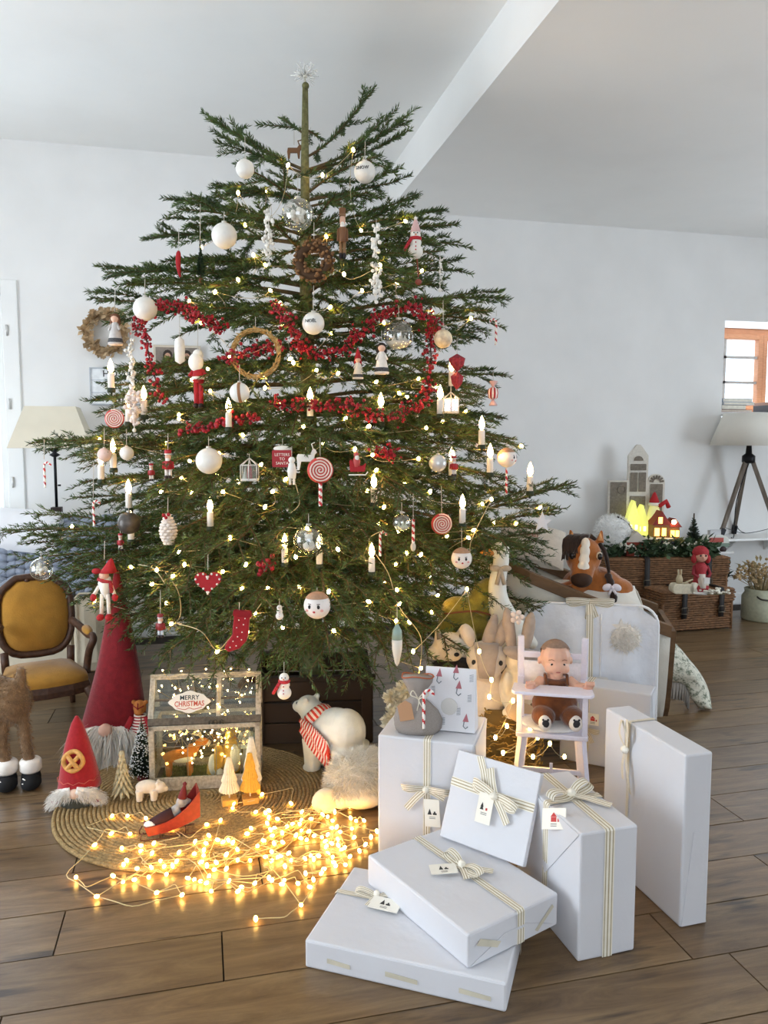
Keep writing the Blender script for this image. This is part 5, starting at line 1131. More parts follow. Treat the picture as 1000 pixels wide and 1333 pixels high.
# milk can and dried flowers
mc = T('milk_can', 'pale green enamel milk can standing by the wicker hamper', 'can', 990, 806)
ob('body', G().lathe([(22, 0), (23.5, 2), (23.5, 30), (20, 36), (21, 40), (19, 41), (18, 34)], 28), M('#b9bba2', .5, .1, .3), mc)
ob('handle', G().tube(spline([(-14, -18, 33), (-12, -26, 31), (2, -27, 30), (8, -22, 33)], 4), 1.1, 6), M('#4b4a44', .5, metal=.6), mc)
df = E_('dried_flowers', 'bunch of beige dried flowers in the milk can', 'flowers', mc.matrix_basis @ Vector((0, 0, 36)), -YAW, mc.scale.x)
g = G(); g2 = G()
for i in range(60):
    v = Vector((random.gauss(0, .75), random.gauss(0, .6), 1)).normalized(); l_ = random.uniform(22, 46); tip = v*l_; g.tube([(0, 0, -20), tuple(v*l_*.5), tuple(tip)], .5, 4)
    for q in range(4): g2.ell(tip + Vector((random.gauss(0, 3), random.gauss(0, 3), random.gauss(0, 3))), (2.2, 2.2, 1.5), 6, 4)
ob('stem', g, M('#a5916a', .9), df, kind='stuff'); ob('blossom', g2, M('#b79d75', .9, .35, .3, rnd=.1), df, kind='stuff')
g = G()
for i in range(30):
    v = Vector((random.gauss(0, .8), random.gauss(-.2, .5), 1)).normalized(); b = v*random.uniform(26, 44); g.add([b, b+Vector((2, 0, 5)), b+v*9, b+Vector((-2, 0, 5))], [(0, 1, 2, 3)])
ob('leaf', g, M('#8f7f58', .9), df, kind='stuff')
# greenery helper
def greens(par, pts, n, ln, wd, m, spread):
    V = []; Fs = []
    for i in range(n):
        c = Vector(random.choice(pts)) + Vector((random.gauss(0, spread[0]), random.gauss(0, spread[1]), abs(random.gauss(0, spread[2]))))
        d = Vector((random.gauss(0, 1), random.gauss(-.4, .8), random.gauss(.35, .6))).normalized(); s = d.cross(Vector((random.gauss(0, 1), random.gauss(0, 1), random.gauss(0, 1)))).normalized()*wd; l_ = ln*random.uniform(.7, 1.3)
        o = len(V); V += [c, c+d*l_*.5+s, c+d*l_, c+d*l_*.5-s]; Fs.append((o, o+1, o+2, o+3))
    g = G(); g.add(V, Fs); return ob('foliage', g, m, par, smooth=False, kind='stuff')
gl_ = T('greenery_garland', 'dark green leafy garland with white berries along the trunk lid', 'garland', 862, 722, z=TH+.015)
pts_ = [(x, -2+4*math.sin(x*.1), 1) for x in range(-72, 62, 3)]
greens(gl_, pts_, 1500, 11, 2.6, M('#33472b', .7, .35, .3), (2, 7, 7)); 
greens(gl_, pts_[22:42], 260, 8, 3.2, M('#6e8560', .7, .3, .3), (2, 6, 6))
g = G()
for cx_ in (-52, 0, 4, 40, -2):
    for i in range(36): g.ell((cx_+random.gauss(0, 7), -10+random.gauss(0, 2), 12+random.gauss(0, 2.6)), 1.5, 6, 4)
ob('white_berries', g, M('#e9e6d6', .7), gl_, kind='stuff')
ob('vine', G().tube([(x, 2*math.sin(x*.2), 2) for x in range(-72, 62, 6)], 1.2, 5), M('#3c3222', .9), gl_)
g2_ = T('garland_end', 'short dark evergreen sprig drooping between hamper and milk can', 'greenery', 933, 770, z=.3)
greens(g2_, [(x, 0, 2) for x in range(-22, 26, 3)], 420, 11, 2.4, M('#2f4630', .7, .35, .3), (4, 6, 10)); ob('stem', G().tube([(-24, 0, 0), (26, 0, 4)], 1, 5), M('#3c3222', .9), g2_)
g2_.location = F(925, 800, .0) + Vector((.07, .15, .25)); 
# big cotton ball
ct = T('cotton_ball', 'large fluffy white cotton snowball at the end of the garland', 'decoration', 798, 721, z=TH+.012)
b = blob('core', G().ell((0, 0, 24), (24, 20, 26)).ell((-8, -6, 34), (16, 14, 16)), 2, M('#e6e5e2', .95, .03, .1), ct); fur('fluff', b, 2600, 5, .5, M('#f0efec', .95), ct, nb=.9)
g = T('bare_twig', 'dark bare twig rising from the garland before the snowball', 'twig', 822, 722, z=TH+.012)
ob('twig', G().tube(spline([(0, 0, 0), (-6, 2, 18), (-14, 0, 30)], 4), [1.4]*8+[.6], 6).tube([(-5, 1, 14), (-16, -1, 22)], .9, 5).tube(spline([(4, 0, 4), (0, 2, 34), (-16, 0, 48), (-20, 0, 49)], 4), 1.1, 5), M('#2d251c', .9), g)
# carved wooden houses
cv = M('#7d7468', .8, .2, .4, .4, 1); cvl = M('#d9d3c8', .8, .08, .4)
def house(px, py, w_, h_, kind, label):
    t_ = T('wooden_house', label, 'house decoration', px, py, z=TH+.012); hw = w_/2
    if kind == 'gable': out = [(-hw, 0), (hw, 0), (hw, h_-w_*.55), (4, h_-2), (2, h_), (-2, h_), (-4, h_-2), (-hw, h_-w_*.55)]
    elif kind == 'arch': out = [(-hw, 0), (hw, 0)] + [(hw*math.cos(a), h_-hw+hw*math.sin(a)) for a in [math.pi*i/12 for i in range(13)]]
    else: out = [(-hw, 0), (hw, 0), (hw, h_), (-hw, h_)]
    ob('board', G().prism(out, 0, 5), cvl, t_, smooth=False, bevel=.3)
    q = G()
    cxx = lambda p, f: (p[0]*f, (p[1]-h_/2)*f+h_/2)
    def panel(x0, x1, z0, z1): q.prism(rrect(x0, x1, z0, z1, .6, 1), -1.2, .2); 
    if kind == 'gable':
        panel(-hw+3, hw-3, 4, h_*.36); panel(-hw+3, hw-3, h_*.40, h_*.52)
        for s in (-1, 1): panel(*(sorted((s*1, s*(hw-3)))), h_*.56, h_*.74)
        panel(-hw+3, hw-3, h_*.76, h_*.82); q.prism([(6*math.cos(a), h_*.85+6*math.sin(a)) for a in [math.pi*i/8 for i in range(9)]], -1.2, .2)
    elif kind == 'arch':
        panel(-hw+3, hw-3, 3, h_-hw-2)
        for i in range(7): a = math.pi*(i+.5)/7; q.tube([((hw*.4)*math.cos(a), -.6, h_-hw+hw*.4*math.sin(a)), ((hw*.85)*math.cos(a), -.6, h_-hw+hw*.85*math.sin(a))], 1.3, 5)
    else:
        panel(-hw+2, hw-2, 2, h_-2); q.tube([(4+5*math.cos(a), -1.6, h_-12+5*math.sin(a)) for a in [i*.52 for i in range(12)]], .9, 5, closed=True)
    ob('carving', q, cv, t_, smooth=False)
house(828, 717.2, 26, 138, 'gable', 'tall carved wooden gable house panel leaning at the wall')
house(803, 717.4, 25, 92, 'flat', 'square carved wooden panel beside the tall gable house')
house(852, 717, 22, 100, 'arch', 'small carved wooden panel with fan-shaped arched top')
# lit paper houses
for px, py, w_, h_, lb in ((822, 719, 17, 68, 'glowing yellow paper house lantern with pointed roof, the taller'), (833, 718.4, 16, 62, 'glowing yellow paper house lantern beside the taller one')):
    t_ = T('house_lantern', lb, 'lantern', px, py, z=TH+.012)
    ob('shell', G().prism([(-w_/2, 0), (w_/2, 0), (w_/2, h_*.62), (2, h_*.94), (0, h_), (-2, h_*.94), (-w_/2, h_*.62)], -6, 6), M('#e4e67a', .7, .1, .3, em=.75), t_, smooth=False)
    q = G()
    for x in (-3.5, 3.5):
        for z in (.25, .45): q.box(x-1.6, x+1.6, -6.5, -6, h_*z, h_*z+6)
    ob('window', q, M('#fff6b8', .6, em=2.5), t_, smooth=False); ob('chimney', G().tube([(3, 0, h_*.7), (3, 0, h_*.98)], 1.4, 6), M('#dfe08a', .7), t_)
vl = T('village_house', 'miniature lit Christmas village house on a round black base', 'village', 862, 720, z=TH+.012)
ob('base', G().lathe([(25, 0), (26, 2), (26, 17), (25, 19), (0, 19)], 28), M('#1d1e22', .5, .1, .2), vl)
g = G()
for i in range(26): a = random.random()*6.28; g.ell((26.2*math.cos(a), 26.2*math.sin(a), random.uniform(4, 16)), .8, 5, 4)
ob('star_dots', g, M('#e9e9e6', .7), vl, kind='stuff')
ob('house_wall', G().box(-16, 4, -12, 10, 19, 40).box(4, 18, -10, 10, 19, 36), M('#7d5a3a', .7, .2, .2), vl, smooth=False)
ob('roof', G().prism([(-18, 38), (6, 38), (-6, 56)], -13, 12).prism([(2, 35), (21, 35), (12, 46)], -11, 11), M('#8a2f2a', .6), vl, smooth=False)
for x, z, w_, h_ in ((-12, 24, 6, 10), (-3, 24, 5, 10), (8, 23, 5, 8), (14, 23, 4, 8), (-8, 40, 5, 8)): ob('window', G().box(x-w_/2, x+w_/2, -13.6, -12.6, z, z+h_), M('#ffca5a', .5, em=5), vl, smooth=False)
ob('lamp_globe', G().ell((9, -14, 42), 3), M('#ffe2a0', .5, em=18), vl)
ob('snow', G().ell((-6, 0, 20), (22, 20, 2.4)), M('#e6e6e4', .9), vl)
st_ = T('santa_figure', 'tiny Santa figure in red behind the miniature village', 'figurine', 850, 718, z=TH+.012)
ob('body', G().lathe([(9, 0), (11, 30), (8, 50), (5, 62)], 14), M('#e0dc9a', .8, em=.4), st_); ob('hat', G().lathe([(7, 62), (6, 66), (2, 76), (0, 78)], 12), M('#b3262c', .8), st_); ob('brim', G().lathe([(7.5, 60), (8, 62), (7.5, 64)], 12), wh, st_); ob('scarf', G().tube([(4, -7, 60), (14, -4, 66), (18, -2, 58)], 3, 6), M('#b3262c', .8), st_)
ch2 = T('red_cottage', 'tiny red wooden cottage half hidden in the garland', 'house decoration', 826, 722.5, z=TH+.012)
ob('wall', G().box(-13, 13, -9, 9, 0, 20), M('#9c4130', .7, .15, .3), ch2, smooth=False); ob('roof', G().prism([(-16, 18), (16, 18), (0, 32)], -10, 10), M('#c8bfb2', .8), ch2, smooth=False); ob('door', G().box(-3, 3, -9.8, -9, 0, 12), M('#e9ded0', .7), ch2, smooth=False); ob('window', G().tube([(-8+2.5*math.cos(a), -9.5, 10+3*math.sin(a)) for a in [i*.63 for i in range(10)]], .7, 4, closed=True), M('#e9ded0', .7), ch2)
t_ = T('bottle_brush_tree', 'tiny grey-green bottle brush tree on the trunk beside the village', 'tree decoration', 902, 719, z=TH+.012); brushtree(t_, 50, 12, 900, M('#3c4a3d', .9, .3), None, M('#5b4a38', .8))
cv_ = T('toy_caravan', 'small white and green toy caravan on a white base at the trunk end', 'toy', 930, 720, z=TH+.012)
ob('base', G().box(-22, 22, -9, 9, 0, 3), M('#e9e8e6', .6), cv_, smooth=False, bevel=.5)
ob('body', G().prism(rrect(-18, 16, 6, 24, 8), -7, 7), M('#d8dbd2', .5), cv_, smooth=False, bevel=.8); ob('stripe', G().prism(rrect(-18.4, 16.4, 9, 14, 2), -7.3, 7.3), M('#7d9182', .5), cv_, smooth=False)
ob('window', G().box(-10, 8, -8, -7, 15, 21), M('#b8584e', .5), cv_, smooth=False)
for x in (-8, 8): ob('wheel', G().lathe([(4, -1.5), (4, 1.5)], 14, 0, Matrix.Translation((x, -7, 6)) @ Matrix.Rotation(math.pi/2, 4, 'X')), M('#3b2e2c', .6), cv_)
ob('roof_load', G().box(-8, 6, -4, 4, 24, 30).tube([(-8, -4, 31), (6, -4, 31)], .7, 4), M('#cfd0d2', .5), cv_, smooth=False)
# on the small hamper
nc = T('nutcracker_figure', 'red and white girl nutcracker figure on the wicker hamper', 'figurine', 911, 772, z=SH+.02)
ob('base', G().lathe([(14, 0), (14, 3), (0, 3.5)], 20), M('#e9e6e2', .6), nc)
ob('body', G().lathe([(10, 3), (11, 8), (8, 18), (7, 28), (9, 34), (5, 40)], 16), M('#a8343a', .7, .2, .4), nc); ob('apron', G().lathe([(10.6, 8), (8.8, 20), (7.6, 26)], 16, 0, Matrix.Translation((0, -1.2, 0)) @ Matrix.Diagonal((.7, 1, 1, 1))), M('#ddd2c4', .7), nc)
blob('head', G().ell((0, 0, 49), (8.5, 8, 8.5)).ell((0, -8, 48), 1.6), .8, M('#dba58e', .6), nc, 3); ob('hair', G().ell((0, 1.5, 53), (10.5, 9, 9)).ell((-9, 0, 45), (3.5, 4, 6)).ell((9, 0, 45), (3.5, 4, 6)), M('#ab2b31', .7, .2, .5), nc)
for s in (-1, 1): ob('eye', G().ell((s*3.4, -7.6, 50), 1.2), bk_, nc); ob('arm', G().tube([(s*8, 0, 36), (s*11, -4, 26), (s*6, -9, 22)], 2.2, 6), M('#8e2a33', .7), nc)
ob('bag', G().box(1, 8, -11, -8, 14, 22), M('#e5e1dc', .7), nc, smooth=False)
wc = T('wooden_toy_car', 'cream wooden toy roller with bunny figure on the hamper', 'toy', 889, 772, z=SH+.02)
ob('body', G().prism(rrect(-16, 12, 0, 13, 5.5), -8, 8), M('#d6ccb4', .7, .1, .4), wc, smooth=False, bevel=1); ob('wheel', G().lathe([(7, -3), (7.5, 0), (7, 3)], 18, 0, Matrix.Translation((13, -5, 7.5)) @ Matrix.Rotation(math.pi/2, 4, 'X')), M('#ded6c4', .7), wc)
ob('bunny', G().lathe([(4, 12), (4.6, 18), (2.6, 24)], 10, 0, Matrix.Translation((-5, 0, 0))).tube([(-6.5, 0, 22), (-7, 0, 31)], 1.3, 5).tube([(-3.5, 0, 22), (-3, 0, 31)], 1.3, 5), M('#bfae8e', .8), wc); ob('stick', G().tube([(-2, -6, 14), (10, -6, 19)], 1, 5), M('#cbbd9c', .8), wc)
wfl = T('white_flowers', 'small sprig of white flowers lying on the hamper edge', 'flowers', 933, 775, z=SH+.02); g = G()
for i in range(34): g.ell((random.gauss(0, 7), random.gauss(0, 4), 3+abs(random.gauss(0, 3))), (2.4, 2.4, 1.4), 6, 4)
ob('blossom', g, M('#e8e3d4', .8), wfl, kind='stuff'); ob('stem', G().tube([(-12, 0, 1.5), (12, 2, 1.5)], .8, 5), M('#7d7a55', .9), wfl)
# ---- books in the niche
bx = NX0 + .02; cols = ['#5d5f5a', '#cfcab8', '#3a4238', '#2f302d', '#b9c2cc', '#8a97ac', '#a8483f', '#ddd8cf', '#7d2f38', '#c7b8a0', '#4b5a6b', '#d7d2c6', '#6b5d4c', '#93442f', '#c4cdd3', '#3d3f45']
words = ['grey', 'cream', 'dark green', 'black', 'pale blue', 'slate blue', 'red', 'white', 'maroon', 'tan', 'steel blue', 'ivory', 'brown', 'rust', 'light grey', 'charcoal']
for i, c in enumerate(cols):
    th = [.03, .028, .024, .045, .03, .032, .036, .028][i % 8]; hh = [.215, .2, .21, .215, .205, .21, .2, .19][i % 8]
    b = E_('book', '%s book standing in the wall niche under the window' % words[i], 'book', (bx, WY+.05, NZ0+.003), 0, 1, 'books standing in the wall niche')
    ob('cover', G().box(0, .003, 0, .16, 0, hh).box(th-.003, th, 0, .16, 0, hh).box(.003, th-.003, 0, .003, 0, hh), M(c, .6, .08, 30), b, smooth=False); ob('pages', G().box(.003, th-.003, .003, .155, .004, hh-.004), M('#e3dccb', .8), b, smooth=False); bx += th+.002
sx0 = NX0 + .03
zb = 1.626
for i, (c, w_, th, dx, lb) in enumerate((('#b98a7a', .3, .018, .0, 'pink'), ('#2b2a2e', .24, .04, .0, 'black'), ('#d8d9dc', .3, .022, .02, 'white'), ('#8d97a3', .29, .03, .01, 'blue-grey'))):
    b = E_('book', '%s book lying in the stack on the niche shelf' % lb, 'book', (sx0+dx, WY+.04, zb), 0, 1, 'books stacked on the niche shelf')
    ob('cover', G().box(0, w_, 0, .2, 0, .003).box(0, w_, 0, .2, th-.003, th).box(0, .003, 0, .2, .003, th-.003), M(c, .6, .06, 20), b, smooth=False); ob('pages', G().box(.003, w_-.004, .004, .196, .003, th-.003), M('#e6e0d2', .8), b, smooth=False); zb += th+.0005
zb = 1.626
for i, (c, w_, th, lb) in enumerate((('#262428', .4, .06, 'thick dark'), ('#7d5a48', .38, .025, 'thin brown'))):
    b = E_('book', '%s book lying on the shelf above the lamp shade' % lb, 'book', (4.72, WY+.03, zb), 0, 1); ob('cover', G().box(0, w_, 0, .2, 0, .003).box(0, w_, 0, .2, th-.003, th).box(0, .003, 0, .2, .003, th-.003), M(c, .6, .06, 20), b, smooth=False); ob('pages', G().box(.003, w_-.004, .004, .196, .003, th-.003), M('#e6e0d2', .8), b, smooth=False); zb += th+.0005
# ================================================================ LEFT BACK: SOFA, ARMCHAIR, LAMP, WALL
so = E_('sofa', 'cream slipcovered sofa along the back wall beside the tree', 'sofa', (-1.0, 4.55, 0), 0, 1)
cm = M('#d9cfb8', .95, .06, 6, .4, 30); xr = F(150, 905).x
xr = W(142, 800, 4.42).x; so.location = (xr, 4.42, 0)
ob('back_frame', G().box(-2.2, 0, .75, 1.0, .08, .80), cm, so, smooth=False, bevel=.07); ob('arm', G().box(-.2, 0, .0, .98, .08, .54), cm, so, smooth=False, bevel=.07); ob('base', G().box(-2.2, -.2, .04, .76, .08, .36), cm, so, smooth=False, bevel=.03)
for x0 in (-2.1, -1.15): ob('seat_cushion', G().box(x0, x0+.93, .04, .74, .36, .5), cm, so, smooth=False, bevel=.05)
for x0 in (-2.1, -1.15): ob('back_cushion', G().box(x0, x0+.93, .56, .78, .5, .86), cm, so, smooth=False, bevel=.08)
for x, y in ((-.1, .08), (-.1, .9)): ob('foot', G().box(x-.03, x+.03, y-.03, y+.03, 0, .08), M('#4a3625', .6), so, smooth=False)
ob('skirt_piping', G().tube([(-.2, -.006, .1), (-.2, -.006, .49), (-.15, -.006, .54), (-.05, -.006, .54), (0, -.006, .49), (0, -.006, .1)], .006, 6), cm, so)
# chunky knitted blanket over the sofa seat back
kb = E_('knit_blanket', 'chunky grey-blue hand knitted blanket spread over the sofa', 'blanket', so.location, 0, 1); g = G()
for r_ in range(17):
    for c in range(30):
        u = -1.5 + c*.05; t = r_/16
        if t < .32: y, z, a = .55+.1*t, .90-.0*t, 0
        y = np.interp(t, [0, .15, .3, .75, 1], [.86, .74, .60, .50, .03]); z = np.interp(t, [0, .15, .3, .75, 1], [.84, .89, .86, .545, .545])
        sl_ = 24 if c % 2 else -24
        g.ell((u, y, z), (.042, .028, .024), 8, 6, R=(0, sl_, 0))
ob('stitches', g, M('#8e95a3', .95, .12, 30, .4, 80, sheen=.3), kb, kind='stuff')
rows = [[(-1.55+1.5*j/20, y, z) for j in range(21)] for y, z in ((.88, .83), (.74, .875), (.6, .845), (.5, .53), (.02, .53))]
g = G(); g.grid(rows); ob('ground_knit', g, M('#6f7685', .95), kb)
pillow('white_cushion', 'white cushion on the sofa behind the knitted blanket', W(18, 690, 5.02), 62, 30, 16, (-14, 6, 4), 4.6e-3, M('#e4e4e6', .9, .04, .05))
# armchair
ac = T('armchair', 'small carved wooden armchair upholstered in ochre velvet', 'armchair', 58, 938, rot=30)
wd_ = M('#4a3020', .5, .3, .2, .2, .5); och = M('#a9792c', .9, .12, .06, .2, .5, sheen=.3)
def chair_out(w_, z0, z1, n=24, k=1.0): # cartouche outline
    P = []
    for i in range(n):
        a = 2*math.pi*i/n; c_, s_ = math.cos(a), math.sin(a); P.append((w_*math.copysign(abs(c_)**.55, c_)*(1-.10*(s_ < 0)*abs(s_)), (z0+z1)/2 + (z1-z0)/2*math.copysign(abs(s_)**.6, s_) + (5 if s_ > .9 else 0)))
    return P
Xk = Matrix.Translation((0, 44, 0)) @ Matrix.Rotation(D2R(-10), 4, 'X')
def tx(P): return [tuple(Xk @ Vector(p)) for p in P]
o1 = chair_out(46, 76, 176); ob('back_frame', G().tube(tx([(x, 0, z) for x, z in o1]), 5.2, 8, closed=True), wd_, ac)
ob('back_crest', G().ell(tx([(0, -1, 180)])[0], (11, 4, 5)).ell(tx([(-8, -1, 177)])[0], 4).ell(tx([(8, -1, 177)])[0], 4), wd_, ac)
q = G(); cpt = (0, 0, 126); o2 = chair_out(42.5, 80, 172); rings = []
for f_, y in ((1, -1), (.9, -6), (.6, -9), (.25, -10)): rings.append(tx([(x*f_, y, 126+(z-126)*f_) for x, z in o2]))
q.grid(rings, cu=True); q.add([rings[-1][i] for i in range(24)], [tuple(range(24))[::-1]]); q.grid([tx([(x*f_, y, 126+(z-126)*f_) for x, z in reversed(o2)]) for f_, y in ((1, 1), (.2, 3))], cu=True); ob('back_pad', q, och, ac)
seat = [(-44, 46), (44, 46), (54, -20), (52, -44), (30, -52), (0, -55), (-30, -52), (-52, -44), (-54, -20)]
def slab(out, z0, z1, dome=0):
    g = G(); n = len(out); rings = [[(x, y, z0) for x, y in out], [(x, y, (z0+z1)/2) for x, y in out], [(x*.96, y*.96, z1) for x, y in out], [(x*.6, y*.6, z1+dome) for x, y in out], [(x*.15, y*.15, z1+dome*1.2) for x, y in out]]
    g.grid([r_ + [] for r_ in rings], cu=True); g.add(rings[0], [tuple(range(n))[::-1]]); g.add(rings[-1], [tuple(range(n))]); return g
ob('seat_rail', slab(seat, 44, 58), wd_, ac, smooth=False, bevel=1.5); ob('seat_pad', slab([(x*.95, y*.95) for x, y in seat], 57, 66, 7), och, ac)
for s in (-1, 1):
    ob('leg', G().tube(spline([(s*48, -44, 50), (s*53, -50, 34), (s*48, -46, 14), (s*52, -52, 3), (s*53, -54, 1)], 4), [7, 7, 6.5, 6, 5.5, 5, 4.5, 4, 3.8, 3.6, 3.6, 4, 4.5, 4.5, 4, 4, 4], 8), wd_, ac)
    ob('leg', G().tube(spline([(s*40, 44, 56), (s*41, 50, 28), (s*43, 60, 1)], 4), [5.5, 5, 5, 4.5, 4.5, 4, 4, 3.8, 3.8], 8), wd_, ac)
    ob('back_upright', G().tube([(s*40, 44, 58), (s*41, 46, 84)], 5, 8), wd_, ac)
    ob('arm', G().tube(spline([(s*44, 52, 118), (s*52, 30, 112), (s*58, 4, 106), (s*60, -14, 108), (s*60, -20, 103), (s*56, -14, 90), (s*54, -6, 70), (s*52, -10, 58)], 4), 5, 8), wd_, ac)
    ob('arm_pad', G().ell((s*57, 6, 112), (6.5, 18, 5), R=(4, 0, 0)), och, ac)
# lamp with rectangular shade behind the sofa
lm = E_('floor_lamp', 'black metal floor lamp with tapered cream shade behind the sofa', 'lamp', (W(73, 640, 5.3).x, 5.3, 0), 0, 1)
kz = depth(Vector((lm.location.x, 5.3, 1)))/FOC
zt0 = W(73, 583, 5.3).z; zt1 = W(73, 530, 5.3).z; a, b = 49*kz, 30*kz
g = G(); rows = [[(-a, -a*.7, zt0), (a, -a*.7, zt0), (a, a*.7, zt0), (-a, a*.7, zt0)], [(-b, -b*.7, zt1), (b, -b*.7, zt1), (b, b*.7, zt1), (-b, b*.7, zt1)]]; g.grid(rows, cu=True); ob('shade', g, M('#e2dac6', .9, .03, 10), lm, smooth=False, solid=.004)
zk0 = W(73, 660, 5.3).z
ob('pole', G().tube([(0, 0, zk0), (0, 0, zt0+.1)], .009, 8).tube([(.012, 0, zk0+.14), (.03, 0, zk0+.14)], .006, 6).lathe([(.01, zt0-.06), (.035, zt0-.045), (.012, zt0-.03), (.04, zt0-.01), (.01, zt0)], 14), blkm, lm)
ob('foot_block', G().box(-.032, .032, -.032, .032, .02, zk0), M('#2f2019', .5, .2, 20), lm, smooth=False, bevel=.003); ob('base', G().lathe([(.14, 0), (.14, .015), (.04, .03), (0, .03)], 28), blkm, lm)
# wall wreath
wp = W(137, 432, WY-.05); wk_ = depth(wp)/FOC; wr = E_('wall_wreath', 'beige dried flower wreath hanging on the wall above the light box', 'wreath', wp, 0, wk_)
for i in range(44):
    a = 2*math.pi*i/44 + random.uniform(-.08, .08); r = 24+random.uniform(-5, 5); c = Vector((r*math.cos(a), random.uniform(-5, 0), r*math.sin(a))); g = G()
    for q in range(7):
        v = Vector((random.gauss(0, 1), random.gauss(-.6, .6), random.gauss(0, 1))).normalized(); s = v.orthogonal().normalized()*2.6; g.add([c, c+v*5+s*1.6, c+v*9.5, c+v*5-s*1.6], [(0, 1, 2, 3)])
    ob('blossom', g, M('#cbb08b', .9, .2, .2, rnd=.12), wr, smooth=False)
ob('ring', G().tube([(24*math.cos(a), 0, 24*math.sin(a)) for a in [2*math.pi*i/24 for i in range(24)]], 4.5, 8, closed=True), M('#9c8058', .9), wr)
# light box
lb0 = W(118, 527, WY-.03); lb1 = W(190, 480, WY-.03); lbw = lb1.x-lb0.x; lbh = lb1.z-lb0.z
lb = E_('letter_light_box', 'white cinematic letter board on the wall reading home and family', 'sign', (lb0.x, WY-.001, lb0.z), 0, 1)
g = G(); rectframe(g, 0, lbw, 0, lbh, -.045, 0, .008); ob('frame', g, M('#b9bec4', .4), lb, smooth=False); ob('panel', G().box(.008, lbw-.008, -.035, -.004, .008, lbh-.008), M('#f0f2f4', .5), lb, smooth=False)
g = G()
for j in (1, 2): g.box(.008, lbw-.008, -.042, -.036, lbh*j/3-.003, lbh*j/3+.003)
ob('rail', g, M('#cdd2d8', .4), lb, smooth=False)
for s_, j in (('HOWE', 2), ('IS', 1), ('FAMILY', 0)): text('lettering', s_, lbh*.24, ink, lb, (lbw*.5, -.0365, lbh*(j+.5)/3), spc=1.15, bold=.0008)
# photo block
fp = W(231, 467, WY-.03); fk = depth(fp)/FOC; pf_ = E_('photo_frame', 'framed photograph of two dark-haired people on the wall behind the tree', 'picture', fp, 0, fk)
ob('frame', G().box(-30, 30, -2, 6, -17, 17), M('#d8cdbb', .6), pf_, smooth=False, bevel=.6); ob('photo', G().box(-27, 27, -2.6, -2, -14, 14), M('#8d8177', .5, .3, .08), pf_, smooth=False)
g = G()
for x in (-12, 12): g.prism([(x+6*math.cos(a), 4+7*math.sin(a)) for a in [i*.52 for i in range(12)]], -3, -2.6, 0); g.prism([(x-10, -14), (x+10, -14), (x+7, -4), (x-7, -4)], -3, -2.6, 0); g.prism([(x+4*math.cos(a), 2+5*math.sin(a)) for a in [i*.52 for i in range(12)]], -3.2, -3, 1)
ob('print', g, [M('#35281f', .5), M('#c99c82', .5)], pf_, smooth=False)
# ================================================================ ORNAMENTS AND LIGHTS
def fdepth(px, py, rx, ry, q=.03, default=None):
    s = (np.abs(TPX-px) < rx) & (np.abs(TPY-py) < ry)
    if s.sum() < 3: return default
    return float(np.quantile(TDP[s], q))
thr = M('#cfc9bd', .8)
def hang(name, label, cat, px, py, up, hw, group=None, rot=0, thread=True):
    s = (np.abs(TPX-px) < 8) & (TPY < py-up-2) & (TPY > py-up-46)
    fb = fdepth(px, py, hw+4, up+4, .02); tl_ = 16
    if s.any():
        i = np.argmin(TDP[s]*1.0 + .004*np.abs(TPY[s]-(py-up-12))); d = TDP[s][i]; tl_ = (py-up) - TPY[s][i]
    else: d = fb or TD
    if fb: d = min(d, fb-.02)
    d = max(2.35, d - hw*.0012)
    o = E_(name, label, cat, DP(px, py, d), -YAW + D2R(rot), d/FOC, group)
    if thread: ob('thread', G().tube([(0, 0, up-1), (0, tl_*.12, up+tl_)], .45, 4), thr, o)
    return o
silver = M('#cfccc4', .3, metal=.8); WB = M('#e9e6df', .35, .03, .2, spec=.5)
def bauble(px, py, r, label, mat=None, txt=None, rot=0, cat='bauble', group=None):
    o = hang('bauble', label, cat, px, py, r+3, r, group, rot); ob('ball', G().ell((0, 0, 0), r, 24, 16), mat or WB, o); ob('cap', G().lathe([(r*.2, r*.96), (r*.2, r*1.12), (0, r*1.14)], 12), silver, o)
    if txt: text('lettering', txt, r*.4, ink, o, (0, -r*1.0, r*.08), ext=.5)
    return o
clr = glassmat('bauble_glass', (.97, .97, .94), .95, .02, ior=1.45)
def globe(px, py, r, label, fill, fmat):
    o = hang('glass_globe', label, 'bauble', px, py, r+3, r); ob('glass', G().ell((0, 0, 0), r, 28, 18), clr, o); ob('cap', G().lathe([(r*.18, r*.97), (r*.18, r*1.1), (0, r*1.12)], 12), silver, o)
    g = G()
    if fill == 'snow':
        g.lathe([(0, -r*.9), (r*.55, -r*.78), (r*.8, -r*.45), (0, -r*.38)], 18)
        for x, h in ((-.3, .7), (.15, 1.0), (.42, .6)): g.lathe([(r*.2, 0), (0, r*h*.7)], 8, 0, Matrix.Translation((r*x, 0, -r*.42)))
    elif fill == 'fluff':
        for i in range(26): v = Vector((random.gauss(0, 1), random.gauss(0, 1), random.gauss(-.5, .8))).normalized()*r*random.uniform(.2, .55); g.ell(v, r*.16, 7, 5)
    else: g.ell((0, 0, -r*.35), (r*.4, r*.35, r*.4)).ell((0, 0, r*.15), (r*.28, r*.26, r*.28)).ell((-r*.2, 0, r*.4), r*.1).ell((r*.2, 0, r*.4), r*.1)
    ob('filling', g, fmat, o); return o
snowm = M('#efece4', .95, .03, .3)
bauble(319, 220, 12, 'plain white bauble high on the tree under the upper left branch')
bauble(475, 224, 14, 'white bauble lettered snow below the upper right branch', txt='SNOW', rot=-12)
bauble(292, 307, 16.5, 'large glossy white bauble in the upper tree beside the hanging white strand')
bauble(189, 402, 15.5, 'white bauble at the berry garland end above the wall wreath')
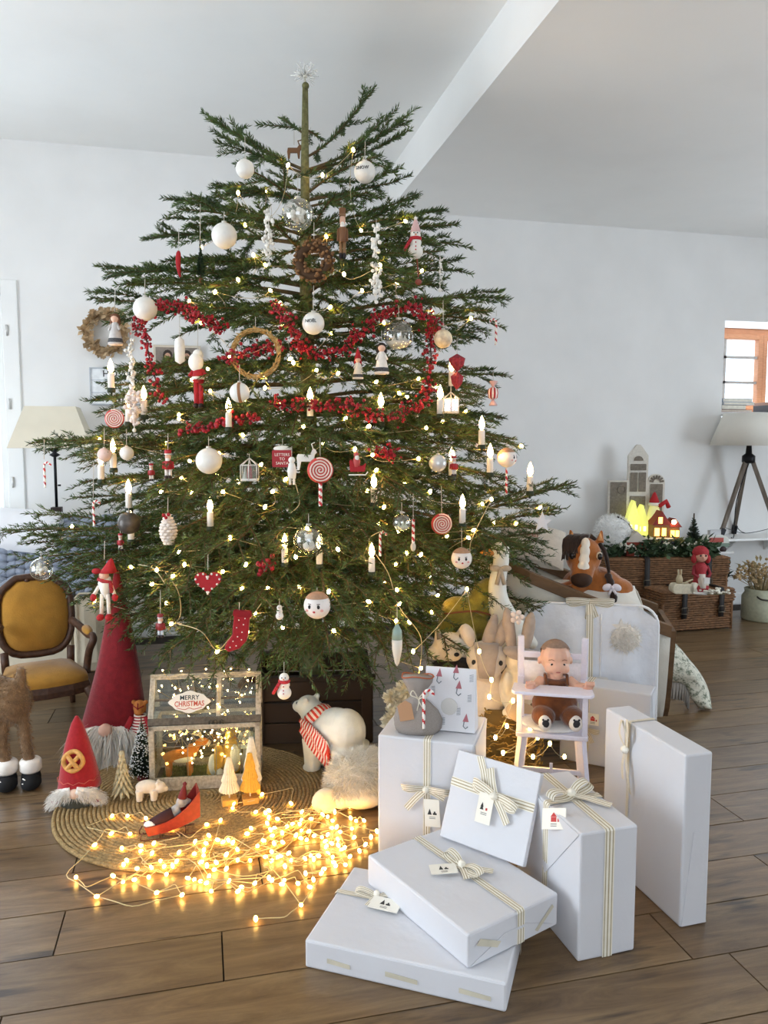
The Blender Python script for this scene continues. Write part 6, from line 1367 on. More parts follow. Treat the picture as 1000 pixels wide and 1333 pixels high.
bauble(408, 421, 14.5, 'white bauble lettered noel in the middle of the tree', txt='NOËL', rot=-8)
b_ = bauble(312, 511, 13, 'white bauble with brown patterned band under the gold wreath')
ob('band', G().lathe([(13.1, -1), (13.2, 0), (12.9, 3)], 24, 0, Matrix.Rotation(1.5, 4, 'Y')), M('#a87a58', .7), b_)
bauble(577, 441, 12, 'white and orange bauble beside the hanging red berries', M('#e8cfae', .4, .35, .12))
bauble(272, 600, 17, 'large matt white bauble half covered by a fir spray')
bauble(570, 603, 11.5, 'silvery white bauble beside a lit candle at the right', M('#d9d9d6', .25, .05, .2, metal=.3))
bauble(165, 590, 9, 'small white bauble near the left candle cluster'); bauble(136, 592, 9, 'small pale pink bauble behind the left candles', M('#e6c8bd', .4))
b_ = bauble(168, 681, 14.5, 'dark grey metallic bauble behind a lit candle', M('#55504c', .4, .2, .2, metal=.4))
b_ = globe(54, 741, 14.5, 'milky glass bauble at the tip of the lowest left branch', 'fluff', snowm)
globe(388, 279, 20.5, 'big clear glass globe with white fluff near the top', 'fluff', snowm); globe(519, 436, 20, 'clear glass globe with snowy scene beside the berry garland', 'snow', snowm)
globe(402, 703, 19.5, 'clear glass globe with small white bear low on the tree', 'bear', snowm); globe(523, 680, 12, 'small empty-looking clear glass ball on the lower right', 'snow', M('#d8dcc8', .8))
# face baubles
def face(px, py, r, label, rot=0, stick=None):
    o = hang('face_bauble', label, 'bauble', px, py, r+3, r, rot=rot); ob('ball', G().ell((0, 0, 0), r, 24, 16), M('#efe6df', .5, .03), o)
    hr = G().ell((0, 0, .3), r*1.03, 24, 16); kf = [f for f in hr.f if all(hr.v[i][2] > r*.45 - (.9*hr.v[i][1] if hr.v[i][1] > 0 else 0) + .12*abs(hr.v[i][0]) for i in f)]; hr.f = kf; hr.m = [0]*len(kf); ob('hair', hr, M('#b08a6e', .8, .1, .3), o)
    for s in (-1, 1): ob('eye', G().ell((s*r*.33, -r*.93, r*.05), (r*.12, r*.06, r*.15)), bk_, o); ob('cheek', G().ell((s*r*.55, -r*.8, -r*.22), (r*.14, r*.08, r*.1)), M('#e3a79c', .7), o); ob('eyebrow', G().tube([(s*r*.22, -r*.94, r*.25), (s*r*.45, -r*.88, r*.27)], r*.035, 4), M('#6b4a38', .7), o)
    ob('mouth', G().ell((0, -r*.93, -r*.32), (r*.1, r*.06, r*.09)), M('#c23a3a', .6), o); return o
face(413, 788, 17.5, 'painted doll face bauble with brown hair, large, low front', -10); face(601, 727, 13.5, 'painted doll face bauble at the right above the goose')
o = face(660, 596, 12.5, 'painted face ball on a red and white stick, right branch tip', 60); 
STK = [M('#c4282c', .4), M('#f0e9e0', .4)]
def twist(g, x, z0, z1, r=1.6):
    n = max(6, int((z0-z1)/1.6)); b0 = len(g.f); g.tube([(x, 0, z0+(z1-z0)*i/n) for i in range(n+1)], r, 8)
    for i in range(n):
        for c in range(8): g.m[b0+i*8+c] = 1 if (c+i*1.5) % 8 < 4 else 0
g = G(); twist(g, 0, -11, -48); ob('stick', g, STK, o)
# spiral lollipops
def lolly(px, py, r, label, stick=0):
    o = hang('spiral_lollipop', label, 'ornament', px, py, r+2, r, rot=6); ob('disc', G().lathe([(0, -3), (r*.9, -3), (r, 0), (r*.9, 3), (0, 3)], 28, 0, Matrix.Rotation(math.pi/2, 4, 'X')), M('#c9473f', .5, .1), o)
    P = [(r*.93*t*math.cos(2*math.pi*4.3*t), -3.2, r*.93*t*math.sin(2*math.pi*4.3*t)) for t in [i/110 for i in range(4, 111)]]; ob('spiral', G().tube(P, r*.045+.35, 5), M('#f1dcd0', .5), o)
    if stick: g = G(); twist(g, 0, -r, -r-stick, 2.4); ob('stick', g, STK, o)
lolly(149, 545, 12.5, 'red spiral lollipop hanging below the letter board'); lolly(417, 612, 17, 'large red spiral lollipop with twisted stick in the middle', 30); lolly(575, 682, 14, 'red spiral lollipop on the lower right branch')
# candy canes and candy sticks
for px, py, h, lb, fl in ((646, 432, 34, 'small candy cane at the tip of the upper right branch', -1), (58, 618, 34, 'small candy cane hanging in front of the floor lamp pole', 1), (122, 668, 34, 'small candy cane at the left beside the dark grey bauble', 1), (495, 708, 32, 'candy cane low in the middle of the tree', 1)):
    o = hang('candy_cane', lb, 'ornament', px, py, h*.62, 4); g = G(); cane(g, 0, 0, -h*.5, h*.85, 1.5, 4, flip=fl); ob('cane', g, CW, o)
o = hang('candy_stick', 'thin candy stick with tassel beside the clear glass ball', 'ornament', 538, 692, 18, 4); g = G(); twist(g, 0, 16, -16, 2); ob('stick', g, STK, o); ob('tassel', G().ell((0, 0, -20), (3.5, 3, 6)), M('#cfc6b4', .8), o)
o = hang('wrapped_candy', 'red and white striped wrapped candy at the right branch tip', 'ornament', 642, 512, 15, 7); g = G(); g.lathe([(0, -9), (6, -6), (7, 0), (6, 6), (0, 9)], 16)
for i in range(len(g.f)): g.m[i] = i % 2
ob('candy', g, [M('#b7292e', .4), M('#efe4dc', .4)], o); ob('wrapper_end', G().lathe([(1, 8), (5, 15), (4.4, 16)], 10, 0, None, lambda a, i: .2*math.cos(5*a)).lathe([(4.4, -16), (5, -15), (1, -8)], 10, 0, None, lambda a, i: .2*math.cos(5*a)), M('#e3b9b3', .5), o)
# white fluffy strands
def strand(px, py, h, label, r=4.5, col=snowm, n=60):
    o = hang('snow_strand', label, 'ornament', px, py, h/2, r*1.6); g = G()
    for i in range(n): z = h/2 - h*random.random(); g.ell((random.gauss(0, r*.65), random.gauss(0, r*.6), z), random.uniform(.35, .65)*r, 7, 5)
    ob('fluff', g, col, o, kind='stuff'); ob('cord', G().tube([(0, 0, h/2), (0, 0, -h/2-6)], .6, 5), snowm, o); ob('end_bead', G().ell((0, 0, -h/2-8), 2.6), snowm, o); return o
strand(350, 305, 60, 'white fluffy strand beside the clear globe near the top'); strand(490, 338, 92, 'long white fluffy strand at the right of the pinecone wreath', 4.6, n=80); strand(573, 352, 34, 'thin strand of white berries at the upper right tips', 2.6, n=24)
strand(172, 482, 80, 'white fluffy strand hanging before the letter board', 4.2, n=70); strand(174, 530, 44, 'white pompom strand with pinkish tint beside the left candles', 6, M('#ecdcd2', .95), n=50)  # second strand's fluff is tinted slightly pink
# wreaths
o = hang('pinecone_wreath', 'small brown pinecone wreath hanging in the upper tree', 'wreath', 409, 340, 27, 27); g = G()
for i in range(170): a = random.random()*6.283; q = random.random()*6.283; rr_ = 19+7.5*math.cos(q); g.ell((rr_*math.cos(a), 5*math.sin(q)-2, rr_*math.sin(a)), (2.4, 2.2, 2), 6, 5)
ob('cones', g, M('#7d5a38', .8, .4, .3), o, kind='stuff'); ob('ring', G().tube([(19*math.cos(a), 0, 19*math.sin(a)) for a in [i*.262 for i in range(24)]], 6, 8, closed=True), M('#4b3522', .9), o)
o = hang('twig_wreath', 'gold leafy twig wreath hanging left of the trunk', 'wreath', 333, 460, 34, 34); g = G(); gl2 = G()
for k in range(4): g.tube([((30+2.5*math.cos(5*a+k*1.6))*math.cos(a), 2.5*math.sin(5*a+k*1.6), (30+2.5*math.cos(5*a+k*1.6))*math.sin(a)) for a in [i*.126 for i in range(50)]], 1, 5, closed=True)
for i in range(90):
    a = random.random()*6.283; c = Vector((30*math.cos(a), -2, 30*math.sin(a))); v = Vector((-math.sin(a)+random.gauss(0, .5), random.gauss(-.4, .3), math.cos(a)+random.gauss(0, .5))).normalized(); s_ = v.orthogonal().normalized()*1.8; gl2.add([c, c+v*4+s_, c+v*8, c+v*4-s_], [(0, 1, 2, 3)])
ob('twig', g, M('#b08a4e', .6, .2, .3), o); ob('leaf', gl2, M('#c9a86c', .6, .25, .3), o, smooth=False, kind='stuff')
# figures
skn = M('#e3b79e', .6); rdm = M('#a9252c', .85, .12, .3); 
def snowman(px, py, h, label, hat=None, sc=True, legs=False):
    o = hang('snowman', label, 'ornament', px, py, h*.5, h*.27); s = h/36
    blob('body', G().ell((0, 0, -9*s), (9.5*s, 8*s, 9*s)).ell((0, 0, 2*s), (7.5*s, 6.5*s, 7*s)).ell((0, 0, 11*s), (6.5*s, 6*s, 6.5*s)), .8*s, M('#f0ece4', .5, .03), o, 3)
    if sc: 
        ob('scarf', G().lathe([(7*s, 4.5*s), (7.8*s, 6.5*s), (7*s, 8.5*s)], 16).tube([(-5*s, -5*s, 6*s), (-10*s, -5*s, -2*s), (-14*s, -4*s, -9*s)], [2.2*s]*3, 6), M('#b5303a', .9, .4, .5), o)
    for x in (-1, 1): ob('eye', G().ell((x*2.2*s, -6*s, 12.5*s), .8*s), bk_, o)
    ob('nose', G().tube([(0, -5.8*s, 10.5*s), (1*s, -9*s, 10*s)], [1*s, .2*s], 6), M('#d9823a', .6), o)
    for z in (-8, -4, 1): ob('button', G().ell((0, -7.6*s if z < -3 else -6.8*s, z*s), .9*s), M('#b5303a', .5), o)
    if hat: ob('hat', G().lathe([(6.5*s, 14*s), (5*s, 20*s), (2*s, 29*s), (0, 31*s)], 14), hat, o); ob('pompom', G().ell((0, 0, 31*s), 2.2*s), wh, o)
    return o
snowman(370, 893, 36, 'white snowman ornament with plaid scarf under the lowest branch'); snowman(364, 797, 20, 'tiny white snowman ornament beside the large doll face', sc=False)
o = snowman(541, 318, 38, 'white snowman with striped red cap and dangling stick', stripemat('cap_stripe', '#c9787c', '#eee0da', .35, 'Z')); ob('dangle', G().tube([(2, 0, -17), (4, 0, -42)], .9, 5).ell((4, 0, -48), (4.5, 4, 4)), M('#8a4a3e', .7), o)
def santa(px, py, s, label, legs=30, leg_col=rdm):
    o = hang('santa_doll', label, 'ornament', px, py, 26*s, 11*s)
    ob('beard', G().ell((-2*s, -3*s, 10*s), (10*s, 7*s, 12*s)).ell((0, 0, 20*s), (7*s, 6*s, 7*s)), snowm, o); ob('torso', G().lathe([(7*s, -16*s), (8*s, -8*s), (6*s, 2*s)], 14), rdm, o); ob('belt', G().lathe([(7.8*s, -12*s), (8.2*s, -10*s), (7.8*s, -8*s)], 14), wh, o)
    for x in (-1, 1): ob('leg', G().tube([(x*3*s, 0, -14*s), (x*3*s, 0, -14*s-legs*s)], 3.2*s, 8), leg_col, o); ob('boot', G().ell((x*3.4*s, -2*s, -16*s-legs*s), (4*s, 5.5*s, 3.4*s)), M('#241c1a', .6), o); ob('arm', G().tube([(x*6*s, 0, 0), (x*11*s, -3*s, -8*s)], 2.4*s, 6), rdm, o)
    return o
santa(258, 482, 1.0, 'Santa doll with fluffy white beard and long red legs')
o = hang('elf_doll', 'dangling elf doll with red hat, white beard and red boots at the left', 'ornament', 137, 763, 36, 13)
ob('hat', G().lathe([(11, 18), (8, 24), (3, 34), (0, 37)], 14, 0, Matrix.Shear('XY', 4, (.25, 0))).ell((-10, -2, 20), (6, 5, 4)), rdm, o); ob('face', G().ell((0, -3, 14), (6.5, 6, 6)), skn, o); ob('beard', G().lathe([(0, -18), (6, -8), (9, 4), (7, 12)], 14), snowm, o)
ob('scarf', G().tube([(-7, -4, 10), (0, -8, 8), (8, -4, 6), (10, -4, -8)], 2.8, 6), M('#a9343c', .9, .5, .8), o)
for x in (-1, 1): ob('leg', G().tube([(x*4, -2, -10), (x*5, -3, -36)], 2.6, 8), M('#efe7da', .8), o); ob('boot', G().ell((x*5.5, -6, -40), (4.5, 7, 4.5)), rdm, o); ob('arm', G().tube([(x*8, 0, 0), (x*13, -4, -10)], 2.6, 6), M('#e9ddd0', .8), o); ob('mitten', G().ell((x*14, -5, -14), (4, 4, 5)), rdm, o)
def nutc(px, py, h, label, c1='#b3282d', c2='#efe6dc'):
    o = hang('nutcracker', label, 'ornament', px, py, h/2, h*.2); s = h/36
    ob('body', G().lathe([(5*s, -6*s), (5.5*s, 4*s), (3*s, 6*s)], 12), M(c1, .5), o); ob('head', G().ell((0, 0, 10*s), (4*s, 4*s, 5*s)), skn, o); ob('beard', G().ell((0, -2.4*s, 6.4*s), (3*s, 2*s, 3.4*s)), wh, o); ob('hat', G().lathe([(4.4*s, 13*s), (4.8*s, 19*s), (0, 19.5*s)], 12), M(c1, .5), o); ob('hat_band', G().lathe([(4.6*s, 13*s), (4.7*s, 14.6*s)], 12), M(c2, .5), o)
    for x in (-1, 1): ob('leg', G().tube([(x*2.5*s, 0, -6*s), (x*2.5*s, 0, -15*s)], 2.2*s, 8), M(c2, .5), o); ob('boot', G().ell((x*2.5*s, -1*s, -16*s), (2.6*s, 3.4*s, 2.4*s)), M('#2a2020', .5), o); ob('arm', G().tube([(x*5.6*s, 0, 4*s), (x*6.4*s, 0, -5*s)], 1.8*s, 6), M(c1, .5), o)
    return o
nutc(219, 605, 36, 'red and white toy soldier nutcracker at the left'); nutc(209, 815, 30, 'tiny nutcracker hanging low beside the red heart', '#8e2f34', '#c9d0d8'); _n = nutc(446, 305, 62, 'brown carved figure hanging right of the clear globe', '#7a5233', '#8f6a46'); _n.scale = (_n.scale.x*.55, _n.scale.y*.55, _n.scale.z); nutc(197, 615, 22, 'tiny red soldier beside the white nutcracker', '#a02a30')
nutc(591, 607, 26, 'small red soldier beside the silvery white bauble', '#a9252c'); nutc(157, 706, 22, 'tiny red soldier under the dark grey bauble', '#a53038')
def gown(px, py, h, label, cdress, chair_, hat=None):
    o = hang('angel_doll', label, 'ornament', px, py, h/2, h*.2); s = h/40
    ob('dress', G().lathe([(8*s, -18*s), (8.4*s, -16*s), (4*s, 4*s), (3*s, 7*s)], 16), M(cdress, .7, .06, .3), o); ob('head', G().ell((0, 0, 11*s), 4.5*s), skn, o); ob('hair', G().ell((0, 1.2*s, 12.5*s), (5.2*s, 4.8*s, 5*s)).ell((-4*s, 1*s, 8*s), (2*s, 2.4*s, 5*s)).ell((4*s, 1*s, 8*s), (2*s, 2.4*s, 5*s)), M(chair_, .8), o)
    for x in (-1, 1): ob('arm', G().tube([(x*3*s, -1*s, 5*s), (x*6*s, -4*s, -2*s)], 1.4*s, 6), M(cdress, .7), o)
    ob('hem', G().lathe([(8.1*s, -16.5*s), (8.5*s, -15*s), (7.6*s, -11*s)], 16), M('#4a4a4c', .7, .6, .6), o)
    if hat: ob('hat', G().lathe([(5.6*s, 13*s), (3*s, 22*s), (.4*s, 30*s)], 12), hat, o)
gown(497, 466, 46, 'white angel doll with dark hair beside the snow globe', '#ece4da', '#2e221c'); gown(150, 428, 46, 'angel doll with brown hair and silver dress over the wall wreath', '#c9c4c0', '#6d4630'); gown(466, 478, 34, 'small gnome ornament with long red pointed hat', '#e3dccf', '#a9252c', rdm)
o = hang('felt_heart', 'red felt heart with white stitched edge low on the left', 'ornament', 271, 758, 17, 18); hp_ = [(16*math.sin(t)**3*1.08, 13*math.cos(t)-5*math.cos(2*t)-2*math.cos(3*t)-math.cos(4*t)+1) for t in [2*math.pi*i/32 for i in range(32)]]
ob('heart', G().prism(hp_[::-1], -3, 3), rdm, o, smooth=False, bevel=1.5); g = G()
for i in range(0, 32, 2): g.ell((hp_[i][0]*.9, -3.2, hp_[i][1]*.9), 1.5, 6, 4)
ob('stitch', g, wh, o, kind='stuff')
o = hang('felt_stocking', 'red felt stocking with white dots hanging low in front', 'ornament', 312, 822, 27, 18); so_ = [(-6, 26), (14, 24), (12, 0), (9, -12), (0, -22), (-14, -27), (-20, -22), (-16, -13), (-9, -4), (-8, 10)]
ob('stocking', G().prism(so_[::-1], -4, 4), M('#9c1f28', .95, .15, .2, sheen=.3), o, smooth=False, bevel=2); g = G()
for x, z in ((0, 16), (6, 10), (-3, 6), (4, 0), (-2, -6), (3, -10), (-8, -12), (-4, -18), (-12, -20), (8, 18)): g.ell((x, -4.2, z), .9, 6, 4)
ob('dots', g, wh, o, kind='stuff'); ob('cuff', G().prism([(-8, 21), (16, 19), (16, 27), (-7, 29)], -5, 5), M('#8a1a22', .95), o, smooth=False, bevel=1.5)
o = hang('mail_box', 'tiny red mailbox lettered letters to Santa', 'ornament', 368, 596, 14, 13); ob('box', G().prism(rrect(-13, 12, -12, 10, 1.5, 2), -5, 5), M('#a3232a', .5), o, smooth=False); ob('snow_cap', G().ell((0, 0, 12), (12, 6, 4)), snowm, o)
for s_, z in (('LETTERS', 4), ('TO', -1.5), ('SANTA', -7)): text('lettering', s_, 5.2, M('#f1e3d6', .6), o, (0, -5.3, z), ext=.1)
def deco_horse(px, py, label):
    o = hang('felt_reindeer', label, 'ornament', px, py, 13, 13); ob('body', G().prism([(-12, 2), (-10, 7), (6, 6), (9, 13), (12, 14), (15, 9), (12, 6), (11, -2), (10, -14), (7, -14), (6, -3), (-6, -3), (-8, -14), (-11, -14), (-11, -2)][::-1], -2, 2), snowm, o, smooth=False, bevel=.8); ob('antler', G().tube([(10, 0, 13), (8, 0, 20), (12, 0, 22)], .8, 5), snowm, o)
deco_horse(398, 598, 'white felt reindeer beside the red mailbox')
o = hang('wooden_moose', 'small brown wooden moose hanging at the top beside the trunk', 'ornament', 383, 198, 10, 10); ob('body', G().prism([(-9, 0), (-8, 5), (4, 5), (7, 9), (11, 8), (10, 4), (8, 2), (7, -8), (5, -8), (4, -1), (-5, -1), (-6, -8), (-8, -8)][::-1], -1.5, 1.5), M('#6b4a2e', .7), o, smooth=False); ob('antler', G().tube([(7, 0, 9), (5, 0, 14), (10, 0, 15)], .9, 5), M('#6b4a2e', .7), o)
o = hang('felt_icicle', 'white knitted cocoon ornament left of the gold wreath', 'ornament', 234, 456, 20, 7); ob('body', G().lathe([(0, -18), (6, -14), (7, 0), (5.5, 14), (0, 18)], 14, 0, None, lambda a, i: .05*math.sin(4*a+i*2)), snowm, o)
o = hang('felt_doll', 'long white felt doll under the mailbox', 'ornament', 380, 609, 16, 6); ob('body', G().lathe([(5, -14), (6, -4), (4, 6)], 12), snowm, o); ob('head', G().ell((0, 0, 10), 4.5), snowm, o); ob('leg', G().tube([(-2.5, 0, -12), (-2.5, 0, -22)], 1.8, 6).tube([(2.5, 0, -12), (2.5, 0, -22)], 1.8, 6), snowm, o)
o = hang('felt_pepper', 'red felt chilli pepper near the upper left tips', 'ornament', 233, 343, 17, 4); ob('pepper', G().tube(spline([(0, 0, 16), (-1, 0, 0), (1, 0, -18)], 4), [1.5, 3, 3.4, 3.4, 3.2, 3, 2.4, 1.6, .6], 8), rdm, o)
o = hang('brush_tree_ornament', 'slim dark green brush tree ornament at the upper left', 'ornament', 261, 338, 26, 6); e_ = 0
brushtree(o, 50, 6, 700, M('#24371f', .9, .3), None); 
for c in o.children:
    if c.name.startswith(('bristles', 'stem')): c.location.z = -26
ob('trunk_peg', G().tube([(0, 0, -30), (0, 0, -24)], 2.6, 8), M('#6b4326', .8), o)
def cage(px, py, w_, h_, label):
    o = hang('glass_house', label, 'ornament', px, py, h_*.62, w_/2); hw = w_/2; g = G(); hh = h_/2
    for x in (-hw, 0, hw):
        for y in (-hw*.7, hw*.7): g.tube([(x, y, -hh), (x, y, hh*.5), (0, 0, h_*.6)], .7, 5)
    for z in (-hh, hh*.5): g.tube([(-hw, -hw*.7, z), (hw, -hw*.7, z), (hw, hw*.7, z), (-hw, hw*.7, z)], .8, 5, closed=True)
    ob('frame', g, M('#d8d4ca', .4, metal=.3), o); ob('base', G().box(-hw, hw, -hw*.7, hw*.7, -hh-1, -hh+2), snowm, o, smooth=False); ob('pane', G().box(-hw, hw, -hw*.68, -hw*.66, -hh, hh*.5), clr, o, smooth=False)
    ob('figure', G().lathe([(3.6, -hh+2), (3, 2), (0, 6)], 10).ell((0, 0, 5), 2.6), rdm, o); ob('mini_tree', G().lathe([(3.5, -hh+2), (0, 5)], 8, 0, Matrix.Translation((-hw*.55, 0, 0))), M('#dfe5df', .7), o)
cage(587, 525, 19, 24, 'tiny white caged house ornament beside the right candles'); cage(325, 612, 21, 26, 'clear glass house ornament with red figure in the middle left')
o = hang('honeycomb_drop', 'two-tier dark red striped paper drop at the right', 'ornament', 595, 484, 24, 11); g = G()
for zc, r in ((12, 10), (-11, 8)):
    g.lathe([(.5, zc+11), (r, zc+5), (r*.8, zc-4), (.5, zc-12)], 24, 0, None, lambda a, i: .09*(1 if int(a/(2*math.pi)*24+.5) % 2 else -1))
ob('paper', g, M('#96303c', .7, .3, .3), o, smooth=False)
o = hang('santa_sleigh', 'red Santa sleigh ornament in the middle right', 'ornament', 466, 606, 17, 12); ob('sleigh', G().prism([(-10, -8), (9, -8), (11, 4), (6, 0), (-4, -1), (-8, 8), (-11, 6)], -4, 4), rdm, o, smooth=False, bevel=.6); ob('figure', G().lathe([(4.5, -2), (5, 6), (3, 11)], 12, 0, Matrix.Translation((-2, 0, 0))).ell((-2, -1, 14), 3.4), M('#c85a58', .7), o); ob('beard', G().ell((-1, -3, 10), (3, 2, 3.6)), wh, o); ob('runner', G().tube([(-12, -3, -12), (10, -3, -12), (13, -3, -8)], .9, 5), wh, o)
o = hang('glitter_cone', 'white glittered pinecone with red berries at the left', 'ornament', 219, 687, 21, 11); g = G()
for j in range(10):
    z = 16-j*4; r = 10.5*math.sin(math.pi*(j+1.2)/12.5)
    for k in range(8): a = 2*math.pi*(k+.5*(j % 2))/8; g.ell((r*.75*math.cos(a), r*.75*math.sin(a), z), (r*.36+1, r*.36+1, 2.6), 6, 4)
g.lathe([(1, 18), (6, 10), (7, -8), (2, -22)], 10); ob('scales', g, M('#e6d9cd', .7, .1, .3), o); ob('berry', G().ell((-3, -8, 17), 2.6).ell((3, -8, 18), 2.4).ell((0, -9, 14), 2.2), rdm, o)
o = hang('paper_star', 'white paper star at the long lower right branch', 'ornament', 706, 680, 15, 14); ob('star', G().prism([((14 if i % 2 == 0 else 6)*math.cos(math.pi/2+i*math.pi/5), (14 if i % 2 == 0 else 6)*math.sin(math.pi/2+i*math.pi/5)) for i in range(10)][::-1], -2, 2), M('#e3e6ee', .7), o, smooth=False, bevel=.5)
o = hang('glass_pendant', 'teal and white pointed glass pendant above the cream flowers', 'ornament', 517, 838, 28, 7); ob('top', G().lathe([(1.5, 26), (6, 18), (7, 6)], 12), M('#8fa8a2', .3, .1), o); ob('body', G().lathe([(7, 6), (6.5, -8), (3, -26), (0, -30)], 12), M('#ddd8cc', .5, .1), o)
# ---- red berries
bry = M('#a31d2c', .35, .25, 60)
def berries(label, px_pts, n, spread=4.0, r=2.1, cat='garland', name='berry_garland', flat=False):
    P = spline([(x, y, 0) for x, y in px_pts], 6); W_ = []
    for p in P:
        d = fdepth(p.x, p.y, 14, 14, .03, TD-.3); W_.append(DP(p.x, p.y, max(2.3, d-.02)))
    k = sum(depth(p) for p in W_)/len(W_)/FOC
    for q in range(3): W_ = [W_[0]] + [(W_[i-1]+W_[i]*2+W_[i+1])/4 for i in range(1, len(W_)-1)] + [W_[-1]]
    o = E_(name, label, cat, W_[0]); o0 = W_[0]
    g = G(); gs = G()
    for i in range(n):
        j = random.randrange(len(W_)-1); c = W_[j].lerp(W_[j+1], random.random()) - o0; off = Vector((random.gauss(0, 1), random.gauss(0, .7)-.4, random.gauss(0, 1)))*spread*k; g.ell(c+off, r*k*random.uniform(.75, 1.2), 7, 5); gs.tube([c, c+off], .4*k, 3)
    gs.tube([p-o0 for p in W_], .9*k, 5)
    ob('berries', g, bry, o, kind='stuff'); ob('stem', gs, M('#4a2a20', .9), o, kind='stuff'); return o
berries('red berry garland draped over the upper left branches', [(176, 432), (196, 404), (226, 394), (256, 412), (292, 430)], 230, 5)
berries('long red berry garland swagged across the middle right', [(355, 396), (382, 430), (396, 456), (438, 460), (474, 430), (508, 404), (545, 402), (572, 432)], 420, 5)
berries('red berry spray hanging down at the right end of the swag', [(556, 424), (562, 468), (556, 520)], 90, 5, cat='berries', name='berry_spray'); berries('red berry spray hanging down beside the white strand at left', [(190, 436), (196, 474), (212, 520)], 80, 4, cat='berries', name='berry_spray')
berries('red berry garland behind the gold twig wreath', [(292, 470), (330, 455), (372, 452)], 110, 5); berries('short red berry garland with large berries by the left front candle', [(238, 562), (286, 550), (336, 544)], 70, 4, 3); berries('red berry garland lying along the middle right branch', [(352, 526), (400, 530), (452, 526), (500, 545), (552, 526)], 260, 5)
berries('cluster of red berries in the middle right of the tree', [(490, 590), (502, 588), (514, 594)], 60, 4, cat='berries', name='berry_cluster'); berries('cluster of red berries low beside the glass globe', [(338, 736), (347, 732), (356, 738)], 26, 5, 3.2, cat='berries', name='berry_cluster')
# ---- candle lights
CB = M('#efe9df', .5, .03); FLM = emit('#ffc078', 60)
gB = G().lathe([(4.2, 0), (4.2, 20), (3.6, 22), (0, 22.4)], 14).mesh('candle'); setm(gB, CB); gF = G().lathe([(0, 21.5), (3, 25), (4, 29), (2.6, 35), (0, 41)], 10).mesh('flame'); setm(gF, FLM); gC = G().lathe([(5, -3), (5.4, 0), (4.6, 3)], 14).tube([(0, 0, -2), (0, 0, -7)], 1.6, 6).mesh('clip'); setm(gC, M('#27331f', .6))
for px, py, lb in ((404, 545, 'on the branch above the white felt reindeer'), (298, 559, 'standing in the short berry garland of large berries'), (496, 552, 'in the berry garland above the Santa sleigh ornament'), (573, 542, 'left of the small white caged house'), (588, 506, 'directly under the dark red paper drop'), (145, 508, 'in front of the letter board'), (168, 552, 'right of the spiral lollipop by the letter board'), (188, 543, 'right of the white pompom strand'), (132, 627, 'below the small pale pink bauble'), (168, 664, 'just above the dark grey bauble'), (148, 612, 'between the pale pink and small white baubles'), (274, 688, 'above the red felt heart'), (171, 705, 'in front of the dark grey bauble'), (487, 657, 'above the candy cane low in the middle'), (627, 582, 'left of the face ball on a stick'), (638, 618, 'below and left of the face ball on a stick'), (690, 642, 'on the long branch above the paper star'), (602, 684, 'right of the spiral lollipop above the goose'), (588, 622, 'right of the silvery white bauble'), (371, 735, 'between the berry cluster and the bear globe'), (416, 737, 'in front of the clear bear globe'), (484, 747, 'below the candy cane low in the middle')):
    d = fdepth(px, py, 9, 9, .03, None) or fdepth(px, py, 22, 22, .03, TD); d = max(2.35, d-.012); o = E_('candle_light', 'lit white electric candle '+lb, 'candle', DP(px, py, d), -YAW, d/FOC, 'electric candles on the tree')
    for nmx, me in (('candle_body', gB), ('flame_bulb', gF), ('clip', gC)): ob(nmx, me, None, o)
# ---- fairy lights on the tree
FB = emit('#ffc765', 100); gb_ = G().ell((0, 0, 0), (.0042, .0042, .0062), 8, 6).mesh('bulb'); setm(gb_, FB); wirem = M('#c9bb93', .4, .1); wireg = M('#46513a', .6)
exp_ = [(310, 251), (375, 215), (460, 195), (420, 228), (495, 345), (262, 322), (365, 395), (310, 364), (330, 332), (448, 357), (528, 288), (563, 406), (233, 545), (262, 420), (233, 540), (352, 378), (378, 467), (412, 482), (440, 486), (490, 497), (520, 512), (530, 516), (545, 493), (382, 472), (342, 490), (345, 505), (247, 600), (285, 590), (340, 605), (345, 660), (290, 640), (204, 742), (198, 760), (233, 718), (240, 735), (225, 750), (315, 766), (400, 688), (485, 592), (490, 612), (462, 585), (480, 555), (555, 557), (545, 597), (500, 660), (617, 690), (628, 656), (530, 720), (548, 722), (517, 768), (520, 786), (533, 810), (516, 808), (548, 870), (480, 783), (428, 770), (390, 764), (385, 725), (320, 735), (290, 744), (440, 715), (322, 823), (283, 848), (223, 812), (300, 700), (355, 640), (450, 545), (318, 520), (250, 495), (300, 465), (210, 640), (560, 640), (610, 700), (570, 775), (640, 650), (500, 420), (430, 400), (280, 380), (390, 330), (470, 300)]
bp = []
for x, y in exp_:
    d = fdepth(x, y, 11, 11, .05, None)
    if d is None: d = fdepth(x, y, 30, 30, .05, TD)
    bp.append((x, y, max(2.3, d-.012)))
sel = RNG.choice(len(TPX), 2500, False); c_ = 0
for i in sel:
    x, y = TPX[i], TPY[i]
    if c_ >= 60 or not (240 < y < 860) or any(abs(x-b[0])+abs(y-b[1]) < 26 for b in bp): continue
    d = fdepth(x, y, 12, 12, .2, None)
    if d is None: continue
    bp.append((float(x), float(y), d)); c_ += 1
fl = E_('fairy_light_string', 'warm white fairy light string wound through the fir tree', 'string lights', TB)
bp.sort(key=lambda b: b[1]); rows_ = [bp[i:i+9] for i in range(0, len(bp), 9)]; g = G()
prev = None
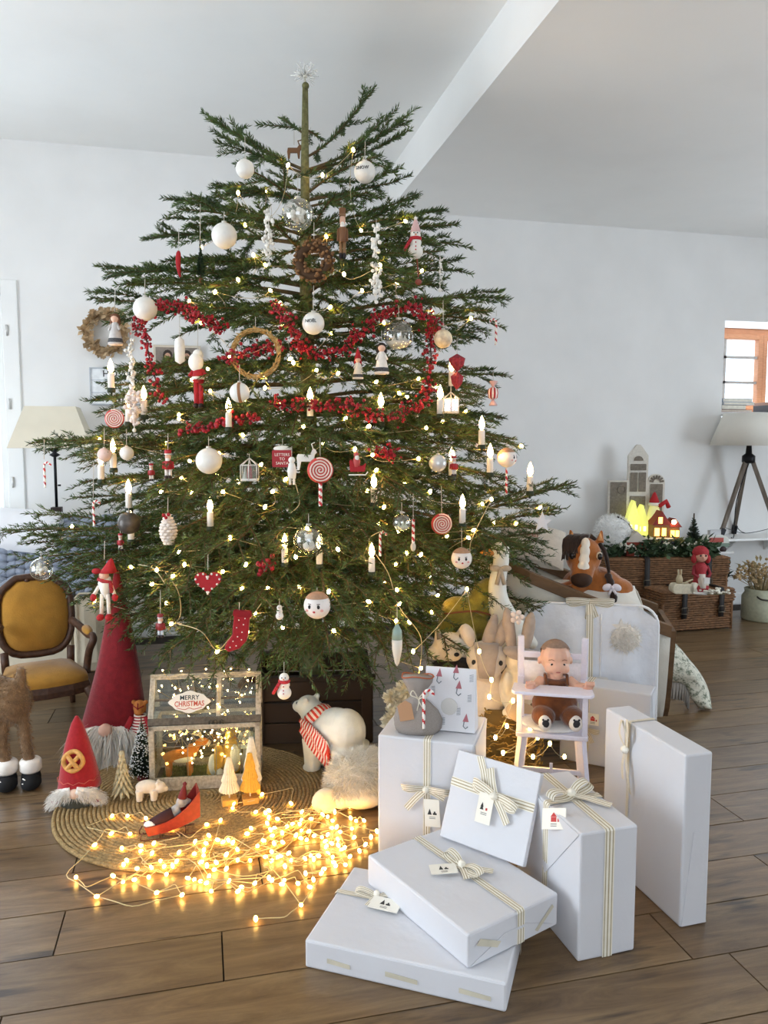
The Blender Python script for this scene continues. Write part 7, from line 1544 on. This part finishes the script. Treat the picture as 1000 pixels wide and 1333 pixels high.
for ri, rr_ in enumerate(rows_):
    rr_.sort(key=lambda b: b[0]*(1 if ri % 2 else -1))
    for b in rr_:
        p = DP(*b); o = bpy.data.objects.new('bulb', gb_); COL.objects.link(o); o.parent = fl; o.location = p-TB; o.rotation_euler = (random.uniform(-1, 1), random.uniform(-1, 1), 0); o.scale = (1.55,)*3
        if prev is not None and (p-prev).length < .75:
            m_ = (p+prev)/2 + (Vector((TB.x, TB.y, (p.z+prev.z)/2)) - (p+prev)/2)*.25 + Vector((0, 0, -.04)); g.tube([q-TB for q in bez(prev, m_, p, 7)], .0011, 4)
        prev = p
ob('wire', g, wirem, fl)
# loose white cables hanging in front of the lower branches
def cable(P): 
    W_ = []
    for x, y in P:
        d = fdepth(x, y, 12, 12, .03, None) or 2.75; W_.append(DP(x, y, max(2.35, d-.02)) - TB)
    return spline(W_, 6)
for P in ([(215, 745), (232, 770), (235, 800), (225, 815)], [(232, 812), (262, 822), (282, 846), (300, 830), (320, 812), (340, 786)], [(180, 735), (200, 740), (215, 760)], [(385, 630), (390, 655), (378, 668)], [(640, 650), (615, 700), (612, 720)], [(500, 690), (480, 705), (505, 745), (520, 790), (548, 830), (545, 880)]): ob('loose_wire', G().tube(cable(P), .0018, 5), wirem, fl)
# ---- fairy lights spread on the floor
ff = E_('fairy_light_string', 'tangled warm white fairy lights spread over rug and floorboards', 'string lights', F(330, 1110)); o0 = ff.location.copy(); FB2 = emit('#ffc261', 42)
gb2 = G().ell((0, 0, 0), (.0058, .0058, .0085), 8, 6).mesh('bulb'); setm(gb2, FB2)
fx_ = [(99, 1142), (126, 1167), (166, 1062), (146, 1062), (333, 1196), (392, 1178), (237, 1165), (204, 1162), (367, 1151), (310, 1160), (275, 1160), (165, 1120), (145, 1085), (123, 1100), (190, 1065), (225, 1078), (303, 1052), (341, 1034), (298, 1147), (175, 1145), (160, 1148), (408, 1145), (388, 1150), (436, 1057), (405, 1066), (350, 1064), (357, 1098), (333, 1057), (287, 1068)]
while len(fx_) < 150:
    if random.random() < .55: x, y = random.gauss(420, 46), random.gauss(1092, 24)
    else: x, y = random.gauss(285, 80), random.gauss(1108, 26)
    if not (110 < x < 492 and 1045 < y < 1165): continue
    if x < 200 and y > 1150: continue
    if abs(x-228) < 36 and 1030 < y < 1092: continue
    if any(abs(x-a)+abs(y-b) < 7 for a, b in fx_): continue
    fx_.append((x, y))
left = fx_[:]; cur = left.pop(0); order = [cur]
while left:
    left.sort(key=lambda b: (b[0]-cur[0])**2 + ((b[1]-cur[1])*2)**2); cur = left.pop(0 if random.random() < .75 or len(left) < 3 else 1); order.append(cur)
P = []
for x, y in order:
    z = .012 if (F(x, y)-rc).length > RR else .022
    P.append(F(x, y, z) - o0)
for p in P:
    o = bpy.data.objects.new('bulb', gb2); COL.objects.link(o); o.parent = ff; o.location = p; o.rotation_euler = (random.uniform(.6, 1.5), 0, random.uniform(0, 6.28))
g = G(); Q = []
for a, b in zip(P, P[1:]):
    L_ = (b-a).length; n_ = Vector((-(b-a).y, (b-a).x, 0)); Q.append(a); m_ = (a+b)/2 + n_*random.choice((-1, 1))*random.uniform(.25, .75) + Vector((0, 0, random.uniform(0, .012)))
    if L_ < .5: g.tube(spline([a, a.lerp(m_, .6), m_, m_.lerp(b, .5), b], 3), .0015, 4)
for i in range(40):       # further turns of the cable
    a, b = random.sample(P, 2)
    if (a-b).length < .3: g.tube(spline([a, a.lerp(b, .3) + Vector((random.gauss(0, .05), random.gauss(0, .05), .008)), a.lerp(b, .7) + Vector((random.gauss(0, .05), random.gauss(0, .05), .012)), b], 4), .0014, 4)
ob('wire', g, M('#d9c795', .4, .1), ff, kind='stuff')
# ---- tiny lights in the lantern
ls = E_('micro_light_string', 'tiny wire lights draped inside and over the greenhouse lantern', 'string lights', lt.location, lt.rotation_euler.z, lt.scale.x); mb = G().ell((0, 0, 0), .95, 6, 5).mesh('bulb'); setm(mb, emit('#ffd894', 60)); g = G(); P = []
for i in range(64): P.append((random.uniform(-58, 58), random.uniform(8, 46), random.uniform(24, 78)))
P.sort(key=lambda p: p[0]+random.gauss(0, 14))
Pr = [(random.uniform(-60, 60), 0, 0) for i in range(30)]
for i in range(18):
    s_ = random.uniform(12, 60); v = Xr @ Vector((Pr[i][0], -2.2, s_)); P.append(tuple(v))
for i in (-7, -4, 0, 3, 4, 7): P.append((i*8, Dd/2-2+random.uniform(-2, 1), Hb+62+random.uniform(-1, 3)))
for p in P: o = bpy.data.objects.new('bulb', mb); COL.objects.link(o); o.parent = ls; o.location = p
for a, b in zip(P, P[1:]):
    a, b = Vector(a), Vector(b)
    if (a-b).length < 46: g.tube(spline([a, (a+b)/2+Vector((random.gauss(0, 3), 0, random.gauss(0, 3))), b], 3), .22, 3)
ob('wire', g, M('#c9a95e', .3, metal=.8), ls)
# ---- lights among the plush animals
pls = E_('fairy_light_string', 'short warm light string draped over the plush animals and chest', 'string lights', gb.location); o0 = pls.location.copy(); g = G(); prev = None
for x, y, d in ((538, 848, 2.9), (608, 767, 3.2), (624, 848, 2.82), (640, 885, 2.78), (637, 907, 2.76), (668, 912, 2.74), (645, 960, 2.78), (660, 945, 2.76), (690, 950, 2.8), (655, 980, 2.78), (700, 960, 2.86), (682, 970, 2.8), (694, 985, 2.8), (716, 968, 2.86), (735, 985, 3.0)):
    p = DP(x, y, d) - o0; o = bpy.data.objects.new('bulb', gb_); COL.objects.link(o); o.parent = pls; o.location = p; o.scale = (1.5,)*3
    if prev is not None: g.tube(bez(prev, (p+prev)/2 + Vector((0, 0, -.03)), p, 6), .0012, 4)
    prev = p
ob('wire', g, wirem, pls)
